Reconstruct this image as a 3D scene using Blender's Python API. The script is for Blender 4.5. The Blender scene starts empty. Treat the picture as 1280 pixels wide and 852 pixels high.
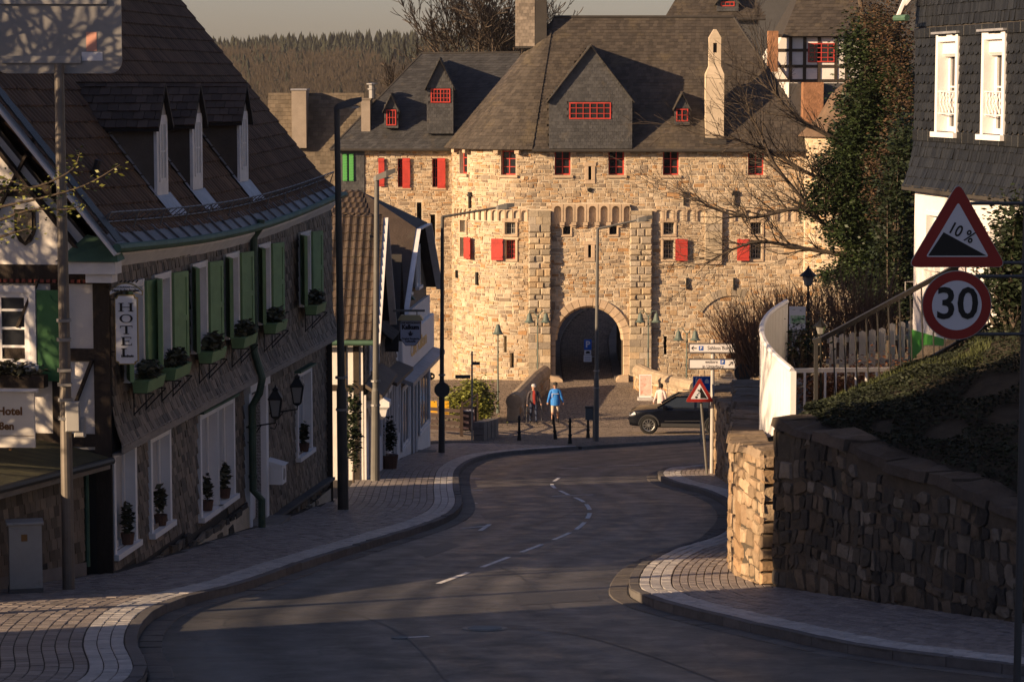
import bpy, bmesh, math, random
from math import sin, cos, pi, radians, sqrt, atan2
from mathutils import Vector, Matrix, noise

random.seed(7)
scene = bpy.context.scene
C = scene.collection

# ------------------------------------------------------------------ camera
F = 3100.0                      # focal length in photo pixels (1280 wide)
CAMZ = 17.0
PITCH = radians(5.91)
cam_d = bpy.data.cameras.new("camera")
cam_d.sensor_width = 36.0
cam_d.lens = F / 1280.0 * 36.0
cam_d.clip_start = 0.5
cam_d.clip_end = 6000.0
cam = bpy.data.objects.new("camera", cam_d)
cam.location = (0, 0, CAMZ)
cam.rotation_euler = (pi / 2 - PITCH, 0, 0)
C.objects.link(cam)
scene.camera = cam

# ------------------------------------------------------------------ sky, sun, exposure
SUN_AZ, SUN_EL = 60.5, 16.5     # light travels to +x mostly, a little to +y
world = bpy.data.worlds.new("World")
scene.world = world
world.use_nodes = True
wn = world.node_tree
sky = wn.nodes.new("ShaderNodeTexSky")
sky.sky_type = 'NISHITA'
sky.sun_disc = False
sky.sun_elevation = radians(SUN_EL)
sky.sun_rotation = radians(180 + SUN_AZ)
sky.air_density = 1.0
sky.dust_density = 0.9
sky.ozone_density = 1.0
wn.nodes["Background"].inputs["Strength"].default_value = 0.05
tint = wn.nodes.new("ShaderNodeVectorMath")
tint.operation = 'MULTIPLY'
tint.inputs[1].default_value = (0.92, 0.84, 1.04)
wn.links.new(sky.outputs[0], tint.inputs[0])
wn.links.new(tint.outputs[0], wn.nodes["Background"].inputs[0])
sun_d = bpy.data.lights.new("sun", 'SUN')
sun_d.energy = 5.0
sun_d.angle = radians(0.5)
sun_d.color = (1.0, 0.71, 0.43)
sun = bpy.data.objects.new("sun", sun_d)
sun_dir = Vector((sin(radians(SUN_AZ)) * cos(radians(SUN_EL)), cos(radians(SUN_AZ)) * cos(radians(SUN_EL)), -sin(radians(SUN_EL))))
sun.rotation_euler = sun_dir.to_track_quat('-Z', 'Y').to_euler()
sun.location = (-40, -10, 60)
C.objects.link(sun)
scene.view_settings.view_transform = 'Standard'
scene.view_settings.look = 'None'
scene.view_settings.exposure = 0.88
scene.view_settings.gamma = 1.0
scene.view_settings.use_curve_mapping = False
scene.cycles.use_denoising = True
scene.cycles.max_bounces = 6

# ------------------------------------------------------------------ layout helpers
def W(u, v, y):
    """point seen at photo pixel (u, v) at depth y"""
    dx = (u - 640) / F
    dz = (426 - v) / F
    yc = cos(PITCH) + dz * sin(PITCH)
    zc = -sin(PITCH) + dz * cos(PITCH)
    return Vector((dx / yc * y, y, CAMZ + zc / yc * y))

def G(x, y):
    """height of the road surface"""
    if y < 107.5:
        d = 3.85 + 0.104 * y
    else:
        d = 15.03 + 0.008 * min(y - 107.5, 25)
    return CAMZ - d

def GH(u, v, dz=0.0):
    """where the ray of a photo pixel meets the ground raised by dz"""
    a, b = 15.0, 160.0
    for _ in range(50):
        m = (a + b) / 2
        p = W(u, v, m)
        if p.z > G(p.x, p.y) + dz:
            a = m
        else:
            b = m
    return W(u, v, (a + b) / 2)

def proj(p):
    y = p[1]; z = p[2] - CAMZ
    fwd = y * cos(PITCH) - z * sin(PITCH)
    up = y * sin(PITCH) + z * cos(PITCH)
    if fwd < 0.1:
        return (-9e3, -9e3)
    return (640 + F * p[0] / fwd, 426 - F * up / fwd)

def frame(ox, oy, oz, dx, dy):
    """facade frame: x to the viewer's right along the wall, y into the wall, z up"""
    l = sqrt(dx * dx + dy * dy)
    dx /= l; dy /= l
    return Matrix(((dx, -dy, 0, ox), (dy, dx, 0, oy), (0, 0, 1, oz), (0, 0, 0, 1)))

# ------------------------------------------------------------------ materials
MATS = {}
def mat(name, col, rough=0.8, spec=0.3, var=0.0, cols=None, nz=(0, 0), bump=(0, 0), metal=0.0, emit=None, stretch=None, trans=0.0, patch=None, bump2=None):
    """procedural material: base colour, per piece variation, noise mottling, bump"""
    if name in MATS:
        return MATS[name]
    m = bpy.data.materials.new(name)
    m.use_nodes = True
    nt = m.node_tree
    N, L = nt.nodes, nt.links
    b = N["Principled BSDF"]
    b.inputs["Roughness"].default_value = rough
    b.inputs["Metallic"].default_value = metal
    b.inputs["Specular IOR Level"].default_value = spec
    if trans:
        b.inputs["Transmission Weight"].default_value = trans
    geo = N.new("ShaderNodeNewGeometry")
    pos = geo.outputs["Position"]
    if stretch:
        mp = N.new("ShaderNodeMapping"); mp.inputs["Scale"].default_value = stretch
        L.new(pos, mp.inputs["Vector"]); pos = mp.outputs["Vector"]
    rgb = N.new("ShaderNodeRGB"); rgb.outputs[0].default_value = (*col, 1)
    cur = rgb.outputs[0]
    rnd = None
    if var or cols:
        oi = N.new("ShaderNodeObjectInfo")
        ad = N.new("ShaderNodeMath"); ad.operation = 'ADD'
        L.new(geo.outputs["Random Per Island"], ad.inputs[0]); L.new(oi.outputs["Random"], ad.inputs[1])
        fr = N.new("ShaderNodeMath"); fr.operation = 'FRACT'
        L.new(ad.outputs[0], fr.inputs[0]); rnd = fr.outputs[0]
    if cols:
        rp = N.new("ShaderNodeValToRGB"); rp.color_ramp.interpolation = 'CONSTANT'
        e = rp.color_ramp.elements
        while len(e) < len(cols):
            e.new(0.5)
        for i, c in enumerate(cols):
            e[i].position = i / len(cols); e[i].color = (*c, 1)
        L.new(rnd, rp.inputs[0]); cur = rp.outputs[0]
    if var:
        m2 = N.new("ShaderNodeMath"); m2.operation = 'MULTIPLY'; m2.inputs[1].default_value = 17.31
        L.new(rnd, m2.inputs[0])
        f2 = N.new("ShaderNodeMath"); f2.operation = 'FRACT'; L.new(m2.outputs[0], f2.inputs[0])
        mr = N.new("ShaderNodeMapRange"); mr.inputs[3].default_value = 1 - var; mr.inputs[4].default_value = 1 + var
        L.new(f2.outputs[0], mr.inputs[0])
        mx = N.new("ShaderNodeVectorMath"); mx.operation = 'SCALE'
        L.new(cur, mx.inputs[0]); L.new(mr.outputs[0], mx.inputs["Scale"]); cur = mx.outputs[0]
    if nz[0]:
        for k, (s, a) in enumerate(((nz[0], nz[1]), (nz[0] * 0.13, nz[1] * 0.8))):
            tx = N.new("ShaderNodeTexNoise"); tx.inputs["Scale"].default_value = s
            tx.inputs["Detail"].default_value = 6; tx.inputs["Roughness"].default_value = 0.65
            L.new(pos, tx.inputs["Vector"])
            mr = N.new("ShaderNodeMapRange")
            mr.inputs[1].default_value = 0.25; mr.inputs[2].default_value = 0.75
            mr.inputs[3].default_value = 1 - a; mr.inputs[4].default_value = 1 + a
            L.new(tx.outputs["Fac"], mr.inputs[0])
            mx = N.new("ShaderNodeVectorMath"); mx.operation = 'SCALE'
            L.new(cur, mx.inputs[0]); L.new(mr.outputs[0], mx.inputs["Scale"]); cur = mx.outputs[0]
    if patch:                       # stains / lichen with a shape of their own: (colour, scale, threshold, amount)
        pc, ps, pt, pa = patch
        tx = N.new("ShaderNodeTexNoise"); tx.inputs["Scale"].default_value = ps
        tx.inputs["Detail"].default_value = 8; tx.inputs["Roughness"].default_value = 0.7
        L.new(pos, tx.inputs["Vector"])
        mr = N.new("ShaderNodeMapRange")
        mr.inputs[1].default_value = pt; mr.inputs[2].default_value = pt + 0.12
        mr.inputs[3].default_value = 0; mr.inputs[4].default_value = pa
        L.new(tx.outputs["Fac"], mr.inputs[0])
        mixn = N.new("ShaderNodeMix"); mixn.data_type = 'RGBA'
        L.new(mr.outputs[0], mixn.inputs["Factor"]); L.new(cur, mixn.inputs["A"]); mixn.inputs["B"].default_value = (*pc, 1)
        cur = mixn.outputs["Result"]
    L.new(cur, b.inputs["Base Color"])
    if bump[0]:
        tx = N.new("ShaderNodeTexNoise"); tx.inputs["Scale"].default_value = bump[0]
        tx.inputs["Detail"].default_value = 7; tx.inputs["Roughness"].default_value = 0.7
        L.new(pos, tx.inputs["Vector"])
        bp = N.new("ShaderNodeBump"); bp.inputs["Strength"].default_value = bump[1]; bp.inputs["Distance"].default_value = 0.05
        L.new(tx.outputs["Fac"], bp.inputs["Height"]); L.new(bp.outputs[0], b.inputs["Normal"])
    if emit:
        b.inputs["Emission Color"].default_value = (*emit[0], 1); b.inputs["Emission Strength"].default_value = emit[1]
    MATS[name] = m
    return m

# ------------------------------------------------------------------ mesh builder and scene tree
class MB:
    def __init__(s, M=None):
        s.v = []; s.f = []; s.m = []; s.M = M
    def add(s, vs, fs, mi=0):
        o = len(s.v)
        if s.M is not None:
            M = s.M
            s.v.extend([tuple(M @ Vector(p)) for p in vs])
        else:
            s.v.extend([tuple(p) for p in vs])
        for q in fs:
            s.f.append(tuple(i + o for i in q)); s.m.append(mi)
        return s
    def box(s, x0, x1, y0, y1, z0, z1, mi=0):
        vs = [(x0, y0, z0), (x1, y0, z0), (x1, y1, z0), (x0, y1, z0), (x0, y0, z1), (x1, y0, z1), (x1, y1, z1), (x0, y1, z1)]
        return s.add(vs, [(0, 3, 2, 1), (4, 5, 6, 7), (0, 1, 5, 4), (1, 2, 6, 5), (2, 3, 7, 6), (3, 0, 4, 7)], mi)
    def bbox(s, x0, x1, y0, y1, z0, z1, c=0.02, mi=0):
        """box with chamfered front (y0) edges"""
        vs = [(x0, y0 + c, z0), (x1, y0 + c, z0), (x1, y1, z0), (x0, y1, z0), (x0, y0 + c, z1), (x1, y0 + c, z1), (x1, y1, z1), (x0, y1, z1),
              (x0 + c, y0, z0 + c), (x1 - c, y0, z0 + c), (x1 - c, y0, z1 - c), (x0 + c, y0, z1 - c)]
        return s.add(vs, [(0, 3, 2, 1), (4, 5, 6, 7), (1, 2, 6, 5), (2, 3, 7, 6), (3, 0, 4, 7), (8, 9, 10, 11), (0, 1, 9, 8), (1, 5, 10, 9), (5, 4, 11, 10), (4, 0, 8, 11)], mi)
    def quad(s, a, b, c, d, mi=0):
        return s.add([a, b, c, d], [(0, 1, 2, 3)], mi)
    def poly(s, pts, mi=0):
        return s.add(pts, [tuple(range(len(pts)))], mi)
    def prism(s, pts, ext, mi=0):
        """polygon pts (3D) extruded by vector ext"""
        n = len(pts); e = Vector(ext)
        vs = [Vector(p) for p in pts] + [Vector(p) + e for p in pts]
        fs = [tuple(range(n))[::-1], tuple(range(n, 2 * n))] + [(i, (i + 1) % n, n + (i + 1) % n, n + i) for i in range(n)]
        return s.add(vs, fs, mi)
    def beam(s, a, b, w, h, mi=0, up=(0, 0, 1)):
        """bar of section w x h from a to b"""
        a = Vector(a); b = Vector(b); d = (b - a).normalized()
        r = d.cross(Vector(up))
        if r.length < 1e-4:
            r = d.cross(Vector((0, 1, 0)))
        r.normalize(); u = r.cross(d)
        r = r * w / 2; u = u * h / 2
        vs = [a - r - u, a + r - u, a + r + u, a - r + u, b - r - u, b + r - u, b + r + u, b - r + u]
        return s.add(vs, [(0, 1, 2, 3), (7, 6, 5, 4), (0, 4, 5, 1), (1, 5, 6, 2), (2, 6, 7, 3), (3, 7, 4, 0)], mi)
    def tube(s, pts, r, n=8, mi=0, cap=True):
        pts = [Vector(p) for p in pts]
        k = len(pts)
        rs = r if isinstance(r, (list, tuple)) else [r] * k
        vs = []; fs = []
        ref = None
        for i, p in enumerate(pts):
            d = (pts[min(i + 1, k - 1)] - pts[max(i - 1, 0)])
            if d.length < 1e-9:
                d = Vector((0, 0, 1))
            d.normalize()
            if ref is None:
                ref = Vector((1, 0, 0)) if abs(d.x) < 0.8 else Vector((0, 1, 0))
            a = ref - d * ref.dot(d); a.normalize(); ref = a
            b = d.cross(a)
            for j in range(n):
                t = 2 * pi * j / n
                vs.append(p + (a * cos(t) + b * sin(t)) * rs[i])
        for i in range(k - 1):
            for j in range(n):
                fs.append((i * n + j, i * n + (j + 1) % n, (i + 1) * n + (j + 1) % n, (i + 1) * n + j))
        if cap:
            fs.append(tuple(range(n))[::-1]); fs.append(tuple(range((k - 1) * n, k * n)))
        return s.add(vs, fs, mi)
    def lathe(s, prof, c=(0, 0, 0), n=16, mi=0, a0=0, a1=2 * pi):
        full = abs(a1 - a0 - 2 * pi) < 1e-6
        m = n if full else n + 1
        vs = []
        for (r, z) in prof:
            for j in range(m):
                t = a0 + (a1 - a0) * j / n
                vs.append((c[0] + r * cos(t), c[1] + r * sin(t), c[2] + z))
        fs = []
        for i in range(len(prof) - 1):
            for j in range(n):
                k = (j + 1) % m
                fs.append((i * m + j, i * m + k, (i + 1) * m + k, (i + 1) * m + j))
        return s.add(vs, fs, mi)
    def build(s, name, mats, parent=None, smooth=False, loc=None):
        off = Vector(loc) if loc is not None else (Vector(parent["_o"]) if parent is not None else Vector((0, 0, 0)))
        me = bpy.data.meshes.new(name)
        ox, oy, oz = off
        me.from_pydata([(a - ox, b - oy, c - oz) for a, b, c in s.v], [], s.f)
        if not isinstance(mats, (list, tuple)):
            mats = [mats]
        for m in mats:
            me.materials.append(m)
        if len(mats) > 1:
            me.polygons.foreach_set("material_index", s.m)
        if smooth:
            me.polygons.foreach_set("use_smooth", [True] * len(me.polygons))
        me.update()
        o = bpy.data.objects.new(name, me)
        C.objects.link(o)
        o["_o"] = tuple(off)
        if parent is not None:
            o.parent = parent
        else:
            o.location = off
        return o

def tag(o, label=None, cat=None, group=None, kind=None):
    if label: o["label"] = label
    if cat: o["category"] = cat
    if group: o["group"] = group
    if kind: o["kind"] = kind
    return o

def thing(name, label, cat, loc=(0, 0, 0), group=None):
    o = bpy.data.objects.new(name, None)
    o.empty_display_size = 0.3
    o.location = loc
    C.objects.link(o)
    o["_o"] = tuple(loc)
    return tag(o, label, cat, group)

def dup(o, parent=None, delta=(0, 0, 0)):
    c = o.copy(); C.objects.link(c)
    if parent is not None:
        c.parent = parent
    else:
        c.location = Vector(o.location) + Vector(delta)
        c["_o"] = tuple(c.location)
    for ch in list(o.children):
        dup(ch, c)
    return c

def struct(o):
    o["kind"] = "structure"; return o

def pieces(name, plist, mats, parent, limit=300, stuff_label=None, smooth=False, region=None):
    """pieces (verts, faces): the ones that show largest become parts of their own, the rest one joined part"""
    if not plist:
        return
    if len(plist) > limit:
        sc = []
        for i, (vs, fs) in enumerate(plist):
            us = [proj(p) for p in vs]
            x0 = min(a for a, _ in us); x1 = max(a for a, _ in us); y0 = min(b for _, b in us); y1 = max(b for _, b in us)
            cx = (x0 + x1) / 2; cy = (y0 + y1) / 2
            a = (x1 - x0) * (y1 - y0)
            inside = 0 < cx < 1280 and 0 < cy < 852
            if region and not (region[0] < cx < region[2] and region[1] < cy < region[3]):
                inside = False
            sc.append((a if inside else a * 1e-6, i))
        sc.sort(reverse=True)
        big = set(i for _, i in sc[:limit])
    else:
        big = range(len(plist)); big = set(big)
    rest = MB()
    for i, (vs, fs) in enumerate(plist):
        if i in big:
            b = MB(); b.add(vs, fs); b.build(name, mats, parent, smooth)
        else:
            rest.add(vs, fs)
    if rest.v:
        o = rest.build(name + "_field", mats, parent, smooth)
        o["kind"] = "stuff"

# ------------------------------------------------------------------ piece generators
def warp(s, t, amp, sc=0.9, seed=0.0):
    if not amp:
        return s, t
    v = noise.noise_vector(Vector((s * sc, t * sc, seed)))
    return s + v.x * amp, t + v.y * amp

def free_intervals(a, b, t0, t1, ops):
    iv = [(a, b)]
    for (s0, s1, z0, z1) in ops:
        if z1 <= t0 + 0.01 or z0 >= t1 - 0.01:
            continue
        nv = []
        for (p, q) in iv:
            if s1 <= p or s0 >= q:
                nv.append((p, q))
            else:
                if s0 > p: nv.append((p, s0))
                if s1 < q: nv.append((s1, q))
        iv = nv
    return iv

def rubble(surf, s0, s1, t0, t1, ch=(0.16, 0.3), cw=(0.2, 0.55), ops=(), depth=(0.02, 0.07), gap=0.02, jit=0.03, wamp=0.06, octo=False, seed=1, top=None):
    """irregular courses of stones on a wall; surf(s, t, out) -> point"""
    rng = random.Random(seed)
    out = []
    t = t0
    while t < t1 - 0.03:
        h = rng.uniform(*ch)
        if t + h > t1 - 0.08:
            h = t1 - t
        for (p, q) in free_intervals(s0, s1, t + 0.03, t + h - 0.03, ops):
            s = p
            while s < q - 0.02:
                w = rng.uniform(*cw) * (1.5 if rng.random() < 0.12 else 1)
                if s + w > q - cw[0] * 0.6:
                    w = q - s
                sub = [(t, t + h)]
                if h > ch[1] * 0.72 and rng.random() < 0.35:
                    m = t + h * rng.uniform(0.4, 0.6); sub = [(t, m), (m, t + h)]
                for (ta, tb) in sub:
                    if top and top((s + s + w) / 2) < tb - 0.02:
                        continue
                    g = gap * rng.uniform(0.6, 1.3)
                    a0, a1, b0, b1 = s + g, s + w - g, ta + g, tb - g
                    if a1 - a0 < 0.03 or b1 - b0 < 0.03:
                        continue
                    d = rng.uniform(*depth)
                    J = lambda k=1.0: rng.uniform(-jit, jit) * k
                    if octo:
                        cx = rng.uniform(0.05, 0.24) * (a1 - a0); cz = rng.uniform(0.05, 0.24) * (b1 - b0)
                        loop = [(a0 + cx, b0), (a1 - cx, b0), (a1, b0 + cz), (a1, b1 - cz), (a1 - cx, b1), (a0 + cx, b1), (a0, b1 - cz), (a0, b0 + cz)]
                    else:
                        loop = [(a0, b0), (a1, b0), (a1, b1), (a0, b1)]
                    loop = [(x + J(), y + J()) for x, y in loop]
                    mx = sum(x for x, _ in loop) / len(loop); my = sum(y for _, y in loop) / len(loop)
                    n = len(loop)
                    vs = []
                    for (x, y) in loop:
                        vs.append(surf(*warp(x, y, wamp), -0.01))
                    inset = rng.uniform(0.8, 0.93)
                    for (x, y) in loop:
                        vs.append(surf(*warp(mx + (x - mx) * inset, my + (y - my) * inset, wamp), d * rng.uniform(0.65, 1.1)))
                    fs = [(i, (i + 1) % n, n + (i + 1) % n, n + i) for i in range(n)]
                    if octo:
                        vs.append(surf(*warp(mx + J(), my + J(), wamp), d * rng.uniform(0.9, 1.25)))
                        fs += [(n + i, n + (i + 1) % n, 2 * n) for i in range(n)]
                    else:
                        fs.append(tuple(range(n, 2 * n)))
                    out.append((vs, fs))
                s += w
        t += h
    return out

def plane_surf(Fr, sgn=-1):
    """surface of a facade frame: out is towards the viewer"""
    return lambda s, t, o: Fr @ Vector((s, sgn * o, t))

def shingles(surf, rowlen, T, w, h, ops=(), thick=0.02, jit=0.006, seed=1, shape='rect', inside=None, t0=0.0, slope=0.0):
    """overlapping slates; surf(a, t, out) with a in 0..rowlen(t) metres, rows from the bottom up"""
    rng = random.Random(seed)
    out = []
    t = t0; k = 0
    while t < T - 0.01:
        hh = min(h, T - t)
        L0, L1 = rowlen(t)
        n = max(1, int(round((L1 - L0) / w)))
        ww = (L1 - L0) / n
        off = (k % 2) * 0.5 * ww
        for i in range(-1, n + 1):
            a0 = max(L0, L0 + i * ww + off - ww * 0.5 * 0); a1 = min(L1, L0 + (i + 1) * ww + off)
            if a1 - a0 < 0.02:
                continue
            cm = (a0 + a1) / 2; tm = t + hh / 2
            skip = False
            for (x0, x1, z0, z1) in ops:
                if x0 < cm < x1 and z0 < tm < z1:
                    skip = True; break
            if skip or (inside and not inside(cm, tm)):
                continue
            g = 0.003 + 0.002 * rng.random()
            j = [rng.uniform(-jit, jit) for _ in range(4)]
            th = thick * rng.uniform(0.7, 1.3)
            tt = t + hh + 0.3 * h
            if shape == 'rect':
                vs = [surf(a0 + g, t + j[0], th), surf(a1 - g, t + j[1], th * rng.uniform(0.8, 1.2)), surf(a1 - g, tt, 0.002), surf(a0 + g, tt, 0.002),
                      surf(a0 + g, t + j[0], 0), surf(a1 - g, t + j[1], 0)]
                fs = [(0, 1, 2, 3), (4, 5, 1, 0), (5, 2, 1), (4, 0, 3)]
            else:   # scale shaped slate: cut lower corner
                vs = [surf(a0 + g, t + 0.45 * h + j[0], th), surf(a0 + g + 0.3 * ww, t + j[1], th), surf(a1 - g - 0.15 * ww, t + 0.02, th * 1.1), surf(a1 - g, t + 0.3 * h + j[2], th),
                      surf(a1 - g, tt, 0.002), surf(a0 + g, tt, 0.002),
                      surf(a0 + g, t + 0.45 * h + j[0], 0), surf(a0 + g + 0.3 * ww, t + j[1], 0), surf(a1 - g - 0.15 * ww, t + 0.02, 0), surf(a1 - g, t + 0.3 * h + j[2], 0)]
                fs = [(0, 1, 2, 3, 4, 5), (6, 7, 1, 0), (7, 8, 2, 1), (8, 9, 3, 2), (9, 4, 3), (6, 0, 5)]
            out.append((vs, fs))
        t += h; k += 1
    return out

PAN = [(0.0, 0.012), (0.18, 0.05), (0.36, 0.058), (0.55, 0.03), (0.75, 0.004), (1.0, 0.006)]
def pantiles(surf, rowlen, T, w, h, inside=None, seed=1, amp=1.0):
    rng = random.Random(seed)
    out = []
    t = 0.0
    while t < T - 0.02:
        hh = min(h, T - t)
        L0, L1 = rowlen(t + hh / 2)
        n = max(1, int(round((L1 - L0) / w)))
        ww = (L1 - L0) / n
        for i in range(n):
            a0 = L0 + i * ww
            if inside and not inside(a0 + ww / 2, t + hh / 2):
                continue
            l = 0.03 + rng.uniform(0, 0.012); j = rng.uniform(-0.008, 0.008)
            vs = []
            for (pa, ph) in PAN:
                vs.append(surf(a0 + pa * ww * 1.02, t + j, ph * amp + l))
            for (pa, ph) in PAN:
                vs.append(surf(a0 + pa * ww * 1.02, t + hh + 0.04, ph * amp + 0.004))
            for (pa, ph) in PAN:
                vs.append(surf(a0 + pa * ww * 1.02, t + j, ph * amp * 0.4 - 0.004))
            m = len(PAN)
            fs = [(q, q + 1, m + q + 1, m + q) for q in range(m - 1)] + [(2 * m + q, 2 * m + q + 1, q + 1, q) for q in range(m - 1)]
            out.append((vs, fs))
        t += h
    return out

def wall_cells(mb, x0, x1, z0, z1, ops, surf, rev=0.3, mi=0, nx=1.2, rmi=None):
    """wall skin with openings and their reveals"""
    xs = {x0, x1}; zs = {z0, z1}
    for (a, b, c, d) in ops:
        for q in (a, b):
            if x0 < q < x1: xs.add(q)
        for q in (c, d):
            if z0 < q < z1: zs.add(q)
    xs = sorted(xs); zs = sorted(zs)
    ex = [xs[0]]
    for q in xs[1:]:
        k = max(1, int((q - ex[-1]) / nx))
        p = ex[-1]
        for i in range(1, k + 1):
            ex.append(p + (q - p) * i / k)
    xs = ex
    for i in range(len(xs) - 1):
        for j in range(len(zs) - 1):
            cx = (xs[i] + xs[i + 1]) / 2; cz = (zs[j] + zs[j + 1]) / 2
            if any(a < cx < b and c < cz < d for a, b, c, d in ops):
                continue
            mb.quad(surf(xs[i], zs[j], 0), surf(xs[i + 1], zs[j], 0), surf(xs[i + 1], zs[j + 1], 0), surf(xs[i], zs[j + 1], 0), mi)
    r = mi if rmi is None else rmi
    for (a, b, c, d) in ops:
        e = 0.004
        P = lambda s, t, o: surf(s, t, o)
        a2, b2, c2, d2 = a, b, c, d
        mb.quad(P(a2, c2, 0), P(a2, d2, 0), P(a2, d2, -rev), P(a2, c2, -rev), r)
        mb.quad(P(b2, d2, 0), P(b2, c2, 0), P(b2, c2, -rev), P(b2, d2, -rev), r)
        mb.quad(P(a2, c2, 0), P(a2, c2, -rev), P(b2, c2, -rev), P(b2, c2, 0), r)
        mb.quad(P(a2, d2, -rev), P(a2, d2, 0), P(b2, d2, 0), P(b2, d2, -rev), r)
    return mb

def window(parent, Fr, x0, x1, z0, z1, fm, gm, y=0.12, fw=0.06, nx=2, ny=3, mull=0.03, fd=0.07, casing=0.0, cy=-0.03, sill=0.0, cm=None, hood=0.0, midrail=None, name="window"):
    """window: frame with glazing bars, optional casing/sill/hood; panes as one child"""
    mb = MB(Fr)
    e = 0.004
    if casing:
        c = casing
        mb.box(x0 - c, x0 + 0.01, cy, y, z0 - c * 0.3, z1 + c, 1)
        mb.box(x1 - 0.01, x1 + c, cy, y, z0 - c * 0.3, z1 + c, 1)
        mb.box(x0 + 0.01, x1 - 0.01, cy + e, y, z1 - 0.01, z1 + c - e, 1)
    if sill:
        mb.box(x0 - casing - 0.04, x1 + casing + 0.04, -sill, y, z0 - 0.09, z0 + 0.005, 1)
    if hood:
        mb.box(x0 - casing - 0.06, x1 + casing + 0.06, -hood, 0.0, z1 + casing + 0.004, z1 + casing + 0.05, 2)
    a, b = x0 + e, x1 - e
    c, d = z0 + e, z1 - e
    mb.box(a, a + fw, y, y + fd, c, d); mb.box(b - fw, b, y, y + fd, c, d)
    mb.box(a + fw, b - fw, y + e, y + fd - e, c, c + fw); mb.box(a + fw, b - fw, y + e, y + fd - e, d - fw, d)
    for i in range(1, nx):
        xx = a + (b - a) * i / nx
        m = fw * 0.8 if (nx % 2 == 0 and i == nx // 2) else mull
        mb.box(xx - m / 2, xx + m / 2, y + 0.008, y + fd - 0.008, c + fw, d - fw)
    for j in range(1, ny):
        zz = c + (d - c) * j / ny
        mb.box(a + fw, b - fw, y + 0.012, y + fd - 0.012, zz - mull / 2, zz + mull / 2)
    o = mb.build(name, [fm, cm or fm, MATS.get("copper_green") or fm], parent)
    g = MB(Fr)
    g.box(a + fw * 0.5, b - fw * 0.5, y + fd * 0.5, y + fd * 0.5 + 0.012, c + fw * 0.5, d - fw * 0.5)
    g.build("pane", gm, o)
    return o

def text(parent, s, size, Fr, m, x=0, z=0, y=-0.004, align='CENTER', name="lettering", bold=0.0, sx=1.0, thick=0.003):
    cu = bpy.data.curves.new("txt", 'FONT')
    cu.body = s; cu.size = size; cu.align_x = align; cu.align_y = 'CENTER'
    cu.extrude = thick; cu.offset = bold; cu.resolution_u = 3
    ob = bpy.data.objects.new("txt", cu); C.objects.link(ob)
    dg = bpy.context.evaluated_depsgraph_get()
    me = ob.evaluated_get(dg).to_mesh()
    mb = MB(Fr)
    mb.add([(x + p.co.x * sx, y - p.co.z, z + p.co.y) for p in me.vertices], [tuple(p.vertices) for p in me.polygons])
    ob.evaluated_get(dg).to_mesh_clear()
    bpy.data.objects.remove(ob); bpy.data.curves.remove(cu)
    return mb.build(name, m, parent)

def resample(pts, step):
    out = [Vector(pts[0])]
    for a, b in zip(pts[:-1], pts[1:]):
        a = Vector(a); b = Vector(b)
        n = max(1, int(math.ceil((b - a).length / step)))
        for i in range(1, n + 1):
            out.append(a.lerp(b, i / n))
    return out

def smooth_path(pts, n=8):
    """Catmull-Rom through 2D/3D points"""
    P = [Vector(p) for p in pts]
    out = []
    for i in range(len(P) - 1):
        p0 = P[max(i - 1, 0)]; p1 = P[i]; p2 = P[i + 1]; p3 = P[min(i + 2, len(P) - 1)]
        for k in range(n):
            t = k / n
            out.append(0.5 * ((2 * p1) + (p2 - p0) * t + (2 * p0 - 5 * p1 + 4 * p2 - p3) * t * t + (3 * p1 - p0 - 3 * p2 + p3) * t ** 3))
    out.append(P[-1])
    return out

def offset_path(pts, d):
    """offset 2D path to the left of travel by d"""
    out = []
    n = len(pts)
    for i in range(n):
        t = pts[min(i + 1, n - 1)] - pts[max(i - 1, 0)]
        t = Vector((t.x, t.y)).normalized()
        out.append(Vector((pts[i].x - t.y * d, pts[i].y + t.x * d)))
    return out
# ------------------------------------------------------------------ shared materials
asphalt = mat("asphalt", (0.078, 0.074, 0.069), rough=0.55, spec=0.45, nz=(1.4, 0.3), bump=(60, 0.4), patch=((0.035, 0.033, 0.032), 0.3, 0.52, 0.5))
joint = mat("joint_sand", (0.06, 0.05, 0.042), rough=0.95, nz=(8, 0.3))
paver_m = mat("paver", (0.27, 0.235, 0.215), rough=0.5, var=0.22, nz=(5, 0.18), bump=(40, 0.3))
granite_m = mat("granite_sett", (0.47, 0.445, 0.42), rough=0.5, var=0.14, nz=(12, 0.2), bump=(60, 0.3))
kerb_m = mat("kerb_concrete", (0.13, 0.12, 0.115), rough=0.75, var=0.12, nz=(6, 0.25), bump=(30, 0.3))
gutter_m = mat("gutter_concrete", (0.14, 0.125, 0.11), rough=0.75, var=0.15, nz=(6, 0.25), bump=(30, 0.3))
earth_m = mat("earth", (0.09, 0.075, 0.05), rough=1.0, nz=(0.5, 0.4), bump=(3, 0.6))
cobble_m = mat("cobble", (0.22, 0.175, 0.135), rough=0.7, var=0.25, nz=(3, 0.2), bump=(25, 0.4))
paint_m = mat("road_paint", (0.8, 0.78, 0.75), rough=0.7, nz=(9, 0.35), patch=((0.08, 0.076, 0.072), 6.0, 0.54, 0.6))
white_m = mat("white_paint", (0.78, 0.76, 0.75), rough=0.5, nz=(3, 0.06), bump=(18, 0.05))
white_old = mat("weathered_white_paint", (0.72, 0.69, 0.67), rough=0.6, nz=(4, 0.12), bump=(20, 0.12))
plaster_m = mat("white_plaster", (0.72, 0.68, 0.64), rough=0.85, nz=(1.2, 0.12), bump=(14, 0.25), patch=((0.5, 0.46, 0.4), 0.9, 0.6, 0.5))
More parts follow.
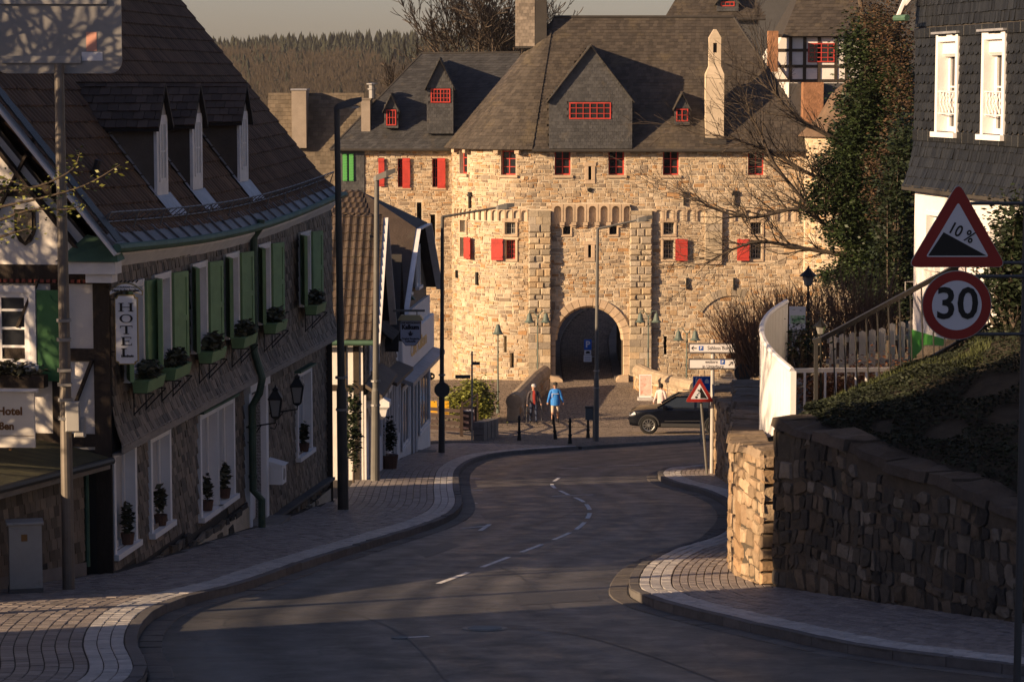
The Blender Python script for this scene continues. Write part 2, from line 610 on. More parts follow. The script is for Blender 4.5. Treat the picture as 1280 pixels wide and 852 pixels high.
timber_m = mat("dark_timber", (0.045, 0.033, 0.025), rough=0.8, nz=(4, 0.3), stretch=(3, 3, 1), bump=(25, 0.4))
green_m = mat("green_shutter", (0.06, 0.17, 0.065), rough=0.5, nz=(2.5, 0.22), bump=(14, 0.12))
green2_m = mat("faded_green_shutter", (0.19, 0.30, 0.14), rough=0.55, nz=(2.5, 0.2), bump=(14, 0.1))
copper_m = mat("copper_green", (0.065, 0.125, 0.085), rough=0.6, nz=(3, 0.3), bump=(10, 0.1))
red_m = mat("red_shutter", (0.44, 0.048, 0.036), rough=0.55, nz=(3.5, 0.25), bump=(14, 0.1))
glass_m = mat("dark_glass", (0.018, 0.02, 0.024), rough=0.08, spec=0.7, nz=(0.8, 0.3))
curtain_m = mat("net_curtain", (0.46, 0.45, 0.45), rough=0.45, spec=0.5, nz=(1.5, 0.12), stretch=(6, 6, 0.6))
iron_m = mat("black_iron", (0.018, 0.018, 0.018), rough=0.5, metal=0.3, spec=0.4)
steel_m = mat("galvanised_steel", (0.32, 0.31, 0.3), rough=0.45, metal=0.7, nz=(4, 0.12))
polegrey_m = mat("painted_grey_steel", (0.14, 0.135, 0.125), rough=0.5, metal=0.2, nz=(2.5, 0.15))
poledark_m = mat("weathered_dark_steel", (0.075, 0.07, 0.063), rough=0.55, metal=0.2, nz=(2.5, 0.2))
lamp_dark = mat("lamp_head_grey", (0.08, 0.078, 0.075), rough=0.5, metal=0.2)
lead_m = mat("lead_sheet", (0.36, 0.36, 0.38), rough=0.5, metal=0.4, nz=(4, 0.25), bump=(8, 0.2))
slate_h = mat("hotel_slate", (0.15, 0.117, 0.088), rough=0.65, spec=0.3, var=0.55, nz=(3, 0.2), bump=(22, 0.25))
slate_dark = mat("anthracite_slate", (0.012, 0.013, 0.0145), rough=0.5, spec=0.4, var=0.45, nz=(5, 0.2), bump=(26, 0.25))
slate_c = mat("castle_roof_slate", (0.062, 0.051, 0.04), rough=0.6, spec=0.45, var=0.3, nz=(1.2, 0.22), bump=(10, 0.3), patch=((0.125, 0.098, 0.06), 0.7, 0.55, 0.6))
slate_g = mat("grey_roof_slate", (0.058, 0.057, 0.057), rough=0.5, spec=0.5, var=0.25, nz=(1.2, 0.2), bump=(10, 0.3), patch=((0.15, 0.12, 0.08), 0.8, 0.58, 0.4))
slate_back = mat("slate_underlay", (0.045, 0.04, 0.036), rough=0.8, nz=(2, 0.2))
tile_m = mat("hotel_roof_tile", (0.13, 0.078, 0.045), rough=0.7, spec=0.25, var=0.28, nz=(2.5, 0.25), bump=(18, 0.2))
tile2_m = mat("brown_roof_tile", (0.07, 0.05, 0.037), rough=0.7, spec=0.35, var=0.3, nz=(2.5, 0.25), bump=(18, 0.3), patch=((0.1, 0.085, 0.06), 1.6, 0.56, 0.6))
tile_back = mat("roof_underlay", (0.03, 0.025, 0.022), rough=0.9)
STONE = [(0.46, 0.355, 0.24), (0.38, 0.28, 0.175), (0.52, 0.42, 0.30), (0.33, 0.245, 0.16), (0.44, 0.305, 0.175), (0.40, 0.325, 0.235), (0.49, 0.375, 0.25), (0.31, 0.25, 0.185), (0.45, 0.34, 0.225), (0.25, 0.19, 0.135), (0.36, 0.21, 0.10)]
stone_c = mat("castle_stone", (0.4, 0.3, 0.2), rough=0.85, cols=STONE, var=0.14, nz=(5, 0.22), bump=(20, 0.5), stretch=(1, 1, 0.45), patch=((0.22, 0.165, 0.11), 0.45, 0.54, 0.55))
ashlar_m = mat("castle_ashlar", (0.4, 0.3, 0.2), rough=0.85, cols=[(0.42, 0.34, 0.235), (0.34, 0.28, 0.2), (0.45, 0.36, 0.245), (0.30, 0.25, 0.19), (0.42, 0.31, 0.19), (0.38, 0.32, 0.245)], var=0.18, nz=(5, 0.22), bump=(16, 0.5))
sandstone_m = mat("dressed_sandstone", (0.46, 0.345, 0.235), rough=0.8, var=0.1, nz=(4, 0.16), bump=(18, 0.25))
mortar_m = mat("mortar", (0.53, 0.45, 0.335), rough=0.95, nz=(3, 0.2), bump=(16, 0.6))
STW = [(0.085, 0.074, 0.06), (0.06, 0.053, 0.045), (0.12, 0.095, 0.07), (0.05, 0.045, 0.04), (0.13, 0.1, 0.07), (0.085, 0.076, 0.065), (0.18, 0.155, 0.125)]
stone_w = mat("retaining_wall_stone", (0.2, 0.15, 0.1), rough=0.8, cols=STW, var=0.25, nz=(7, 0.3), bump=(22, 0.7), patch=((0.09, 0.09, 0.06), 2.2, 0.58, 0.5))
STA = [(0.36, 0.26, 0.17), (0.30, 0.21, 0.135), (0.40, 0.30, 0.20), (0.26, 0.19, 0.125), (0.34, 0.225, 0.13)]
stone_a = mat("sandstone_rubble", (0.34, 0.25, 0.16), rough=0.85, cols=STA, var=0.2, nz=(7, 0.28), bump=(22, 0.7))
joint_w = mat("wall_joint", (0.09, 0.074, 0.056), rough=0.95, nz=(5, 0.3), bump=(20, 0.6))
coping_m = mat("coping_slab", (0.085, 0.068, 0.053), rough=0.75, var=0.25, nz=(5, 0.3), bump=(14, 0.8))
leaf_m = mat("ivy_leaf", (0.024, 0.038, 0.012), rough=0.5, spec=0.4, var=0.45, nz=(0.8, 0.3))
leafd_m = mat("dark_evergreen_leaf", (0.02, 0.03, 0.013), rough=0.55, var=0.4, nz=(0.8, 0.3))
leafy_m = mat("yellow_green_leaf", (0.18, 0.19, 0.04), rough=0.5, var=0.35, nz=(1, 0.2))
box_m = mat("window_box_leaf", (0.06, 0.06, 0.035), rough=0.6, var=0.5)
bark_m = mat("bark", (0.085, 0.065, 0.048), rough=0.9, nz=(5, 0.3), bump=(20, 0.5))
twig_m = mat("brown_twig", (0.21, 0.115, 0.062), rough=0.8, var=0.4)

# ------------------------------------------------------------------ ground, road, pavements
from mathutils.geometry import tessellate_polygon
def sheet(name, poly, dz, m, parent=None):
    pts = [Vector((p[0], p[1], G(p[0], p[1]) + dz)) for p in poly]
    tris = tessellate_polygon([[Vector((p.x, p.y, 0)) for p in pts]])
    mb = MB()
    fs = []
    for a, b, c in tris:
        n = (pts[b] - pts[a]).cross(pts[c] - pts[a])
        fs.append((a, b, c) if n.z > 0 else (a, c, b))
    mb.add(pts, fs)
    return mb.build(name, m, parent)

def px_path(pix):
    return [Vector(GH(u, v)[:2]) for u, v in pix]

LK = [Vector((-4.0, 12)), Vector((-4.1, 20)), Vector((-4.15, 25))] + px_path([(184, 852), (172, 815), (178, 790), (202, 769), (250, 752), (306, 738), (380, 712), (480, 680), (552, 656), (577, 637), (574, 612), (577, 590), (600, 576), (645, 568), (780, 558), (895, 550)]) + [Vector((12.5, 105)), Vector((20, 110))]
LK = smooth_path(LK, 8)
RK = [Vector((3.4, 12)), Vector((4.0, 20)), Vector((4.6, 24)), Vector((6.0, 27.2))] + px_path([(1280, 846), (1090, 822), (966, 797), (834, 765), (797, 751), (786, 742), (789, 726), (802, 711), (834, 694), (884, 678), (905, 663), (914, 645), (900, 628), (872, 616), (838, 607), (822, 598), (830, 590), (863, 586)]) + [Vector((9.0, 80)), Vector((16, 88)), Vector((24, 93))]
RK = smooth_path(RK, 8)

# far ground: terrain sheet reaching the hills
def terrain_z(x, y):
    z = G(x, min(y, 130)) - 0.5
    if y < 0:
        z = G(x, 0) - 0.5 - 0.06 * y
    if y > 130:
        z -= 0.02 * (min(y, 330) - 130)
    if y > 330:
        z += 0.0
    return z
mb = MB()
xs = [-900, -400, -150, -60, -30, -12, 0, 12, 30, 60, 150, 400, 900]
ys = [-60, -20, 0, 20, 60, 107.5, 130, 200, 330, 600, 1200, 2500]
for y in ys:
    for x in xs:
        mb.v.append((x, y, terrain_z(x, y)))
nx_ = len(xs)
for j in range(len(ys) - 1):
    for i in range(nx_ - 1):
        mb.f.append((j * nx_ + i, j * nx_ + i + 1, (j + 1) * nx_ + i + 1, (j + 1) * nx_ + i)); mb.m.append(0)
struct(mb.build("ground", earth_m))

from mathutils.geometry import delaunay_2d_cdt
def road_mesh():
    """road sheet with the position across the carriageway stored for wheel-track wear"""
    loop = [p for p in LK] + [p for p in reversed(RK)]
    n0 = len(loop)
    pts = [Vector((p.x, p.y)) for p in loop]
    y = 24.0
    while y < 104:
        st = 0.35 if y < 60 else 0.6
        x = -6.0
        while x < 14:
            pts.append(Vector((x + 0.03 * sin(y * 7), y + 0.03 * sin(x * 9)))); x += st
        y += st * 1.4
    r = delaunay_2d_cdt(pts, [(i, (i + 1) % n0) for i in range(n0)], [list(range(n0))], 1, 1e-4)
    vs, fs = r[0], r[2]
    Ls = LK[::2]; Rs = RK[::2]
    me = bpy.data.meshes.new("road")
    q = []
    co = []
    for v in vs:
        dl = min((v - p).length_squared for p in Ls) ** 0.5; dr = min((v - p).length_squared for p in Rs) ** 0.5
        q.append(dl / max(dl + dr, 1e-6)); co.append((v.x, v.y, G(v.x, v.y)))
    ff = []
    for f in fs:
        a_, b_, c_ = (Vector(co[i]) for i in f[:3])
        ff.append(tuple(f) if (b_ - a_).cross(c_ - a_).z > 0 else tuple(reversed(f)))
    me.from_pydata(co, [], ff); me.update()
    at_ = me.attributes.new("across", 'FLOAT', 'POINT'); at_.data.foreach_set("value", q)
    me.materials.append(asphalt)
    o = bpy.data.objects.new("road", me); C.objects.link(o); o["_o"] = (0, 0, 0)
    return o
def road_wear(m):
    nt = m.node_tree; N, L = nt.nodes, nt.links
    b = N["Principled BSDF"]
    at_ = N.new("ShaderNodeAttribute"); at_.attribute_name = "across"
    nz_ = N.new("ShaderNodeTexNoise"); nz_.inputs["Scale"].default_value = 0.5; nz_.inputs["Detail"].default_value = 4
    geo = N.new("ShaderNodeNewGeometry"); L.new(geo.outputs["Position"], nz_.inputs["Vector"])
    ad = N.new("ShaderNodeMath"); ad.operation = 'MULTIPLY_ADD'; ad.inputs[1].default_value = 0.09
    L.new(nz_.outputs["Fac"], ad.inputs[0]); L.new(at_.outputs["Fac"], ad.inputs[2])
    rp = N.new("ShaderNodeValToRGB"); e = rp.color_ramp.elements
    cols = [(0.0, .65), (.09, .85), (.17, 1.5), (.24, .42), (.31, 1.35), (.38, .45), (.46, 1.2), (.50, .4), (.53, .4), (.56, 1.3), (.64, .45), (.71, 1.5), (.78, .42), (.86, 1.35), (1.0, .7)]
    while len(e) < len(cols): e.new(.5)
    for i, (p_, v_) in enumerate(cols): e[i].position = p_; e[i].color = (v_, v_, v_, 1)
    L.new(ad.outputs[0], rp.inputs[0])
    # streaks broken up along the lane
    n2 = N.new("ShaderNodeTexNoise"); n2.inputs["Scale"].default_value = 1.6; n2.inputs["Detail"].default_value = 7; n2.inputs["Roughness"].default_value = .7
    L.new(geo.outputs["Position"], n2.inputs["Vector"])
    mx = N.new("ShaderNodeMix"); mx.data_type = 'RGBA'; mx.blend_type = 'MULTIPLY'; mx.inputs["Factor"].default_value = 1.0
    src = b.inputs["Base Color"].links[0].from_socket
    L.new(src, mx.inputs["A"]); L.new(rp.outputs[0], mx.inputs["B"]); L.new(mx.outputs["Result"], b.inputs["Base Color"])
    mr = N.new("ShaderNodeMapRange"); mr.inputs[1].default_value = .3; mr.inputs[2].default_value = .7; mr.inputs[3].default_value = .33; mr.inputs[4].default_value = .62
    L.new(n2.outputs["Fac"], mr.inputs[0]); L.new(mr.outputs[0], b.inputs["Roughness"])
    # fine cracks
    vo = N.new("ShaderNodeTexVoronoi"); vo.feature = 'DISTANCE_TO_EDGE'; vo.inputs["Scale"].default_value = .55
    wv = N.new("ShaderNodeVectorMath"); wv.operation = 'MULTIPLY_ADD'; wv.inputs[1].default_value = (.5, .5, .5)
    L.new(n2.outputs["Color"], wv.inputs[0]); L.new(geo.outputs["Position"], wv.inputs[2]); L.new(wv.outputs[0], vo.inputs["Vector"])
    cr = N.new("ShaderNodeMapRange"); cr.inputs[1].default_value = 0.0; cr.inputs[2].default_value = .012; cr.inputs[3].default_value = .45; cr.inputs[4].default_value = 1
    L.new(vo.outputs["Distance"], cr.inputs[0])
    m3 = N.new("ShaderNodeVectorMath"); m3.operation = 'SCALE'
    L.new(mx.outputs["Result"], m3.inputs[0]); L.new(cr.outputs[0], m3.inputs["Scale"]); L.new(m3.outputs[0], b.inputs["Base Color"])
road_wear(asphalt)
road = struct(road_mesh())
LP = struct(sheet("pavement", [p for p in LK[:-30]] + [Vector((-1.5, 92)), Vector((-8, 92)), Vector((-11, 60)), Vector((-11, 12))], 0.12, joint))
RP = struct(sheet("pavement", [p for p in RK] + [Vector((24, 80)), Vector((12, 70)), Vector((6.5, 62)), Vector((5.6, 45)), Vector((5.2, 37)), Vector((10, 28)), Vector((9, 12))], 0.12, joint))
# plaza in front of the gate
far = [p for p in LK if p.y > 87.0]
plaza = struct(sheet("plaza_pavement", [Vector((-9, far[0].y))] + far[:-1] + [Vector((19, 107.5)), Vector((-14, 107.5))], 0.09, joint))
p2 = sheet("plaza_rear", [Vector((-14, 107.5)), Vector((19, 107.5)), Vector((24, 126.3)), Vector((-14, 126.3))], 0.09, joint, plaza)

def dist_path(p, path):
    best = 1e9
    for i in range(len(path) - 1):
        a = path[i]; d = path[i + 1] - a
        l2 = d.length_squared
        t = 0 if l2 < 1e-9 else max(0, min(1, (p - a).dot(d) / l2))
        q = (a + d * t - p).length_squared
        if q < best: best = q
    return sqrt(best)

def paver(c4, z, h, rng, inset=0.006):
    """one block: four plan corners, small chamfer"""
    cx = sum(p.x for p in c4) / 4; cy = sum(p.y for p in c4) / 4
    dz = rng.uniform(-0.004, 0.005); tx = rng.uniform(-0.02, 0.02); ty = rng.uniform(-0.02, 0.02)
    vs = []
    for p in c4:
        vs.append((p.x, p.y, G(p.x, p.y) + z - h))
    for k in (0.995, 0.9):
        for p in c4:
            x = cx + (p.x - cx) * k; y = cy + (p.y - cy) * k
            vs.append((x, y, G(x, y) + z + dz - (0.006 if k > 0.95 else 0) + tx * (x - cx) + ty * (y - cy)))
    fs = []
    for a in (0, 4):
        for i in range(4):
            fs.append((a + i, a + (i + 1) % 4, a + 4 + (i + 1) % 4, a + 4 + i))
    fs.append((8, 9, 10, 11))
    return vs, fs

def band(path, side, d0, w, l, z, h, ymin, ymax, inside=None, gap=0.012, seed=1, check=True, stag=0.0):
    rng = random.Random(seed)
    a = offset_path(path, side * (d0 + gap / 2)); b = offset_path(path, side * (d0 + w - gap / 2))
    # resample both by arclength of the mid line
    m = [(p + q) / 2 for p, q in zip(a, b)]
    out = []
    acc = [0.0]
    for i in range(len(m) - 1):
        acc.append(acc[-1] + (m[i + 1] - m[i]).length)
    def at(P, s):
        import bisect
        i = min(max(bisect.bisect_right(acc, s) - 1, 0), len(P) - 2)
        t = (s - acc[i]) / max(acc[i + 1] - acc[i], 1e-9)
        return P[i].lerp(P[i + 1], t)
    s = stag
    while s + l < acc[-1]:
        c = at(m, s + l / 2)
        if ymin < c.y < ymax and (inside is None or inside(c)):
            if not check or dist_path(c, path) > d0 + w / 2 - 0.04:
                q = [at(a, s + gap / 2), at(a, s + l - gap / 2), at(b, s + l - gap / 2), at(b, s + gap / 2)]
                if (q[1] - q[0]).dot(q[2] - q[3]) > 0:
                    if (q[1] - q[0]).cross(q[3] - q[0]) < 0:
                        q = [q[0], q[3], q[2], q[1]]
                    out.append(paver(q, z, h, rng))
        s += l
    return out

HB = lambda y: -6.38 + 0.121 * (y - 39.2)
def bld(y):
    if y < 36.5: return -8.2
    if y < 39.2: return -7.7 + (y - 36.5) * 0.4
    if y < 57.4: return HB(y)
    if y < 66: return -4.3
    return -3.95 + 0.03 * (y - 66)
lin = lambda c: c.x > bld(c.y) + 0.05 and -0.02 < c.x / c.y + 0.23
nearL = [p for p in LK if 22 < p.y < 96 and p.x < 3]
nearR = [p for p in RK if 25 < p.y < 84 and p.x < 12]

kerbs = band(nearL, 1, 0.0, 0.16, 0.95, 0.135, 0.22, 24, 95, gap=0.008, seed=3, check=False)
pieces("kerb_stone", kerbs, kerb_m, LP, 120)
gr = []
for i in range(3):
    gr += band(nearL, 1, 0.165 + i * 0.165, 0.165, 0.24, 0.134, 0.1, 24.5, 93, seed=11 + i, check=False, stag=0.08 * i)
pieces("granite_sett", gr, granite_m, LP, 260)
pv = []
for i in range(28):
    pv += band(nearL, 1, 0.67 + i * 0.165, 0.165, 0.215, 0.132, 0.1, 24.5, 92, inside=lin, gap=0.014, seed=31 + i, check=False, stag=0.1 * (i % 2))
pieces("paving_block", pv, paver_m, LP, 300)
gl = band(nearL, -1, 0.01, 0.3, 0.6, 0.012, 0.05, 26, 95, gap=0.01, seed=5, check=False)
pieces("gutter_slab", gl, gutter_m, road, 120)

rin = lambda c: True
kerbs = band(nearR, -1, 0.0, 0.16, 0.8, 0.135, 0.22, 25, 84, gap=0.008, seed=4, check=False)
pieces("kerb_stone", kerbs, kerb_m, RP, 120)
gr = []
for i in range(3):
    gr += band(nearR, -1, 0.165 + i * 0.165, 0.165, 0.24, 0.134, 0.1, 27, 84, seed=17 + i, stag=0.08 * i)
pieces("granite_sett", gr, granite_m, RP, 260)
def rwall(c):
    y = c.y
    if y < 37.3: return c.x < 4.1 + (37.0 - y) * 0.62
    if y < 60: return c.x < 3.9 + (y - 39.2) * 0.09
    return c.x < 6.6 + (y - 60) * 0.15
pv = []
for i in range(22):
    pv += band(nearR, -1, 0.67 + i * 0.125, 0.125, 0.215, 0.132, 0.1, 28, 84, inside=rwall, gap=0.014, seed=61 + i, stag=0.1 * (i % 2))
pieces("paving_block", pv, paver_m, RP, 300)
gl = band(nearR, 1, 0.01, 0.3, 0.6, 0.012, 0.05, 26, 84, gap=0.01, seed=6, check=False)
pieces("gutter_slab", gl, gutter_m, road, 120)

# plaza cobbles, in slightly wavy rows
rng = random.Random(5)
cb = []
y = 88.0
while y < 126.2:
    w = rng.uniform(0.17, 0.21)
    x = -9.0 + rng.uniform(0, 0.2)
    while x < 15.5:
        l = rng.uniform(0.17, 0.26)
        yc = y + 0.12 * sin(x * 0.5 + y * 0.07)
        if -0.085 * yc < x < 0.095 * yc + 1.2 and not (107.45 < yc + w and yc < 107.55) or False:
            ok = True
            if yc < 108:
                # beyond the far kerb only
                pth = far
                # compare with kerb height at x
                ky = None
                for i in range(len(far) - 1):
                    if far[i].x <= x <= far[i + 1].x:
                        t = (x - far[i].x) / max(far[i + 1].x - far[i].x, 1e-6); ky = far[i].y + t * (far[i + 1].y - far[i].y); break
                if ky is None:
                    ky = far[0].y if x < far[0].x else 200
                ok = yc > ky + 0.25
            if ok:
                q = [Vector((x + 0.012, yc + 0.012)), Vector((x + l - 0.012, yc + 0.012)), Vector((x + l - 0.012, yc + w - 0.012)), Vector((x + 0.012, yc + w - 0.012))]
                vs, fs = paver(q, 0.105, 0.05, rng)
                cb.append((vs[4:], [(0, 1, 5, 4), (1, 2, 6, 5), (2, 3, 7, 6), (3, 0, 4, 7), (4, 5, 6, 7)]))
        x += l
    y += w
pieces("cobble", cb, cobble_m, plaza, 200)
kk = [p for p in far]
kerbs = band(kk, 1, 0.0, 0.16, 0.95, 0.115, 0.22, 86, 112, gap=0.008, seed=8, check=False)
pieces("kerb_stone", kerbs, kerb_m, plaza, 60)

# road markings: a thin ribbon mesh for each dash
def ribbon(name, path, w, dz, m, parent):
    a = offset_path(path, w / 2); b = offset_path(path, -w / 2)
    mb = MB()
    for i in range(len(path) - 1):
        q = [a[i], b[i], b[i + 1], a[i + 1]]
        mb.quad(*[(p.x, p.y, G(p.x, p.y) + dz) for p in q])
    return mb.build(name, m, parent)
cl = smooth_path(px_path([(548, 729), (575, 719), (620, 702), (662, 686), (700, 671), (722, 660), (734, 648), (737, 637), (728, 626), (708, 617), (690, 606), (700, 596)]), 8)
acc = 0.0; seg = []; on = True; lim = 1.7
for p, q in zip(cl[:-1], cl[1:]):
    l = (q - p).length
    if on: seg.append(p)
    acc += l
    if acc > lim:
        if on:
            seg.append(q)
            if len(seg) > 1: ribbon("lane_dash", seg, 0.10, 0.005, paint_m, road)
        seg = []; on = not on; acc = 0; lim = 1.7 if on else 0.75
for (u0, v0, u1, v1) in [(574, 611, 603, 613), (576, 627, 596, 629), (577, 660, 610, 657), (600, 663, 612, 655), (690, 620, 742, 618), (575, 596, 600, 598), (700, 585, 722, 585), (498, 797, 536, 795), (760, 582, 800, 581)]:
    pth = [GH(u0, v0), GH((u0 + u1) / 2, (v0 + v1) / 2), GH(u1, v1)]
    ribbon("marking_scrap", [Vector(p[:2]) for p in pth], 0.10, 0.005, paint_m, road)
# manhole and gully covers
def disc_cover(u, v, r, name):
    p = GH(u, v)
    mb = MB()
    ring = [(p.x + r * cos(2 * pi * k / 28), p.y + r * sin(2 * pi * k / 28)) for k in range(28)]
    vs = [(x, y, G(x, y) + 0.006) for x, y in ring] + [(p.x + (x - p.x) * 0.86, p.y + (y - p.y) * 0.86, G(x, p.y + (y - p.y) * 0.86) + 0.010) for x, y in ring]
    vs2 = [(p.x + (x - p.x) * 0.78, p.y + (y - p.y) * 0.78, G(x, p.y + (y - p.y) * 0.78) + 0.006) for x, y in ring]
    vs += vs2
    fs = [(i, (i + 1) % 28, 28 + (i + 1) % 28, 28 + i) for i in range(28)] + [(28 + i, 28 + (i + 1) % 28, 56 + (i + 1) % 28, 56 + i) for i in range(28)] + [tuple(range(56, 84))]
    mb.add(vs, fs)
    for k in range(-3, 4):
        w = sqrt(max(0.01, (0.74 * r) ** 2 - (k * r * 0.2) ** 2))
        y = p.y + k * r * 0.2
        mb.box(p.x - w, p.x + w, y - 0.02, y + 0.02, G(p.x, y) + 0.004, G(p.x, y) + 0.0125)
    return mb.build(name, mat("cast_iron_cover", (0.11, 0.105, 0.1), rough=0.45, metal=0.5, nz=(8, 0.3)), road)
disc_cover(606, 785, 0.31, "manhole_cover")
disc_cover(500, 797, 0.12, "valve_cover")

# repair patches and sealed seams in the asphalt
patch_m = mat("fresh_asphalt", (0.05, 0.048, 0.046), rough=0.5, spec=0.45, nz=(6, 0.25), bump=(60, 0.4))
for q in ([(640, 742), (742, 738), (752, 750), (650, 756)], [(520, 690), (560, 676), (575, 682), (533, 697)], [(600, 642), (640, 636), (648, 642), (606, 649)]):
    pl_ = [Vector(GH(u, v)[:2]) for u, v in q]
    sheet("asphalt_patch", pl_, 0.004, patch_m, road)
for pth in ([(560, 780), (700, 790), (800, 815), (900, 852)], [(420, 760), (500, 790), (560, 852)], [(600, 700), (650, 720), (690, 760)], [(640, 660), (690, 650), (720, 636), (715, 620)]):
    ribbon("tar_seam", smooth_path(px_path(pth), 8), 0.03, 0.005, patch_m, road)
# ------------------------------------------------------------------ castle gatehouse
YC = 126.0
def cx(u, y=YC): return W(u, 300, y).x
def cz(v, y=YC): return W(640, v, y).z
castle = thing("castle_gatehouse", "big stone gatehouse with red shutters, arched gateway and steep slate roof", "castle", (4.0, YC, 1.85))
RA = 4.15
XA = cx(665); YA = YC + RA
XR = cx(1012)
def csurf(s, t, o):
    if s >= XA:
        return Vector((s, YC - o, t))
    ph = (XA - s) / RA
    r = RA + o
    return Vector((XA - r * sin(ph), YA - r * cos(ph), t))
def cframe(s):
    """facade frame at running metre s"""
    if s >= XA:
        return frame(s, YC, 0, 1, 0)
    ph = (XA - s) / RA
    return frame(XA - RA * sin(ph), YA - RA * cos(ph), 0, cos(ph), -sin(ph))
def sapse(u):
    q = max(-1, min(1, (XA - cx(u)) / RA))
    return XA - RA * math.asin(q)
ZE = cz(187); ZB = 1.2
SL = XA - RA * 1.85          # how far the round end is built
# openings: upper row, middle row, small ones
upper = []
for u in (703, 770, 838, 944):
    upper.append((cx(u - 10), cx(u + 10), cz(219), ZE - 0.06))
upper.append((sapse(635) - 0.4, sapse(635) + 0.4, cz(219), ZE - 0.06))
upper.append((sapse(578) - 0.4, sapse(578) + 0.4, cz(219), ZE - 0.06))
mid_hi, mid_lo = [], []
for u in (638, 836, 945):
    s = sapse(u) if u < 665 else cx(u)
    mid_hi.append((s - 0.27, s + 0.27, cz(293), cz(278)))
    mid_lo.append((s - 0.27, s + 0.27, cz(324), cz(300)))
s = sapse(578.5)
mid_hi.append((s - 0.27, s + 0.27, cz(293), cz(278))); mid_lo.append((s - 0.27, s + 0.27, cz(324), cz(300)))
small = [(cx(704), cx(713), cz(293), cz(283)), (cx(762), cx(771), cz(293), cz(283))]
slits = [(cx(735.5), cx(739), cz(225), cz(208)), (cx(735.5), cx(739), cz(322), cz(306)), (cx(933), cx(949), cz(418), cz(402)), (cx(933), cx(949), cz(442), cz(424)),
         (cx(830.5), cx(834.5), cz(443), cz(420)), (sapse(631.5) - 0.08, sapse(631.5) + 0.08, cz(441), cz(420)),
         (sapse(640) - 0.1, sapse(640) + 0.1, cz(460), cz(441))]
AX0, AX1, ASP, AR = cx(697), cx(777), cz(425), (cx(777) - cx(697)) / 2
AXC = (AX0 + AX1) / 2
gate = []
nst = 14
for k in range(nst):
    z0 = ASP + (AR + 0.2) * k / nst; z1 = ASP + (AR + 0.2) * (k + 1) / nst
    w = sqrt(max(0, (AR + 0.2) ** 2 - (z0 - ASP) ** 2))
    gate.append((AXC - w, AXC + w, z0, z1))
gate.append((AX0 - 0.2, AX1 + 0.2, ZB, ASP))
allops = upper + mid_hi + mid_lo + small + slits
mb = MB()
wall_cells(mb, SL, XR, ZB, ZE + 0.05, allops + gate, csurf, rev=0.001, mi=0, nx=0.5)
for (a, b, c, d) in allops:
    R = 0.42
    for q in ((csurf(a, c, 0), csurf(a, d, 0), csurf(a, d, -R), csurf(a, c, -R)), (csurf(b, d, 0), csurf(b, c, 0), csurf(b, c, -R), csurf(b, d, -R)),
              (csurf(a, c, 0), csurf(a, c, -R), csurf(b, c, -R), csurf(b, c, 0)), (csurf(a, d, -R), csurf(a, d, 0), csurf(b, d, 0), csurf(b, d, -R))):
        mb.quad(*q)
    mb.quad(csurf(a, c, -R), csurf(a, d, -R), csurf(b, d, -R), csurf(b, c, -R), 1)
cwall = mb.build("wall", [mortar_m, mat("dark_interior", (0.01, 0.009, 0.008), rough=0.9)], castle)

# machicolation / corbel arches, buttresses, dressed stone around openings are kept clear of the rubble
BUT = [(cx(660.5), cx(688.5)), (cx(787), cx(815))]
ZBT = cz(263)
keep = []
for (a, b) in BUT:
    keep.append((a, b, ZB, ZBT))
for o in mid_hi + mid_lo + small:
    keep.append((o[0] - 0.13, o[1] + 0.13, o[2] - 0.12, o[3] + (0.22 if o in mid_hi else 0.12)))
for o in upper:
    keep.append((o[0] - 0.04, o[1] + 0.04, o[2] - 0.14, o[3]))
for o in slits[:2]:
    keep.append((o[0] - 0.2, o[1] + 0.2, o[2] - 0.2, o[3] + 0.2))
keep += slits[2:]
rings = AR + 0.52
for k in range(10):
    z0 = ASP + rings * k / 10; w = sqrt(max(0, rings ** 2 - (z0 - ASP) ** 2))
    keep.append((AXC - w, AXC + w, z0, z0 + rings / 10))
keep.append((AX0 - 0.5, AX1 + 0.5, ZB, ASP))
# corbel arch band
arch_band = []
def arch_niches(s0, s1, n, z0, z1, wd):
    for i in range(n):
        s = s0 + (s1 - s0) * (i + 0.5) / n
        arch_band.append((s - wd / 2, s + wd / 2, z0, z1))
step = 14.0 / 24.6
arch_niches(sapse(568), XA - 0.2, 13, cz(275), cz(263), 0.30)
arch_niches(cx(817), cx(882), 5, cz(275), cz(262), 0.32)
arch_niches(cx(903), cx(1008), 8, cz(275), cz(262), 0.32)
keep_band = [(SL, cx(660), cz(277.5), cz(261.5)), (cx(816), XR, cz(277.5), cz(261.5)), (cx(689), cx(787), cz(279.5), cz(255))]
st = rubble(csurf, SL, XR - 0.05, ZB, ZE, ch=(0.10, 0.23), cw=(0.14, 0.46), ops=keep + keep_band, depth=(0.008, 0.042), gap=0.012, jit=0.022, wamp=0.05, seed=21)
# beyond the dressed areas the wall is slightly rounder
pieces("rubble_stone", st, stone_c, cwall, 300, region=(570, 190, 1000, 470))

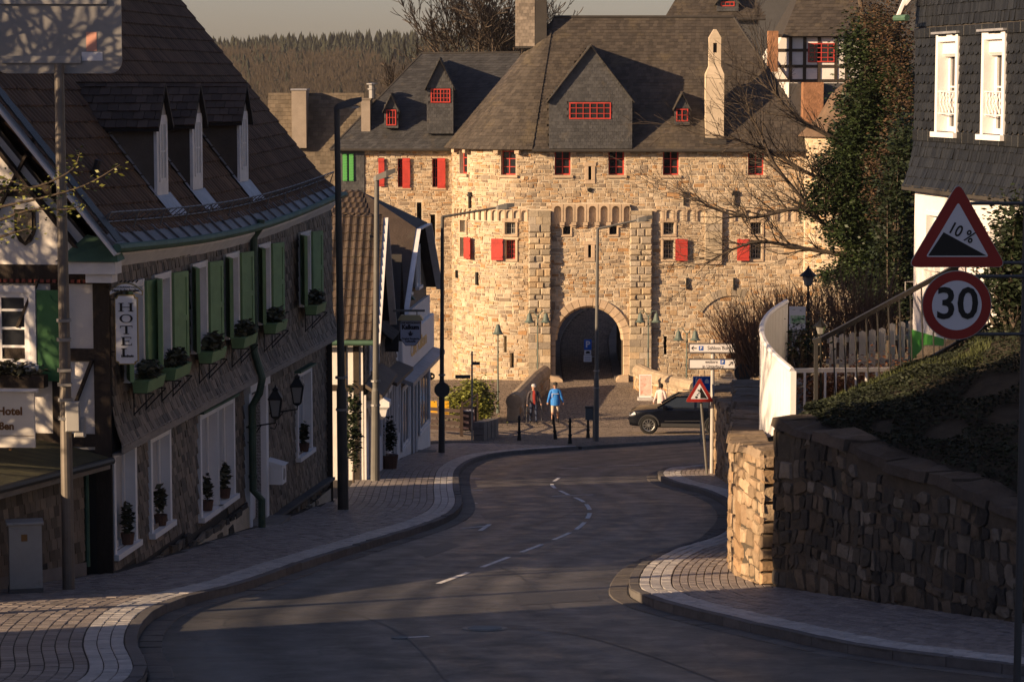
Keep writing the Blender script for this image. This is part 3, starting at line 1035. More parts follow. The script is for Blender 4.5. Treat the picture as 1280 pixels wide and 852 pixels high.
# corbel arches: dressed strip with round-headed niches
def niche_strip(s0, s1, z0, z1, niches, proud):
    out = []
    ops = [(a, b, c - 0.02, (c + d) / 2 + 0.02) for a, b, c, d in niches]
    rng = random.Random(int(s0 * 10) + 5)
    xs = sorted([s0, s1] + [x for o in niches for x in (o[0], o[1])])
    mbp = []
    for i, (a, b, c, d) in enumerate(niches):
        # arch head as a small polygon fan above niche
        n = 6; r = (b - a) / 2; m = (a + b) / 2; zc = d - r
        l = niches[i - 1][1] if i else s0
        l = max(l, a - 0.6); l0 = (l + a) / 2 if i else l
        rgt = niches[i + 1][0] if i + 1 < len(niches) else s1
        r0 = (b + rgt) / 2 if i + 1 < len(niches) else rgt
        g = 0.012
        loop = [(l0 + g, z0), (a, z0), (a, zc)] + [(m - r * cos(pi * k / n), zc + r * sin(pi * k / n)) for k in range(1, n)] + [(b, zc), (b, z0), (r0 - g, z0), (r0 - g, z1), (l0 + g, z1)]
        k = len(loop)
        vs = [csurf(x, y, proud) for x, y in loop] + [csurf(x, y, -0.12) for x, y in loop]
        # concave polygon split into quads by hand
        fs = []
        top = list(range(2, 2 + n + 1))
        # columns
        fs += [(0, 1, 2, k - 1)]
        h = len(top)
        fs += [(top[j], top[j + 1], k - 1) if j < h // 2 else (top[j], top[j + 1], k - 2) for j in range(h - 1)]
        fs += [(top[h // 2], k - 2, k - 1)]
        fs += [(top[-1], top[-1] + 1, top[-1] + 2, k - 2)]
        fs += [(j, k + j, k + (j + 1) % k, (j + 1) % k) for j in range(k)]
        out.append((vs, fs))
    return out
nb = []
L = [n for n in arch_band if n[1] < XA]
nb += niche_strip(SL + 2, cx(660), cz(276), cz(261.8), L, 0.09)
L = [n for n in arch_band if cx(816) < n[0] < cx(890)]
nb += niche_strip(cx(816), cx(884), cz(276), cz(261.8), L, 0.09)
L = [n for n in arch_band if n[0] > cx(890)]
nb += niche_strip(cx(902), XR - 0.05, cz(276), cz(261.8), L, 0.09)
pieces("corbel_arch", nb, sandstone_m, cwall, 300)
big = []
for i in range(7):
    s = cx(692.5 + 14.5 * i)
    big.append((s - 0.01, s + 0.36, cz(276.5), cz(257)))
nb = niche_strip(cx(689), cx(787), cz(277), cz(255.2), big, 0.24)
pieces("machicolation_arch", nb, sandstone_m, cwall)
mb = MB()
for i in range(6):
    s = cx(702.5 + 14.5 * i)
    mb.box(s - 0.12, s + 0.12, YC - 0.22, YC, cz(281.5), cz(277.4))
    mb.box(s - 0.1, s + 0.1, YC - 0.12, YC, cz(284), cz(281.7))
mb.build("corbel", sandstone_m, cwall)

# buttresses with large quoins
for bi, (a, b) in enumerate(BUT):
    P = 0.36 if bi == 0 else 0.24
    m2 = MB(); m2.box(a + 0.03, b - 0.03, YC - P + 0.03, YC + 0.05, ZB, ZBT - 0.03)
    bo = m2.build("buttress", mortar_m, castle)
    zz = ZB; row = 0; rng = random.Random(40 + bi); lst = []
    while zz < ZBT - 0.05:
        h = rng.uniform(0.26, 0.42)
        if zz + h > ZBT - 0.15: h = ZBT - zz
        n = 2 if row % 2 else 3
        cuts = [a] + sorted(a + (b - a) * (k + rng.uniform(-0.12, 0.12)) / n for k in range(1, n)) + [b]
        smooth_zone = zz < cz(420) or zz > cz(285)
        for c0, c1 in zip(cuts[:-1], cuts[1:]):
            mm = MB()
            dd = 0.0 if smooth_zone else rng.uniform(0.02, 0.11)
            mm.bbox(c0 + 0.008, c1 - 0.008, YC - P - dd, YC, zz + 0.008, zz + h - 0.008, c=0.012 if smooth_zone else rng.uniform(0.04, 0.08))
            lst.append((mm.v, mm.f))
        zz += h; row += 1
    pieces("quoin_block", lst, ashlar_m, bo)
# pilaster strip with a corbelled foot
mm = MB(); lst = []
zz = cz(325); rng = random.Random(3)
while zz < ZBT - 0.05:
    h = min(rng.uniform(0.3, 0.45), ZBT - zz)
    m1 = MB(); m1.bbox(cx(881), cx(902.5), YC - 0.22, YC, zz + 0.006, zz + h - 0.006, c=0.02); lst.append((m1.v, m1.f)); zz += h
m0 = MB(); m0.box(cx(882), cx(902), YC - 0.15, YC, cz(330), cz(325.1))
po = m0.build("pilaster", sandstone_m, castle)
pieces("quoin_block", lst, ashlar_m, po)
# relieving arch in the masonry and cross anchors
lst = []
for k in range(16):
    t0 = radians(150 - k * 7.5); t1 = t0 - radians(7)
    c = (cx(915), cz(412)); r0, r1 = 1.75, 2.15
    vs = [(c[0] + r * cos(t), YC - o, c[1] + r * sin(t)) for o in (-0.02, 0.085) for (r, t) in ((r0, t0), (r0, t1), (r1, t1), (r1, t0))]
    lst.append((vs, [(4, 5, 6, 7), (0, 1, 5, 4), (1, 2, 6, 5), (2, 3, 7, 6), (3, 0, 4, 7)]))
pieces("relieving_arch_stone", lst, ashlar_m, cwall)
for (u, v0, v1) in ((855, 241, 257), (918.5, 240, 257), (588, 243, 262), (859, 347, 361), (918, 347, 362), (596.5, 342, 358), (571, 342, 352)):
    s = sapse(u) if u < 665 else cx(u)
    Fr = cframe(s)
    m1 = MB(Fr)
    m1.box(-0.05, 0.05, -0.14, 0, cz(v1), cz(v0))
    if v0 < 300:
        m1.box(-0.16, 0.16, -0.13, 0, cz(v0 + 4), cz(v0 + 1.5)); m1.box(-0.11, 0.11, -0.135, 0, cz(v0 + 1), cz(v0 - 1.5))
    m1.build("wall_anchor", iron_m, castle)
# round loophole
m1 = MB()
m1.tube([(cx(737), YC - 0.09, cz(237.5)), (cx(737), YC + 0.05, cz(237.5))], 0.12, 14)
m1.build("loophole", mat("dark_interior", (0, 0, 0)), castle)

# dressed surrounds and windows
def surround(Fr, x0, x1, z0, z1, w=0.13, top=0.2, bot=0.12, proud=0.07):
    out = []
    for bx in ((x0 - w, x0, z0, z1), (x1, x1 + w, z0, z1), (x0 - w - 0.05, x1 + w + 0.05, z1 + 0.004, z1 + top), (x0 - w, x1 + w, z0 - bot, z0 - 0.004)):
        m1 = MB(Fr); m1.bbox(bx[0] + 0.004, bx[1] - 0.004, -proud, 0.05, bx[2], bx[3], c=0.015); out.append((m1.v, m1.f))
    return out
castle_white = mat("grey_window_bar", (0.30, 0.28, 0.25), rough=0.6)
for i, (a, b, c, d) in enumerate(mid_hi):
    sm = (a + b) / 2; Fr = cframe(sm); h = (b - a) / 2
    o = window(castle, Fr, -h, h, c, d, castle_white, glass_m, y=0.2, fw=0.04, nx=4, ny=2, mull=0.025)
    pieces("window_surround", surround(Fr, -h, h, c, d), sandstone_m, o)
for i, (a, b, c, d) in enumerate(mid_lo):
    sm = (a + b) / 2; Fr = cframe(sm); h = (b - a) / 2
    o = window(castle, Fr, -h, h, c, d, castle_white if i else red_m, glass_m, y=0.22, fw=0.045, nx=4, ny=4, mull=0.025)
    pieces("window_surround", surround(Fr, -h, h, c, d, top=0.1), sandstone_m, o)
    m1 = MB(Fr)
    side = -1 if i in (0, 2) else 1
    x0 = -h - 0.70 if side < 0 else h + 0.06
    m1.box(x0, x0 + 0.62, -0.19, -0.14, c - 0.06, d + 0.06)
    for zz in (c + 0.12, d - 0.12): m1.box(x0 + 0.02, x0 + 0.6, -0.215, -0.189, zz - 0.05, zz + 0.05)
    m1.box(x0 + (0.58 if side < 0 else -0.06), x0 + (0.68 if side < 0 else 0.04), -0.16, 0, c + 0.1, c + 0.13, 1); m1.box(x0 + (0.58 if side < 0 else -0.06), x0 + (0.68 if side < 0 else 0.04), -0.16, 0, d - 0.13, d - 0.1, 1)
    m1.build("shutter", [red_m, iron_m], castle)
for i, (a, b, c, d) in enumerate(upper):
    sm = (a + b) / 2; Fr = cframe(sm); h = (b - a) / 2
    window(castle, Fr, -h, h, c, d, red_m, glass_m, y=0.26, fw=0.07, nx=2, ny=3, mull=0.04)
    m1 = MB(Fr); m1.box(-h - 0.12, h + 0.12, -0.11, 0.24, c - 0.13, c - 0.004); m1.build("window_sill", sandstone_m, castle)
    for sg in (-1, 1):
        m1 = MB(Fr); m1.bbox(sg * (h + 0.16) - 0.13, sg * (h + 0.16) + 0.13, -0.32, 0, d - 0.16, d + 0.02, c=0.03); m1.build("eave_corbel", sandstone_m, castle)
for (a, b, c, d) in small:
    o = window(castle, cframe((a + b) / 2), a - (a + b) / 2, b - (a + b) / 2, c, d, iron_m, glass_m, y=0.2, fw=0.03, nx=2, ny=2, mull=0.02)
    pieces("window_surround", surround(cframe((a + b) / 2), a - (a + b) / 2, b - (a + b) / 2, c, d, w=0.1, top=0.12), sandstone_m, o)
for o in slits[:2]:
    pieces("slit_surround", surround(frame(0, YC, 0, 1, 0), o[0], o[1], o[2], o[3], w=0.2, top=0.2, bot=0.2, proud=0.06), sandstone_m, cwall)

# gate arch: voussoirs, jamb blocks, impost feet
lst = []
n = 17
for k in range(n):
    t0 = pi - pi * k / n; t1 = pi - pi * (k + 1) / n
    g = 0.006
    def ring(r, t, o):
        return (AXC + r * cos(t), YC - o, ASP + r * sin(t) * 1.02)
    r0, r1 = AR, AR + 0.5
    vs = [ring(r0, t0 - g, 0.10), ring(r0, t1 + g, 0.10), ring(r1, t1 + g, 0.13), ring(r1, t0 - g, 0.13), ring(r0, t0 - g, -0.7), ring(r0, t1 + g, -0.7), ring(r1, t1 + g, -0.1), ring(r1, t0 - g, -0.1)]
    vs[0] = ring(r0 + 0.12, t0 - g, 0.12); vs[1] = ring(r0 + 0.12, t1 + g, 0.12)
    e = len(vs)
    vs += [ring(r0, t0 - g, -0.1), ring(r0, t1 + g, -0.1)]
    lst.append((vs, [(3, 2, 1, 0), (0, 1, 9, 8), (8, 9, 5, 4), (2, 3, 7, 6), (0, 3, 7, 4), (1, 2, 6, 5)]))
for sg, x in ((-1, AX0), (1, AX1)):
    zz = ZB; row = 0
    while zz < ASP - 0.02:
        h = min(0.5, ASP - zz)
        m1 = MB()
        ins = 0.1 if zz > cz(440) else 0.0          # wider opening below
        xa, xb = (x - 0.5, x + 0.02 - 0.12) if sg < 0 else (x + 0.12 - 0.02, x + 0.5)
        m1.bbox(xa, xb, YC - 0.13, YC + 0.7, zz + 0.006, zz + h - 0.006, c=0.03)
        lst.append((m1.v, m1.f)); zz += h
portal = MB()
for sg, x in ((-1, AX0), (1, AX1)):
    # scrolled foot stones
    m1 = []
    prof = [(0, 0), (0.55, 0), (0.62, 0.12), (0.6, 0.3), (0.45, 0.42), (0, 0.5)]
    portal.prism([(x + sg * 0.35 - sg * a, YC - 0.75, ZB + 0.55 + b) for a, b in prof], (0, 0.95, 0))
po = portal.build("gate_portal", sandstone_m, castle)
pieces("voussoir", lst, sandstone_m, po)
# passage behind the gate: walls, vault, rising cobbled lane
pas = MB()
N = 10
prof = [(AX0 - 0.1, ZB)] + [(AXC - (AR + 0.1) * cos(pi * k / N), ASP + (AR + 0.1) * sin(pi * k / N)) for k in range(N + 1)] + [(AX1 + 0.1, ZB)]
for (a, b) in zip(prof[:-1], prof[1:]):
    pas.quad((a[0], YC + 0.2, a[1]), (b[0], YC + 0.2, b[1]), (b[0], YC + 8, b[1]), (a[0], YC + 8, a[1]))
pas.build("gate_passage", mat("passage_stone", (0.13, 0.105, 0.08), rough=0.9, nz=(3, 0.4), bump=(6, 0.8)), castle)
lane = MB()
pts = [(0, 126.3), (0, 134), (0.3, 140), (1.6, 147), (5, 154)]
sp = smooth_path([Vector(p) for p in pts], 8)
lz = lambda y: cz(478) + max(0, y - 127) * 0.085
for i in range(len(sp) - 1):
    for (o0, o1, dz0, dz1, mi) in ((-1.9, -1.35, 0.12, 0.12, 1), (-1.35, -1.34, 0.12, 0, 1), (-1.34, 1.34, 0, 0, 0), (1.34, 1.35, 0, 0.12, 1), (1.35, 1.9, 0.12, 0.12, 1)):
        a = offset_path(sp, -o0); b = offset_path(sp, -o1)
        lane.quad((AXC + a[i].x, a[i].y, lz(a[i].y) + dz0), (AXC + b[i].x, b[i].y, lz(b[i].y) + dz1), (AXC + b[i + 1].x, b[i + 1].y, lz(b[i + 1].y) + dz1), (AXC + a[i + 1].x, a[i + 1].y, lz(a[i + 1].y) + dz0), mi)
lane_o = struct(lane.build("lane", [joint, kerb_m]))
rng = random.Random(9); lst = []
yy = 126.35
while yy < 150:
    for k in range(14):
        import bisect
        i = min(range(len(sp)), key=lambda q: abs(sp[q].y - yy)); c = sp[i].x
        x = AXC + c - 1.3 + k * 0.186 + (0.09 if int(yy / 0.19) % 2 else 0)
        z = lz(yy)
        vs = [(x + 0.012, yy, z), (x + 0.17, yy, z), (x + 0.17, yy + 0.17, lz(yy + 0.17)), (x + 0.012, yy + 0.17, lz(yy + 0.17)), (x + 0.03, yy + 0.02, z + 0.022), (x + 0.15, yy + 0.02, z + 0.022), (x + 0.15, yy + 0.15, z + 0.032), (x + 0.03, yy + 0.15, z + 0.032)]
        lst.append((vs, [(4, 5, 6, 7), (0, 1, 5, 4), (1, 2, 6, 5), (2, 3, 7, 6), (3, 0, 4, 7)]))
    yy += 0.19
pieces("cobble", lst, cobble_m, lane_o, 40)
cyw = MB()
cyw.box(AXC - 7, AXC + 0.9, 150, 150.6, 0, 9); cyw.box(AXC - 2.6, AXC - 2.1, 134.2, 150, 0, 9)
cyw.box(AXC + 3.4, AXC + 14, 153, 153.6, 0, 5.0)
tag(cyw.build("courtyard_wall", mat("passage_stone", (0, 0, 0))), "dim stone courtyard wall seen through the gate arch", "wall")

# ---------------- roofs of the gatehouse
ZR = cz(22, 130.4)
ex0 = YC - 0.38
R1 = Vector((cx(692, 130.4), 130.4, ZR)); R2 = Vector((cx(915, 130.4), 130.4, ZR))
zE = ZE - 0.02
def plane_roof(P00, P10, P01, P11):
    """bilinear roof face: bottom edge P00-P10, top edge P01-P11, running metres along the bottom"""
    P00, P10, P01, P11 = map(Vector, (P00, P10, P01, P11))
    nrm = (P10 - P00).cross(P01 - P00 if (P01 - P00).length > 0.01 else P11 - P00).normalized()
    T = (((P01 + P11) / 2) - ((P00 + P10) / 2)).length
    def surf(a, t, o):
        q = t / T
        A = P00.lerp(P01, q); B = P10.lerp(P11, q)
        l = (B - A).length
        return A + (B - A) * ((a) / l if l > 1e-6 else 0) + nrm * o
    def rowlen(t):
        q = min(1, t / T)
        return (0.0, max(0.001, (P10.lerp(P11, q) - P00.lerp(P01, q)).length))
    return surf, rowlen, T
roof_mb = MB()
E0 = Vector((XA, ex0, zE)); E1 = Vector((XR + 0.45, ex0, zE))
s_main, rl_main, T_main = plane_roof(E0, E1, R1, R2)
roof_mb.quad(E0 + Vector((0, 0.03, -0.05)), E1 + Vector((0, 0.03, -0.05)), R2 - Vector((0, 0, 0.05)), R1 - Vector((0, 0, 0.05)))
EB = Vector((XR + 0.45, 134.8, zE))
roof_mb.add([E1, EB, R2], [(0, 1, 2)])
roof_mb.add([R1, R2, EB, Vector((XA, 134.8, zE))], [(0, 1, 2, 3)])
base = [Vector((XA - (RA + 0.38) * sin(pi * k / 24), YA - (RA + 0.38) * cos(pi * k / 24), zE)) for k in range(25)]
for a, b in zip(base[:-1], base[1:]):
    roof_mb.add([b, a, R1], [(0, 1, 2)])
# soffit and gutter board
roof_mb.box(XA, XR + 0.45, ex0 + 0.02, YC + 0.3, zE - 0.09, zE - 0.055)
croof = roof_mb.build("roof", slate_back, castle)
dormer_r = [(cx(685.5, 125.7) - XA, cx(790, 125.7) - XA, -1, 3.2)]
def in_main(a, t):
    p = s_main(a, t, 0)
    u, v = p.x, p.z
    if cx(686) < u < cx(789.5) and v < cz(123): return False
    pk = cx(738)
    if abs(u - pk) < (cz(57) - v) * (2.13 / (cz(57) - cz(123))) and v >= cz(123): return False
    return True
sh = shingles(s_main, rl_main, T_main, 0.22, 0.2, thick=0.022, inside=in_main, seed=5)
def s_cone(a, t, o):
    T = 8.1; q = t / T
    ph = a / (RA + 0.38)
    b = Vector((XA - (RA + 0.38) * sin(ph), YA - (RA + 0.38) * cos(ph), zE))
    flare = 0.25 * max(0, 1 - q * 3) ** 2
    p = b.lerp(R1, q)
    out = Vector((-sin(ph), -cos(ph), 0.6)).normalized()
    return p + out * (o + 0.05) + Vector((0, 0, flare * 0))
rng = random.Random(8)
t = 0.0; k = 0
while t < 7.6:
    q = t / 8.1; Lr = (RA + 0.38) * pi * 0.62 * (1 - q); n = max(3, int(Lr / 0.22))
    for i in range(-1, n):
        a0 = (i + 0.5 * (k % 2)) / n * (RA + 0.38) * pi * 0.62; a1 = a0 + (RA + 0.38) * pi * 0.62 / n
        a0 = max(a0, -0.02)
        if a1 < 0.02: continue
        th = 0.025 * rng.uniform(0.6, 1.4)
        vs = [s_cone(a1 - 0.004, t, th), s_cone(a0 + 0.004, t, th), s_cone(a0 + 0.004, t + 0.26, 0.002), s_cone(a1 - 0.004, t + 0.26, 0.002), s_cone(a1 - 0.004, t, -0.02), s_cone(a0 + 0.004, t, -0.02)]
        sh.append((vs, [(0, 1, 2, 3), (4, 5, 1, 0), (5, 2, 1), (4, 0, 3)]))
    t += 0.2; k += 1
pieces("slate", sh, slate_c, croof, 120)
rg = MB(); rg.tube([R1 + Vector((0, 0, 0.03)), R2 + Vector((0, 0, 0.03))], 0.09, 6); rg.tube([R2, E1 + Vector((0, 0, 0.05))], 0.07, 6)
rg.tube([(XA, ex0 - 0.06, zE - 0.02), (XR + 0.4, ex0 - 0.06, zE - 0.02)], 0.08, 8)
rg.build("ridge", slate_back, croof)

# gabled slate dormer flush with the wall
def gable_dormer(parent, x0, x1, yf, zb, ze, zp, depth, matw, win, name="dormer", over=0.18, rmat=None, roofcol=None):
    """front face at y = yf; win = (x0, x1, z0, z1, nx, ny)"""
    Fr = frame(0, yf, 0, 1, 0)
    pk = (x0 + x1) / 2
    b = MB()
    b.prism([(x0, yf + 0.02, zb), (x1, yf + 0.02, zb), (x1, yf + 0.02, ze), (pk, yf + 0.02, zp), (x0, yf + 0.02, ze)], (0, depth, 0))
    do = b.build(name, slate_back, parent)
    sf = plane_surf(Fr)
    ops = [win[:4]]
    def ins(a, t):
        z = t + zb; x = a
        if z > ze and abs(x - pk) > (zp - z) / (zp - ze) * (x1 - x0) / 2: return False
        return True
    lst = shingles(lambda a, t, o: sf(a, zb + t, o), lambda t: (x0, x1), zp - zb, 0.2, 0.17, thick=0.02, inside=lambda a, t: ins(a, t) and not (win[0] - 0.02 < a < win[1] + 0.02 and win[2] - 0.02 < t + zb < win[3] + 0.02), seed=int(zp * 10))
    pieces("slate", lst, matw, do, 60)
    window(do, Fr, win[0], win[1], win[2], win[3], red_m, glass_m, y=-0.05, fw=0.06, nx=win[4], ny=win[5], mull=0.03, fd=0.09)
    # roof planes
    lst = []
    for sg in (-1, 1):
        e = (x0 if sg < 0 else x1) + sg * over * 0.6
        sl = (zp - ze) / ((x1 - x0) / 2)
        zz = ze - over * 0.6 * sl
        A = Vector((e, yf - over, zz)); B = Vector((e, yf + depth, zz)); Cc = Vector((pk, yf - over, zp + 0.05)); D = Vector((pk, yf + depth, zp + 0.05))
        if sg > 0:
            sfp, rl, T = plane_roof(A, B, Cc, D)
        else:
            sfp, rl, T = plane_roof(B, A, D, Cc)
        m1 = MB(); m1.prism([A, B, D, Cc], (0, 0, -0.06)); m1.build("dormer_roof", slate_back, do)
        lst += shingles(sfp, rl, T, 0.22, 0.2, thick=0.022, seed=3 + sg)
    pieces("roof_slate", lst, rmat or slate_c, do, 30)
    # verge boards
    for sg in (-1, 1):
        e = (x0 if sg < 0 else x1) + sg * over * 0.6
        m1 = MB(); m1.beam((e, yf - over - 0.012, ze - over * 0.6 * (zp - ze) / ((x1 - x0) / 2) - 0.03), (pk, yf - over - 0.012, zp + 0.0), 0.02, 0.14, up=(0, 1, 0)); m1.build("verge_board", slate_back, do)
    return do
gable_dormer(castle, cx(686, 125.7), cx(789.5, 125.7), 125.62, ZE + 0.06, cz(124, 125.7), cz(57.5, 125.7), 5.5, slate_g, (cx(711, 125.7), cx(763, 125.7), cz(149, 125.7), cz(128, 125.7), 6, 3))
# small dormer window on the roof
yf = 126.3
gable_dormer(castle, cx(842, yf), cx(861, yf), yf, cz(156, yf), cz(134, yf), cz(117, yf), 2.2, slate_g, (cx(844, yf), cx(859, yf), cz(152, yf), cz(136, yf), 2, 2), over=0.12)
# rendered chimney with a pinnacle top
chx, chy = cx(891.5, 126.3), 126.3
ch = MB()
w = 0.46
zt = cz(93, chy)
ch.box(chx - w, chx + w, chy - 0.35, chy + 0.6, cz(172, chy), zt)
ch.add([(chx - w, chy - 0.35, zt), (chx + w, chy - 0.35, zt), (chx + w, chy + 0.6, zt), (chx - w, chy + 0.6, zt), (chx - 0.3, chy - 0.2, cz(83, chy)), (chx + 0.3, chy - 0.2, cz(83, chy)), (chx + 0.3, chy + 0.4, cz(83, chy)), (chx - 0.3, chy + 0.4, cz(83, chy))],
       [(0, 1, 5, 4), (1, 2, 6, 5), (2, 3, 7, 6), (3, 0, 4, 7)])
z1 = cz(83, chy); z2 = cz(48, chy); z3 = cz(37, chy)
ch.box(chx - 0.3, chx - 0.1, chy - 0.2, chy + 0.4, z1, z2); ch.box(chx + 0.1, chx + 0.3, chy - 0.2, chy + 0.4, z1, z2)
ch.box(chx - 0.1, chx + 0.1, chy - 0.2, chy + 0.4, z1, cz(66, chy)); ch.box(chx - 0.1, chx + 0.1, chy - 0.2, chy + 0.4, cz(54, chy), z2)
ch.box(chx - 0.1, chx + 0.1, chy + 0.1, chy + 0.4, cz(66, chy), cz(54, chy), 1)
ch.prism([(chx - 0.32, chy - 0.22, z2), (chx + 0.32, chy - 0.22, z2), (chx + 0.06, chy - 0.22, z3), (chx - 0.06, chy - 0.22, z3)], (0, 0.64, 0))
co = ch.build("chimney", [mat("chimney_render", (0.50, 0.41, 0.30), rough=0.85, nz=(2, 0.2), bump=(12, 0.3), patch=((0.3, 0.22, 0.14), 1.5, 0.56, 0.6)), iron_m], castle)
fl = MB(); fl.box(chx - w - 0.12, chx + w + 0.12, chy - 0.55, chy + 0.7, cz(180, chy), cz(172, chy)); fl.build("flashing", slate_back, co)
# slate-hung chimney on the ridge
sc = MB()
sx0, sx1, sy = cx(644, 129.6), cx(683, 129.6), 129.6
sc.box(sx0, sx1, sy, sy + 1.3, ZR - 1.6, ZR + 3.2)
so = sc.build("slate_chimney", slate_back, castle)
Fr = frame(sx0, sy, 0, 1, 0)
lst = shingles(lambda a, t, o: Fr @ Vector((a, -o, ZR - 1.5 + t)), lambda t: (0, (sx1 - sx0) * 0.62), 4.6, 0.2, 0.17, seed=2)
pieces("slate", lst, mat("pale_chimney_slate", (0.24, 0.2, 0.16), rough=0.7, var=0.25, nz=(2, 0.2)), so, 30)
Fr2 = frame(sx1, sy, 0, 0.001, 1)

# ---------------- round tower at the right end
tw = thing("round_tower", "round rubble stone tower half hidden by ivy beside the gatehouse", "tower", (cx(1064, 125), 126.2, 2))
tc = Vector((cx(1064, 125), 126.2, 0)); TR = 2.3
def tsurf(s, t, o):
    ph = s / TR
    return Vector((tc.x - (TR + o) * cos(ph), tc.y - (TR + o) * sin(ph), t))
m1 = MB()
Ztt = cz(168, 128)
for k in range(26):
    a = pi * TR * k / 26; b = pi * TR * (k + 1) / 26
    m1.quad(tsurf(a, 1, 0), tsurf(b, 1, 0), tsurf(b, Ztt, 0), tsurf(a, Ztt, 0))
two = m1.build("wall", mortar_m, tw)
st = rubble(tsurf, 0.5, pi * TR * 0.9, 3, Ztt, ch=(0.13, 0.26), cw=(0.18, 0.5), depth=(0.008, 0.042), gap=0.012, jit=0.022, seed=77)
pieces("rubble_stone", st, stone_c, two, 120)
m1 = MB()
m1.lathe([(TR + 0.35, 0), (TR * 0.72, 0.9), (0.9, 2.2), (0.05, 2.9)], (tc.x, tc.y, Ztt - 0.05), 24)
m1.build("roof", mat("brown_roof_slate", (0.15, 0.1, 0.065), rough=0.7, nz=(2.5, 0.3), bump=(6, 0.8)), tw)

# ---------------- lower wing on the left with red and green shutters
YL = 131.0
wing = thing("stone_wing", "lower stone wing with red shutters and grey slate roof joined to the gatehouse", "building", (cx(500, YL), YL, 2))
Fr = frame(0, YL, 0, 1, 0)
xw0, xw1 = cx(426, YL), cx(575, YL)
ze = cz(186, YL)
xs_ = cx(456, YL)
ops = [(cx(474, YL), cx(480.5, YL), cz(233, YL), cz(197, YL))]
for u in (502, 545):
    ops.append((cx(u - 4.5, YL), cx(u + 10, YL), cz(234, YL), cz(198, YL)))
for (u, v0, v1) in ((524, 253, 275), (541, 268, 308)):
    ops.append((cx(u - 3, YL), cx(u + 3, YL), cz(v1, YL), cz(v0, YL)))
m1 = MB(); sf = plane_surf(Fr)
wall_cells(m1, xs_, xw1, 1.0, ze, ops, sf, rev=0.35)
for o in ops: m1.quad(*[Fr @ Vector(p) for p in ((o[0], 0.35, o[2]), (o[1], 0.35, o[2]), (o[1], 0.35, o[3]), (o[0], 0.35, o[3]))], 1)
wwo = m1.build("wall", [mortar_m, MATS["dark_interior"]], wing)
st = rubble(sf, xs_, xw1, 3.5, ze, ch=(0.10, 0.22), cw=(0.14, 0.42), ops=[(a - 0.04, b + 0.04, c - 0.08, d + 0.06) for a, b, c, d in ops], depth=(0.008, 0.042), gap=0.012, jit=0.022, seed=55)
pieces("rubble_stone", st, stone_c, wwo, 160)
for i, (a, b, c, d) in enumerate(ops):
    if i == 0 or i > 2: continue
    window(wing, Fr, a, a + (b - a) * 0.55, c, d, red_m, glass_m, y=0.2, fw=0.05, nx=2, ny=3, mull=0.03)
def red_shutter(x0, x1, z0, z1):
    m = MB(Fr); m.box(x0, x1, -0.12, -0.075, z0, z1)
    for zz in (z0 + 0.15, z1 - 0.15): m.box(x0 + 0.02, x1 - 0.02, -0.145, -0.119, zz - 0.05, zz + 0.05)
    m.build("shutter", red_m, wing)
for (a, b) in ((473.5, 481), (503.5, 513), (547, 557)):
    red_shutter(cx(a, YL), cx(b, YL), cz(235 if a > 500 else 233, YL), cz(197.5, YL))
for o in ops[1:3]:
    m = MB(Fr); m.box(o[0] - 0.1, o[1] + 0.1, -0.1, 0.3, o[2] - 0.13, o[2] - 0.003); m.build("window_sill", sandstone_m, wing)
# slate hung bay with green shutters
m1 = MB(); m1.box(xw0, xs_ - 0.004, YL - 0.06, YL + 4, cz(260, YL), ze); bay = m1.build("slate_bay", slate_back, wing)
lst = shingles(lambda a, t, o: Fr @ Vector((a, -0.06 - o, cz(260, YL) + t)), lambda t: (xw0, xs_), ze - cz(260, YL), 0.22, 0.18, seed=4)
pieces("slate", lst, slate_g, bay, 40)
for u in (432, 440):
    m = MB(Fr); a, b, c, d = cx(u - 2.8, YL), cx(u + 2.8, YL), cz(226, YL), cz(192, YL)
    m.box(a, b, -0.14, -0.09, c, d)
    for k in range(10):
        zz = c + 0.08 + (d - c - 0.16) * k / 9; m.box(a + 0.03, b - 0.03, -0.16, -0.139, zz - 0.03, zz + 0.03)
    m.build("shutter", mat("bright_green_shutter", (0.10, 0.36, 0.10), rough=0.5), bay)
# roof
yr = 135.2
A = Vector((cx(414, YL), YL - 0.4, ze - 0.02)); B = Vector((cx(600, YL), YL - 0.4, ze - 0.02))
Tl = Vector((cx(528, yr), yr, cz(67, yr))); Tr = Vector((cx(650, yr), yr, cz(66, yr)))
m1 = MB(); m1.add([A, B, Tr, Tl], [(0, 1, 2, 3)]); m1.add([A, Tl, Vector((A.x, 139.5, A.z))], [(0, 1, 2)]); m1.add([Tl, Tr, Vector((B.x, 139.5, A.z)), Vector((A.x, 139.5, A.z))], [(0, 1, 2, 3)])
m1.box(A.x + 0.1, B.x, YL - 0.36, YL + 0.2, ze - 0.08, ze - 0.035)
wr = m1.build("roof", slate_back, wing)
sfp, rl, T = plane_roof(A, B, Tl, Tr)
lst = shingles(lambda a, t, o: sfp(a, t, o + 0.02), rl, T, 0.24, 0.2, thick=0.022, seed=14)
pieces("slate", lst, slate_g, wr, 60)
rg = MB(); rg.tube([Tl, Tr], 0.08, 6); rg.tube([A, Tl], 0.07, 6); rg.tube([(A.x, A.y - 0.05, A.z - 0.02), (B.x, A.y - 0.05, A.z - 0.02)], 0.075, 6); rg.build("ridge", slate_back, wr)
yf = 131.0
gable_dormer(wing, cx(534, yf), cx(567, yf), yf, cz(167, yf), cz(107, yf), cz(74, yf), 3.6, slate_g, (cx(539, yf), cx(563.5, yf), cz(128.5, yf), cz(111, yf), 6, 3), rmat=slate_g)
yf = 131.2
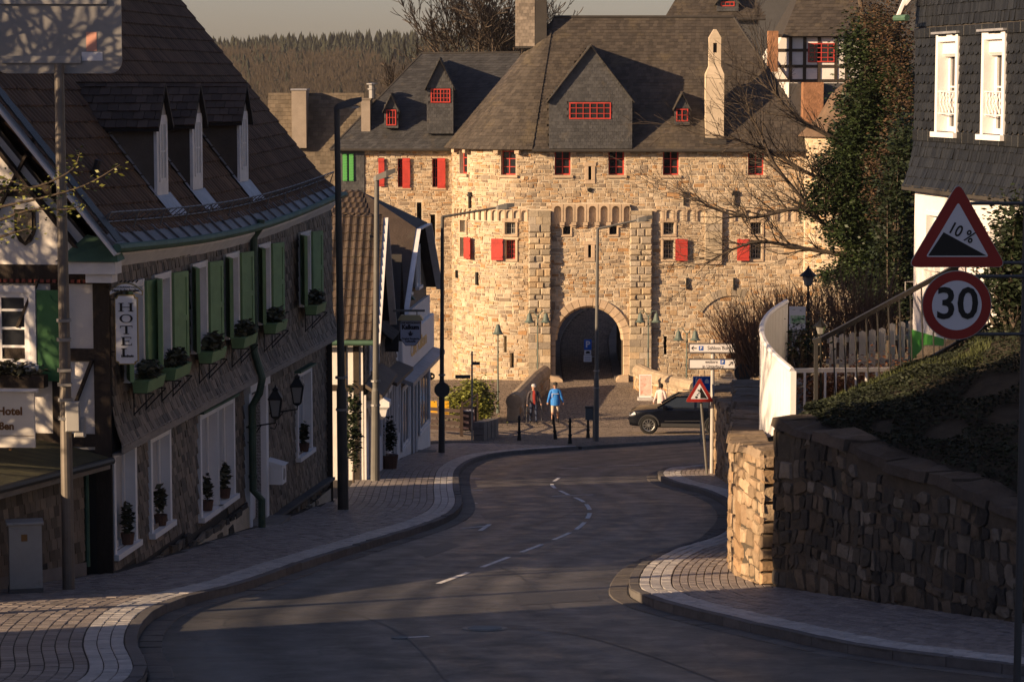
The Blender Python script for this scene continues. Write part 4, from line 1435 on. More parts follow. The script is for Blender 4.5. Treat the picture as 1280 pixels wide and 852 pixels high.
gable_dormer(wing, cx(481, yf), cx(498.5, yf), yf, cz(160, yf), cz(136, yf), cz(119, yf), 2.8, slate_g, (cx(483.5, yf), cx(496, yf), cz(157, yf), cz(137, yf), 3, 2), over=0.14, rmat=slate_g)
# its chimney
sy = 131.4
m1 = MB(); a, b = cx(452.5, sy), cx(463.5, sy)
m1.box(a, b, sy, sy + 2.4, cz(187, sy), cz(125, sy)); m1.box(a - 0.05, b + 0.05, sy - 0.05, sy + 2.45, cz(125, sy), cz(123, sy))
wc = m1.build("chimney", mat("pale_chimney_slate", (0, 0, 0)), wing)
m1 = MB(); c = (cx(465, sy), sy + 0.8, cz(123, sy))
m1.lathe([(0.17, 0), (0.17, 0.45), (0.24, 0.45), (0.24, 0.52), (0.17, 0.54), (0.17, 0.72), (0.3, 0.72), (0.3, 0.78), (0.0, 0.82)], c, 12); m1.build("chimney_cowl", steel_m, wc)

# ---------------- slate house behind the hotel roof
YS = 136.0
sh_ = thing("slate_house", "weathered slate house with broad chimney rising behind the hotel roof", "house", (-11, YS, 6))
x0, x1 = cx(360, YS), cx(470, YS)
m1 = MB()
A = Vector((x0 - 1, YS - 3, cz(262, YS - 3))); B = Vector((cx(456, YS - 3), YS - 3, cz(262, YS - 3))); Cc = Vector((x0 - 1, YS, cz(118, YS))); D = Vector((cx(456, YS), YS, cz(118, YS)))
m1.add([A, B, D, Cc], [(0, 1, 2, 3)])
m1.add([Cc, D, Vector((B.x, YS + 3, A.z)), Vector((A.x, YS + 3, A.z))], [(0, 1, 2, 3)])
m1.box(A.x + 0.2, B.x - 0.2, YS - 2.7, YS + 2.7, 2, A.z - 0.05)
m1.add([B, Vector((B.x, YS + 3, A.z)), D], [(0, 1, 2)])
ro = m1.build("roof", slate_back, sh_)
sfp, rl, T = plane_roof(A, B, Cc, D)
lst = shingles(lambda a, t, o: sfp(a, t, o + 0.02), rl, T, 0.28, 0.24, thick=0.026, seed=24)
pieces("slate", lst, mat("mossy_slate", (0.15, 0.12, 0.085), rough=0.75, var=0.25, nz=(1.2, 0.3), bump=(8, 0.4)), ro, 60)
m1 = MB(); sy = YS - 1.9
m1.box(cx(366, sy), cx(384, sy), sy, sy + 2.0, cz(185, sy), cz(113, sy)); m1.box(cx(365, sy), cx(385, sy), sy - 0.05, sy + 2.05, cz(113, sy), cz(111, sy), 1)
m1.build("chimney", [mat("pale_chimney_slate", (0, 0, 0)), lead_m], sh_)

# ---------------- castle buildings higher up behind
YH = 150.0
hf = thing("half_timbered_house", "half-timbered castle house with red windows high behind the gatehouse", "house", (cx(1020, YH), YH, 8))
Fr = frame(0, YH, 0, 1, 0)
m1 = MB(Fr)
x0, x1 = cx(985, YH), cx(1100, YH)
zb, ze2 = cz(102, YH), cz(44, YH)
m1.box(x0, x1, 0, 6, zb - 8, ze2 + 0.3)
m1.prism([(cx(962, YH), 0, cz(72, YH)), (x0, 0, zb), (x0, 0, ze2), (cx(976, YH), 0, ze2)], (0, 6, 0))
hw = m1.build("wall", plaster_m, hf)
m1 = MB(Fr); m1.box(cx(984, YH), x1 + 0.1, -0.25, 0.1, zb - 8, zb - 0.1); m1.build("base_wall", slate_g, hf)
m1 = MB(Fr)
for u in (985.5, 1003, 1021, 1042, 1055, 1075):
    m1.box(cx(u, YH) - 0.1, cx(u, YH) + 0.1, -0.05, 0.02, zb, ze2)
for v in (101, 83, 63, 45):
    m1.box(cx(966, YH), x1, -0.045, 0.02, cz(v, YH) - 0.09, cz(v, YH) + 0.09)
m1.beam((cx(963, YH), -0.03, cz(72, YH)), (cx(985, YH), -0.03, zb), 0.04, 0.22, up=(0, 1, 0))
m1.build("timber_frame", timber_m, hf)
window(hf, Fr, cx(1007, YH), cx(1040, YH), cz(78, YH), cz(54, YH), red_m, glass_m, y=-0.09, fw=0.07, nx=4, ny=4, mull=0.04, fd=0.08)
m1 = MB()
yr = YH + 3.2
A = Vector((cx(974, YH), YH - 0.5, ze2 - 0.1)); B = Vector((cx(1110, YH), YH - 0.5, ze2 - 0.1)); Cc = Vector((cx(1008, yr), yr, cz(-40, yr))); D = Vector((cx(1060, yr), yr, cz(-40, yr)))
m1.add([A, B, D, Cc], [(0, 1, 2, 3)]); m1.add([A, Cc, Vector((A.x, YH + 7, A.z))], [(0, 1, 2)]); m1.add([Cc, D, Vector((B.x, YH + 7, A.z)), Vector((A.x, YH + 7, A.z))], [(0, 1, 2, 3)])
rf = m1.build("roof", slate_back, hf)
sfp, rl, T = plane_roof(A, B, Cc, D)
lst = shingles(lambda a, t, o: sfp(a, t, o + 0.02), rl, T, 0.3, 0.26, thick=0.026, seed=33)
pieces("slate", lst, slate_c, rf, 40)
# brick stub below it
m1 = MB(); m1.box(cx(1001, 149), cx(1026, 149), 148.6, 149.9, cz(175, 149), cz(103, 149)); m1.build("plinth", mat("red_brown_stone", (0.28, 0.14, 0.075), rough=0.9, nz=(4, 0.35), bump=(8, 0.8)), hf)
m1 = MB(); m1.box(cx(957, 149), cx(969, 149), 148.5, 149.3, cz(90, 149), cz(39, 149)); m1.build("chimney", mat("red_brown_stone", (0, 0, 0)), hf)

YT = 158.0
hh = thing("palace_roof", "big dark hipped palace roof rising behind the gatehouse ridge", "building", (cx(900, YT), YT, 8))
m1 = MB()
A = Vector((cx(828, YT), YT, cz(24, YT))); B = Vector((cx(952, YT), YT, cz(24, YT))); Cc = Vector((cx(868, 161), 161, cz(-45, 161))); D = Vector((cx(915, 161), 161, cz(-45, 161)))
m1.add([A, B, D, Cc], [(0, 1, 2, 3)]); m1.add([B, Vector((B.x, 164, B.z)), D], [(0, 1, 2)])
m1.box(A.x + 0.3, B.x - 0.3, YT + 0.3, 164, 6, A.z - 0.02, 1)
rf = m1.build("roof", [slate_back, slate_g], hh)
sfp, rl, T = plane_roof(A, B, Cc, D)
pieces("slate", shingles(lambda a, t, o: sfp(a, t, o + 0.02), rl, T, 0.3, 0.26, thick=0.026, seed=34), slate_c, rf, 30)
rg = MB(); rg.tube([(A.x - 0.1, A.y - 0.05, A.z), (B.x + 0.1, A.y - 0.05, A.z)], 0.1, 6); rg.build("gutter", slate_back, hh)
gable_dormer(hh, cx(894, YT), cx(921, YT), YT + 0.3, cz(14, YT), cz(2, YT), cz(-14, YT), 3, slate_g, (cx(899, YT), cx(916, YT), cz(8, YT), cz(2, YT), 3, 1), over=0.2)
hh2 = thing("keep_roof", "black slate keep wall looming behind the half-timbered house", "building", (cx(985, 170), 170, 8))
m1 = MB(); m1.box(cx(935, 170), cx(1150, 170), 170, 176, 5, cz(-10, 170)); m1.build("wall", slate_g, hh2)
m1 = MB(); m1.prism([(cx(930, 170), 169.5, cz(-10, 170)), (cx(1155, 170), 169.5, cz(-10, 170)), (cx(1100, 170), 169.5, cz(-60, 170)), (cx(980, 170), 169.5, cz(-60, 170))], (0, 7, 0)); m1.build("roof", slate_c, hh2)
# ------------------------------------------------------------------ hotel on the left
hotel = thing("hotel_building", "slate-hung hotel with green shutters and long dark tiled roof on the left", "hotel", (-6.26, 39.2, 9.1))
Hf = frame(-6.38, 39.2, 0, 0.12, 0.9928)
Gf = frame(-6.38, 39.2, 0, 0.9928, -0.12)
HL = 18.3
ZBAND, ZEV = 11.25, 14.25
upw = [(x, x + 0.9, 12.28, 13.70) for x in (0.8, 2.55, 5.15, 7.7, 10.5, 14.6)]
grw = [(0.5, 1.65, 9.42, 11.0), (2.75, 3.9, 9.36, 10.92), (6.2, 8.75, 9.03, 10.85), (14.9, 16.3, 8.84, 10.6)]
door = (10.1, 11.4, 7.9, 10.75)
su = plane_surf(Hf); 
sg_ = lambda s, t, o: Hf @ Vector((s, 0.16 - o, t))
m = MB()
wall_cells(m, 0, HL, ZBAND - 0.1, ZEV - 0.1, upw, su, rev=0.2)
wall_cells(m, 0, HL, 6.5, ZBAND - 0.1, grw + [door], sg_, rev=0.25)
m2 = MB(Hf); m2.box(0, HL, -0.0, 0.16, ZBAND - 0.12, ZBAND - 0.1)
m.v += m2.v; o0 = len(m.v) - 8; m.f += [tuple(i + o0 for i in f) for f in m2.f]; m.m += [0] * 6
# gable end and rear
W_ = 8.0
def gquad(*p): m.poly([Gf @ Vector(q) for q in p])
gquad((-W_, 0, 6.5), (-0.0, 0, 6.5), (0, 0, ZEV - 0.1), (-W_ / 2, 0, ZEV + 4.8), (-W_, 0, ZEV - 0.1))
far_ = [Hf @ Vector(q) for q in ((HL, 0, 6.5), (HL, W_, 6.5), (HL, W_, ZEV), (HL, W_ / 2, ZEV + 4.8), (HL, 0, ZEV))]
m.poly(far_)
back_ = [Hf @ Vector(q) for q in ((0, W_, 6.5), (0, W_, ZEV), (HL, W_, ZEV), (HL, W_, 6.5))]
m.poly(back_)
hw = m.build("wall", slate_back, hotel)
# slates: first floor flaring at the foot
def su_fl(a, t, o):
    z = ZBAND + t
    fl = 0.16 * max(0, 1 - t / 0.75) ** 2
    return Hf @ Vector((a, -o - fl - 0.004, z))
ops = [(a - 0.1, b + 0.1, c - ZBAND - 0.1, d - ZBAND + 0.12) for a, b, c, d in upw]
lst = shingles(su_fl, lambda t: (0, HL), ZEV - ZBAND - 0.2, 0.125, 0.16, ops=ops, thick=0.03, jit=0.012, seed=41)
opg = [(a - 0.12, b + 0.12, c - 6.6, d - 6.6 + 0.1) for a, b, c, d in grw] + [(door[0] - 0.2, door[1] + 0.2, 0, door[3] - 6.6 + 0.2)]
def ledge(x):
    return 9.17 - 0.043 * x if x < 9.9 else 8.02 - 0.022 * (x - 11.5)
lst += shingles(lambda a, t, o: Hf @ Vector((a, 0.156 - o, 6.6 + t)), lambda t: (0, HL), ZBAND - 0.1 - 6.6, 0.17, 0.14, ops=opg, thick=0.03, jit=0.005, seed=42, inside=lambda a, t: 6.6 + t > ledge(a) - 0.04)
pieces("slate", lst, slate_h, hw, 300)
# foot board of the first floor
m = MB(Hf); m.beam((0, -0.17, ZBAND - 0.045), (HL, -0.17, ZBAND - 0.045), 0.035, 0.15); m.box(0, HL, -0.15, 0.15, ZBAND - 0.14, ZBAND - 0.11)
m.build("floor_band", mat("weathered_board", (0.26, 0.23, 0.2), rough=0.8, nz=(4, 0.25), stretch=(1, 1, 4), bump=(14, 0.3)), hotel)
# plinth: ledge board and rubble
for (xa, xb) in ((0.0, 9.95), (11.5, HL)):
    m = MB(Hf); m.beam((xa, 0.06, ledge(xa) - 0.03), (xb, 0.06, ledge(xb) - 0.03), 0.22, 0.06)
    m.build("plinth_ledge", mat("dark_ledge_board", (0.1, 0.095, 0.09), rough=0.7, nz=(4, 0.3), bump=(14, 0.3)), hotel)
m = MB(Hf); m.box(0, HL, 0.05, 0.155, 6.4, 7.6); m.box(0, 9.95, 0.06, 0.15, 7.6, 8.6)
po = m.build("plinth", mortar_m, hotel)
st = rubble(lambda s, t, o: Hf @ Vector((s, 0.1 - o, t)), 0.1, HL, 6.9, 9.3, ch=(0.16, 0.34), cw=(0.22, 0.6), depth=(0.02, 0.07), gap=0.025, jit=0.03, seed=9, top=lambda x: ledge(x) - 0.02 if not (9.95 < x < 11.5) else 0)
pieces("plinth_stone", st, stone_w, po, 200)
# windows
for (a, b, c, d) in upw:
    o = window(hotel, Hf, a, b, c, d, white_old, curtain_m, y=0.05, fw=0.075, nx=2, ny=1, casing=0.1, cy=-0.075, sill=0.12, mull=0.05)
    for side in (-1, 1):
        hx = a - 0.1 if side < 0 else b + 0.1
        ang = radians(22 if side < 0 else 14)
        dx, dy = side * cos(ang), -sin(ang)
        sw = 0.52
        fr = Hf @ frame(hx, -0.09, 0, dx * side, dy * side) if False else None
        M2 = Hf @ Matrix(((dx, -dy * side, 0, hx), (dy, dx * side, 0, -0.09), (0, 0, 1, 0), (0, 0, 0, 1)))
        ms = MB(M2)
        th = 0.02
        ms.box(0, sw, -th, th, c - 0.02, d + 0.06)
        for e in (-1, 1):
            y0, y1 = (-th - 0.014, -th + 0.001) if e < 0 else (th - 0.001, th + 0.014)
            ms.box(0, 0.08, y0, y1, c - 0.02, d + 0.06); ms.box(sw - 0.08, sw, y0, y1, c - 0.02, d + 0.06)
            for zz in (c - 0.02, c + 0.62, d - 0.04):
                ms.box(0.08, sw - 0.08, y0, y1, zz, zz + 0.1)
        ms.build("shutter", green2_m, hotel)
for i, (a, b, c, d) in enumerate(grw):
    Fg = Hf @ Matrix.Translation((0, 0.16, 0))
    if i == 2:
        mid_ = (a + b) / 2
        for (p, q) in ((a, mid_ - 0.06), (mid_ + 0.06, b)):
            window(hotel, Fg, p, q, c, d, white_m, curtain_m, y=0.1, fw=0.09, nx=1, ny=1, casing=0.11, cy=-0.07, sill=0.14, hood=0.16)
    else:
        window(hotel, Fg, a, b, c, d, white_m, curtain_m, y=0.1, fw=0.09, nx=1, ny=1, casing=0.11, cy=-0.07, sill=0.14, hood=0.16)
# door with surround and fanlight
Fg = Hf @ Matrix.Translation((0, 0.16, 0))
m = MB(Fg); a, b, c, d = door
m.box(a - 0.22, a, -0.12, 0.2, c, d + 0.12); m.box(b, b + 0.22, -0.12, 0.2, c, d + 0.12); m.box(a - 0.26, b + 0.26, -0.16, 0.2, d + 0.125, d + 0.3)
for k in range(8):
    t = pi * k / 8; t1 = pi * (k + 1) / 8; cxm = (a + b) / 2
    m.beam((cxm + 0.62 * cos(t), -0.1, d + 0.3 + 0.4 * sin(t)), (cxm + 0.62 * cos(t1), -0.1, d + 0.3 + 0.4 * sin(t1)), 0.14, 0.1, up=(0, 1, 0))
do = m.build("door_surround", white_m, hotel)
m = MB(Fg); m.box(a, b, 0.12, 0.17, c, d); 
for (p, q) in ((0.12, 0.55), (0.72, 1.18)):
    m.box(a + p, a + q, 0.105, 0.121, c + 0.2, c + 1.0); m.box(a + p, a + q, 0.105, 0.121, c + 1.15, c + 2.1)
dd = m.build("door", white_old, hotel)
m = MB(Fg); m.tube([(a + 0.62, 0.07, c + 1.05), (a + 0.62, 0.07, c + 1.25)], 0.015, 6); m.build("handle", steel_m, dd)
m = MB(Fg); m.box(a - 0.3, b + 0.3, -0.55, 0.15, c - 0.6, c + 0.22); m.build("doorstep", mat("doorstep_stone", (0.2, 0.18, 0.16), rough=0.8, nz=(5, 0.2)), hotel)

# roof
def sag(x, t): return -0.24 * sin(pi * max(0, min(1, x / HL))) * max(0, 1 - t / 4.0)
PT = math.atan(1.235)
def rs(a, t, o):
    w = t * cos(PT)
    kick = 0.22 * max(0, 1 - t / 1.1) ** 2            # flatter foot of the roof
    return Hf @ Vector((a, -0.2 + w - o * sin(PT), ZEV + t * sin(PT) + kick + sag(a, t) + o * cos(PT)))
RT = 6.7
RX0, RX1 = -0.45, HL + 0.25
m = MB()
for i in range(20):
    for j in range(8):
        a0 = RX0 + (RX1 - RX0) * i / 20; a1 = RX0 + (RX1 - RX0) * (i + 1) / 20; t0, t1 = [0.0, 0.3, 0.7, 1.2, 2, 3, 4, 5.2, RT][j:j + 2]
        m.quad(rs(a0, t0, -0.02), rs(a1, t0, -0.02), rs(a1, t1, -0.02), rs(a0, t1, -0.02))
top0, top1 = rs(RX0, RT, 0), rs(RX1, RT, 0)
m.poly([top0, top1, Hf @ Vector((RX1, W_ + 0.5, ZEV)), Hf @ Vector((RX0, W_ + 0.5, ZEV))])
hr = m.build("roof", tile_back, hotel)
dx_ = [5.0, 7.55, 11.4]
def in_roof(a, t):
    for d in dx_:
        if d - 0.36 < a < d + 0.36 and 1.15 < t < 2.4: return False
    return t > 0.3
lst = pantiles(rs, lambda t: (RX0, RX1), RT, 0.21, 0.34, inside=in_roof, seed=3, amp=0.75)
pieces("roof_tile", lst, tile_m, hr, 300)
# zinc strip at the eave and gutter
m = MB()
for i in range(24):
    a0 = RX0 + (RX1 - RX0) * i / 24; a1 = RX0 + (RX1 - RX0) * (i + 1) / 24
    m.quad(rs(a0, -0.02, 0.03), rs(a1, -0.02, 0.03), rs(a1, 0.5, 0.05), rs(a0, 0.5, 0.05))
    m.beam(rs(a0, 0.0, 0.045), rs(a0, 0.48, 0.065), 0.03, 0.04)
m.build("eave_sheet", mat("eave_zinc", (0.17, 0.16, 0.16), rough=0.5, metal=0.4, nz=(2.5, 0.5), bump=(8, 0.3)), hr)
m = MB()
pts = [Hf @ Vector((RX0 - 0.05 + (RX1 - RX0 + 0.1) * i / 24, -0.27, ZEV + 0.2 + sag((RX1 - RX0) * i / 24, 0))) for i in range(25)]
m.tube(pts, 0.075, 8)
go = m.build("gutter", copper_m, hotel)
m = MB(Hf)
for i in range(18):
    x0, x1 = HL * i / 18, HL * (i + 1) / 18
    for (x, s_) in ((x0, 0),):
        z0 = ZEV + sag(x0, 0); z1 = ZEV + sag(x1, 0)
        m.add([(x0, -0.16, z0 + 0.06), (x1, -0.16, z1 + 0.06), (x1, 0.0, z1 - 0.14), (x0, 0.0, z0 - 0.14)], [(0, 3, 2, 1)])
        m.add([(x0, -0.16, z0 + 0.06), (x1, -0.16, z1 + 0.06), (x1, -0.16, z1 + 0.24), (x0, -0.16, z0 + 0.24)], [(0, 1, 2, 3)])
m.build("eave_soffit", white_old, hotel)
# snow guard
m = MB()
n = 44
for z in (0.0, 1.0):
    m.tube([rs(RX0 + 0.3 + (RX1 - RX0 - 0.6) * i / n, 0.62, 0.08 + 0.26 * z) for i in range(n + 1)], 0.014, 4)
for i in range(n + 1):
    a = RX0 + 0.3 + (RX1 - RX0 - 0.6) * i / n
    m.tube([rs(a, 0.62, 0.08), rs(a, 0.62, 0.36)], 0.009, 4)
    if i % 4 == 0:
        m.beam(rs(a, 0.42, 0.05), rs(a, 0.62, 0.34), 0.02, 0.02)
m.build("snow_guard", mat("weathered_zinc_rail", (0.2, 0.19, 0.18), rough=0.5, metal=0.5), hr)
# dormers
for d in dx_:
    y0 = 0.5; zb = ZEV + 0.9; ze = zb + 1.3; zp = ze + 0.5; hw_ = 0.36
    m = MB(Hf)
    m.prism([(d - hw_, y0, zb - 0.3), (d + hw_, y0, zb - 0.3), (d + hw_, y0, ze), (d, y0, zp), (d - hw_, y0, ze)], (0, 3.0, 0))
    dob = m.build("dormer", slate_h, hotel)
    m = MB(Hf)
    m.box(d - hw_ - 0.02, d + hw_ + 0.02, y0 - 0.06, y0 - 0.005, zb - 0.12, ze)
    m.prism([(d - hw_, y0 - 0.05, ze), (d + hw_, y0 - 0.05, ze), (d, y0 - 0.05, zp)], (0, 0.045, 0), 1)
    m.build("dormer_front", [white_old, mat("grey_board", (0.35, 0.32, 0.29), rough=0.7, nz=(4, 0.2))], dob)
    window(dob, Hf @ Matrix.Translation((0, y0 - 0.06, 0)), d - 0.24, d + 0.24, zb + 0.12, ze - 0.1, white_old, curtain_m, y=-0.02, fw=0.06, nx=2, ny=2, fd=0.03)
    lst = []
    for sg in (-1, 1):
        ov = 0.14
        sl = (zp - ze) / hw_
        e = d + sg * (hw_ + 0.16); zz = zp - (hw_ + 0.16) * sl
        A = Hf @ Vector((e, y0 - ov, zz)); B = Hf @ Vector((e, y0 + 2.6, zz)); Cc = Hf @ Vector((d, y0 - ov, zp + 0.04)); D = Hf @ Vector((d, y0 + 2.6, zp + 0.04))
        mm = MB(); mm.prism([A, B, D, Cc], (0, 0, -0.06)); mm.build("dormer_roof", tile_back, dob)
        if sg > 0:
            sf, rl, T = plane_roof(A, B, Cc, D)
        else:
            sf, rl, T = plane_roof(B, A, D, Cc)
        lst += shingles(lambda a, t, o: sf(a, t, o + 0.01), rl, T, 0.2, 0.17, thick=0.03, seed=4 + sg)
    pieces("roof_slate", lst, mat("dormer_tile", (0.1, 0.068, 0.048), rough=0.6, var=0.3, nz=(3, 0.2)), dob, 60)
    # lead flashing: apron and side strips
    m = MB()
    for k in range(6):
        a0 = d - hw_ - 0.1 + (2 * hw_ + 0.35) * k / 6; a1 = a0 + (2 * hw_ + 0.35) / 6
        m.quad(rs(a0, 0.64 + 0.08 * random.random(), 0.075), rs(a1, 0.64 + 0.08 * random.random(), 0.075), rs(a1, 1.16, 0.08), rs(a0, 1.16, 0.08))
    for k in range(7):
        t0 = 1.12 + k * 0.22
        m.quad(rs(d - hw_ - 0.14, t0, 0.09), rs(d - hw_ + 0.02, t0, 0.09), rs(d - hw_ + 0.02, t0 + 0.2, 0.09), rs(d - hw_ - 0.13, t0 + 0.2, 0.075))
    m.build("flashing", lead_m, dob)
m = MB()
m.tube([rs(8.4, 2.1, -0.1), rs(8.4, 2.1, 0.05), rs(8.4, 2.1, 0.05) + Vector((0, 0, 0.4))], 0.06, 8); m.tube([rs(1.9, 1.5, -0.1), rs(1.9, 1.5, 0.05) + Vector((0, 0, 0.35))], 0.06, 8)
m.build("vent_pipe", mat("dark_vent", (0.05, 0.04, 0.035), rough=0.6), hr)

# gable end: plaster panels, timber, barge board
m = MB(Gf)
m.poly([(-W_ + 0.1, -0.02, 7), (-0.05, -0.02, 7), (-0.05, -0.02, ZEV - 0.1), (-W_ / 2, -0.02, ZEV + 4.65), (-W_ + 0.1, -0.02, ZEV - 0.1)])
gp = m.build("gable_wall", plaster_m, hotel)
m = MB(Gf)
m.box(-0.26, 0.004, -0.07, -0.021, 8.5, ZEV - 0.1); m.box(-0.95, -0.78, -0.062, -0.021, 11.3, 13.9)
for zz in (13.95, 12.72, 11.35): m.box(-W_, -0.26, -0.066, -0.021, zz - 0.1, zz + 0.1)
m.box(-2.6, 0, -0.07, -0.021, ZEV - 0.32, ZEV - 0.1); m.box(-4.0, -0.9, -0.066, -0.022, ZEV + 0.98, ZEV + 1.16)
m.beam((-0.75, -0.045, 11.5), (-0.28, -0.045, 12.65), 0.045, 0.15, up=(0, 1, 0)); m.beam((-1.5, -0.04, 13.15), (-1.15, -0.04, 13.9), 0.045, 0.15, up=(0, 1, 0)); m.beam((-1.15, -0.04, ZEV + 1.9), (-2.2, -0.04, ZEV), 0.045, 0.16, up=(0, 1, 0))
sl = 1.235
m.beam((0.0, -0.05, ZEV - 0.42), (-3.8, -0.05, ZEV - 0.42 + 3.8 * sl), 0.06, 0.3, up=(0, 1, 0))
m.build("timber_frame", timber_m, gp)
m = MB(Gf)
m.beam((0.27, -0.47, ZEV + 0.1), (-3.85, -0.47, ZEV + 0.1 + 4.12 * sl), 0.04, 0.3, up=(0, 1, 0))
m.build("barge_board", white_old, hotel)
m = MB(Gf)
for k in range(24):
    x = 0.27 - k * 0.17; z = ZEV + 0.3 + (0.27 - x) * sl
    m.beam((x, -0.34, z), (x - 0.185, -0.34, z + 0.185 * sl + 0.012), 0.34, 0.022)
m.build("verge_slates", slate_dark, hr)
# dentil string course, shield, little copper pent roof with cornice box
m = MB(Gf)
for k in range(40): m.box(-0.3 - k * 0.1, -0.245 - k * 0.1, -0.11, -0.06, ZEV - 0.38, ZEV - 0.33)
m.build("dentil_course", mat("brick_red_dentil", (0.25, 0.07, 0.05), rough=0.8), gp)
m = MB(Gf)
m.prism([(-1.52, -0.06, ZEV + 0.78), (-1.18, -0.06, ZEV + 0.78), (-1.18, -0.06, ZEV + 0.42), (-1.25, -0.06, ZEV + 0.27), (-1.35, -0.06, ZEV + 0.2), (-1.45, -0.06, ZEV + 0.27), (-1.52, -0.06, ZEV + 0.42)], (0, 0.05, 0))
m.prism([(-1.47, -0.075, ZEV + 0.73), (-1.23, -0.075, ZEV + 0.73), (-1.23, -0.075, ZEV + 0.43), (-1.35, -0.075, ZEV + 0.26), (-1.47, -0.075, ZEV + 0.43)], (0, 0.02, 0), 1)
m.build("shield", [timber_m, mat("shield_relief", (0.3, 0.24, 0.16), rough=0.7, nz=(14, 0.6), bump=(30, 0.8))], gp)
m = MB(Gf)
m.add([(-0.75, -0.42, ZEV - 0.02), (0.26, -0.42, ZEV - 0.02), (0.26, 0.0, ZEV + 0.0), (-0.75, 0.0, ZEV + 0.0), (-0.35, 0.0, ZEV + 0.38), (0.1, 0.0, ZEV + 0.3)], [(0, 1, 5, 4), (1, 2, 5), (0, 4, 3), (0, 3, 2, 1)])
m.build("pent_roof", copper_m, hotel)
m = MB(Gf); m.box(-0.62, 0.2, -0.36, 0.0, ZEV - 0.22, ZEV - 0.03); m.box(-0.3, 0.13, -0.3, 0.0, ZEV - 0.36, ZEV - 0.222); m.build("cornice", white_old, hotel)
# gable window with green shutter
o = window(hotel, Gf, -2.3, -1.28, 12.55, 13.72, white_m, glass_m, y=-0.10, fw=0.09, nx=2, ny=4, casing=0.1, cy=-0.13, sill=0.16, fd=0.07, mull=0.04)
m = MB(Gf)
m.box(-1.16, -0.72, -0.12, -0.08, 12.3, 13.75)
for e in (0, 1):
    z0 = 12.38 + e * 0.7
    m.prism([(-1.08, -0.135, z0), (-0.8, -0.135, z0), (-0.8, -0.135, z0 + 0.46), (-0.9, -0.135, z0 + 0.52), (-0.94, -0.135, z0 + 0.6), (-1.0, -0.135, z0 + 0.52), (-1.08, -0.135, z0 + 0.46)], (0, 0.016, 0))
m.build("shutter", green_m, hotel)
# downpipe on the street front and one in the passage
m = MB(Hf)
m.tube([(9.75, -0.27, ZEV + 0.1), (9.75, -0.25, ZEV - 0.05), (9.75, -0.12, ZEV - 0.25), (9.75, -0.1, ZBAND + 0.5), (9.75, -0.26, ZBAND - 0.05), (9.75, -0.2, ZBAND - 0.35), (9.75, -0.05, ZBAND - 0.6), (9.75, -0.05, 8.95), (9.85, -0.2, 8.75), (9.85, -0.2, 8.1)], 0.075, 10)
for z in (13.2, 12.2, 10.2, 9.2): m.tube([(9.75, -0.1 if z > 11 else -0.05, z), (9.75, -0.1 if z > 11 else -0.05, z + 0.06)], 0.09, 10)
m.build("downpipe", mat("dark_green_pipe", (0.05, 0.085, 0.06), rough=0.5, nz=(3, 0.3)), hotel)
# brackets of the window boxes are parts of the boxes (things of their own)
def leaf_quad(mb, c, r, rng, flat=0.0):
    a = rng.uniform(0, 2 * pi); b = rng.uniform(-1.2, 1.2)
    u = Vector((cos(a), sin(a), rng.uniform(-0.5, 0.5))).normalized()
    w = u.cross(Vector((sin(b), rng.uniform(-1, 1), cos(b)))).normalized()
    c = Vector(c)
    mb.add([c - u * r, c + w * r * 0.55, c + u * r * 1.1, c - w * r * 0.55], [(0, 1, 2, 3)])
def bush_mesh(c, rx, ry, rz, n, r, seed, M=None):
    rng = random.Random(seed); mb = MB()
    for _ in range(n):
        while True:
            p = Vector((rng.uniform(-1, 1), rng.uniform(-1, 1), rng.uniform(-1, 1)))
            if p.length < 1: break
        p *= 0.65 + 0.35 * rng.random()
        q = Vector((p.x * rx, p.y * ry, p.z * rz))
        q = (M.to_3x3() @ q) if M else q
        leaf_quad(mb, Vector(c) + q, r * rng.uniform(0.6, 1.3), rng)
    return mb
order = ["beside the hotel sign", "at the second hotel window", "at the third hotel window", "left of the hotel downpipe", "right of the hotel downpipe", "at the hotel window farthest downhill"]
for i, (a, b, c, d) in enumerate(upw):
    loc = Hf @ Vector(((a + b) / 2, -0.25, c - 0.3))
    t = thing("window_box", "green flower box on iron brackets " + order[i], "window box", loc, "flower boxes under the hotel windows")
    m = MB(Hf)
    m.add([(a - 0.1, -0.42, c - 0.06), (b + 0.1, -0.42, c - 0.06), (b + 0.1, -0.14, c - 0.06), (a - 0.1, -0.14, c - 0.06), (a - 0.06, -0.38, c - 0.26), (b + 0.06, -0.38, c - 0.26), (b + 0.06, -0.16, c - 0.26), (a - 0.06, -0.16, c - 0.26)],
          [(0, 1, 5, 4)[::-1], (1, 2, 6, 5)[::-1], (2, 3, 7, 6)[::-1], (3, 0, 4, 7)[::-1], (4, 5, 6, 7)[::-1], (0, 1, 2, 3)])
    m.build("trough", green2_m, t)
    for x in (a + 0.08, b - 0.08):
        m = MB(Hf); m.tube([(x, -0.12, c - 0.28), (x, -0.46, c - 0.28)], 0.012, 5); m.tube([(x, -0.46, c - 0.28), (x, -0.13, c - 0.62)], 0.012, 5); m.tube([(x, -0.12, c - 0.65), (x, -0.12, c - 0.2)], 0.012, 5)
        m.build("bracket", iron_m, t)
    bush_mesh(Hf @ Vector(((a + b) / 2, -0.28, c + 0.06)), 0.55, 0.2, 0.22, 260, 0.07, 100 + i, Hf).build("foliage", box_m, t)
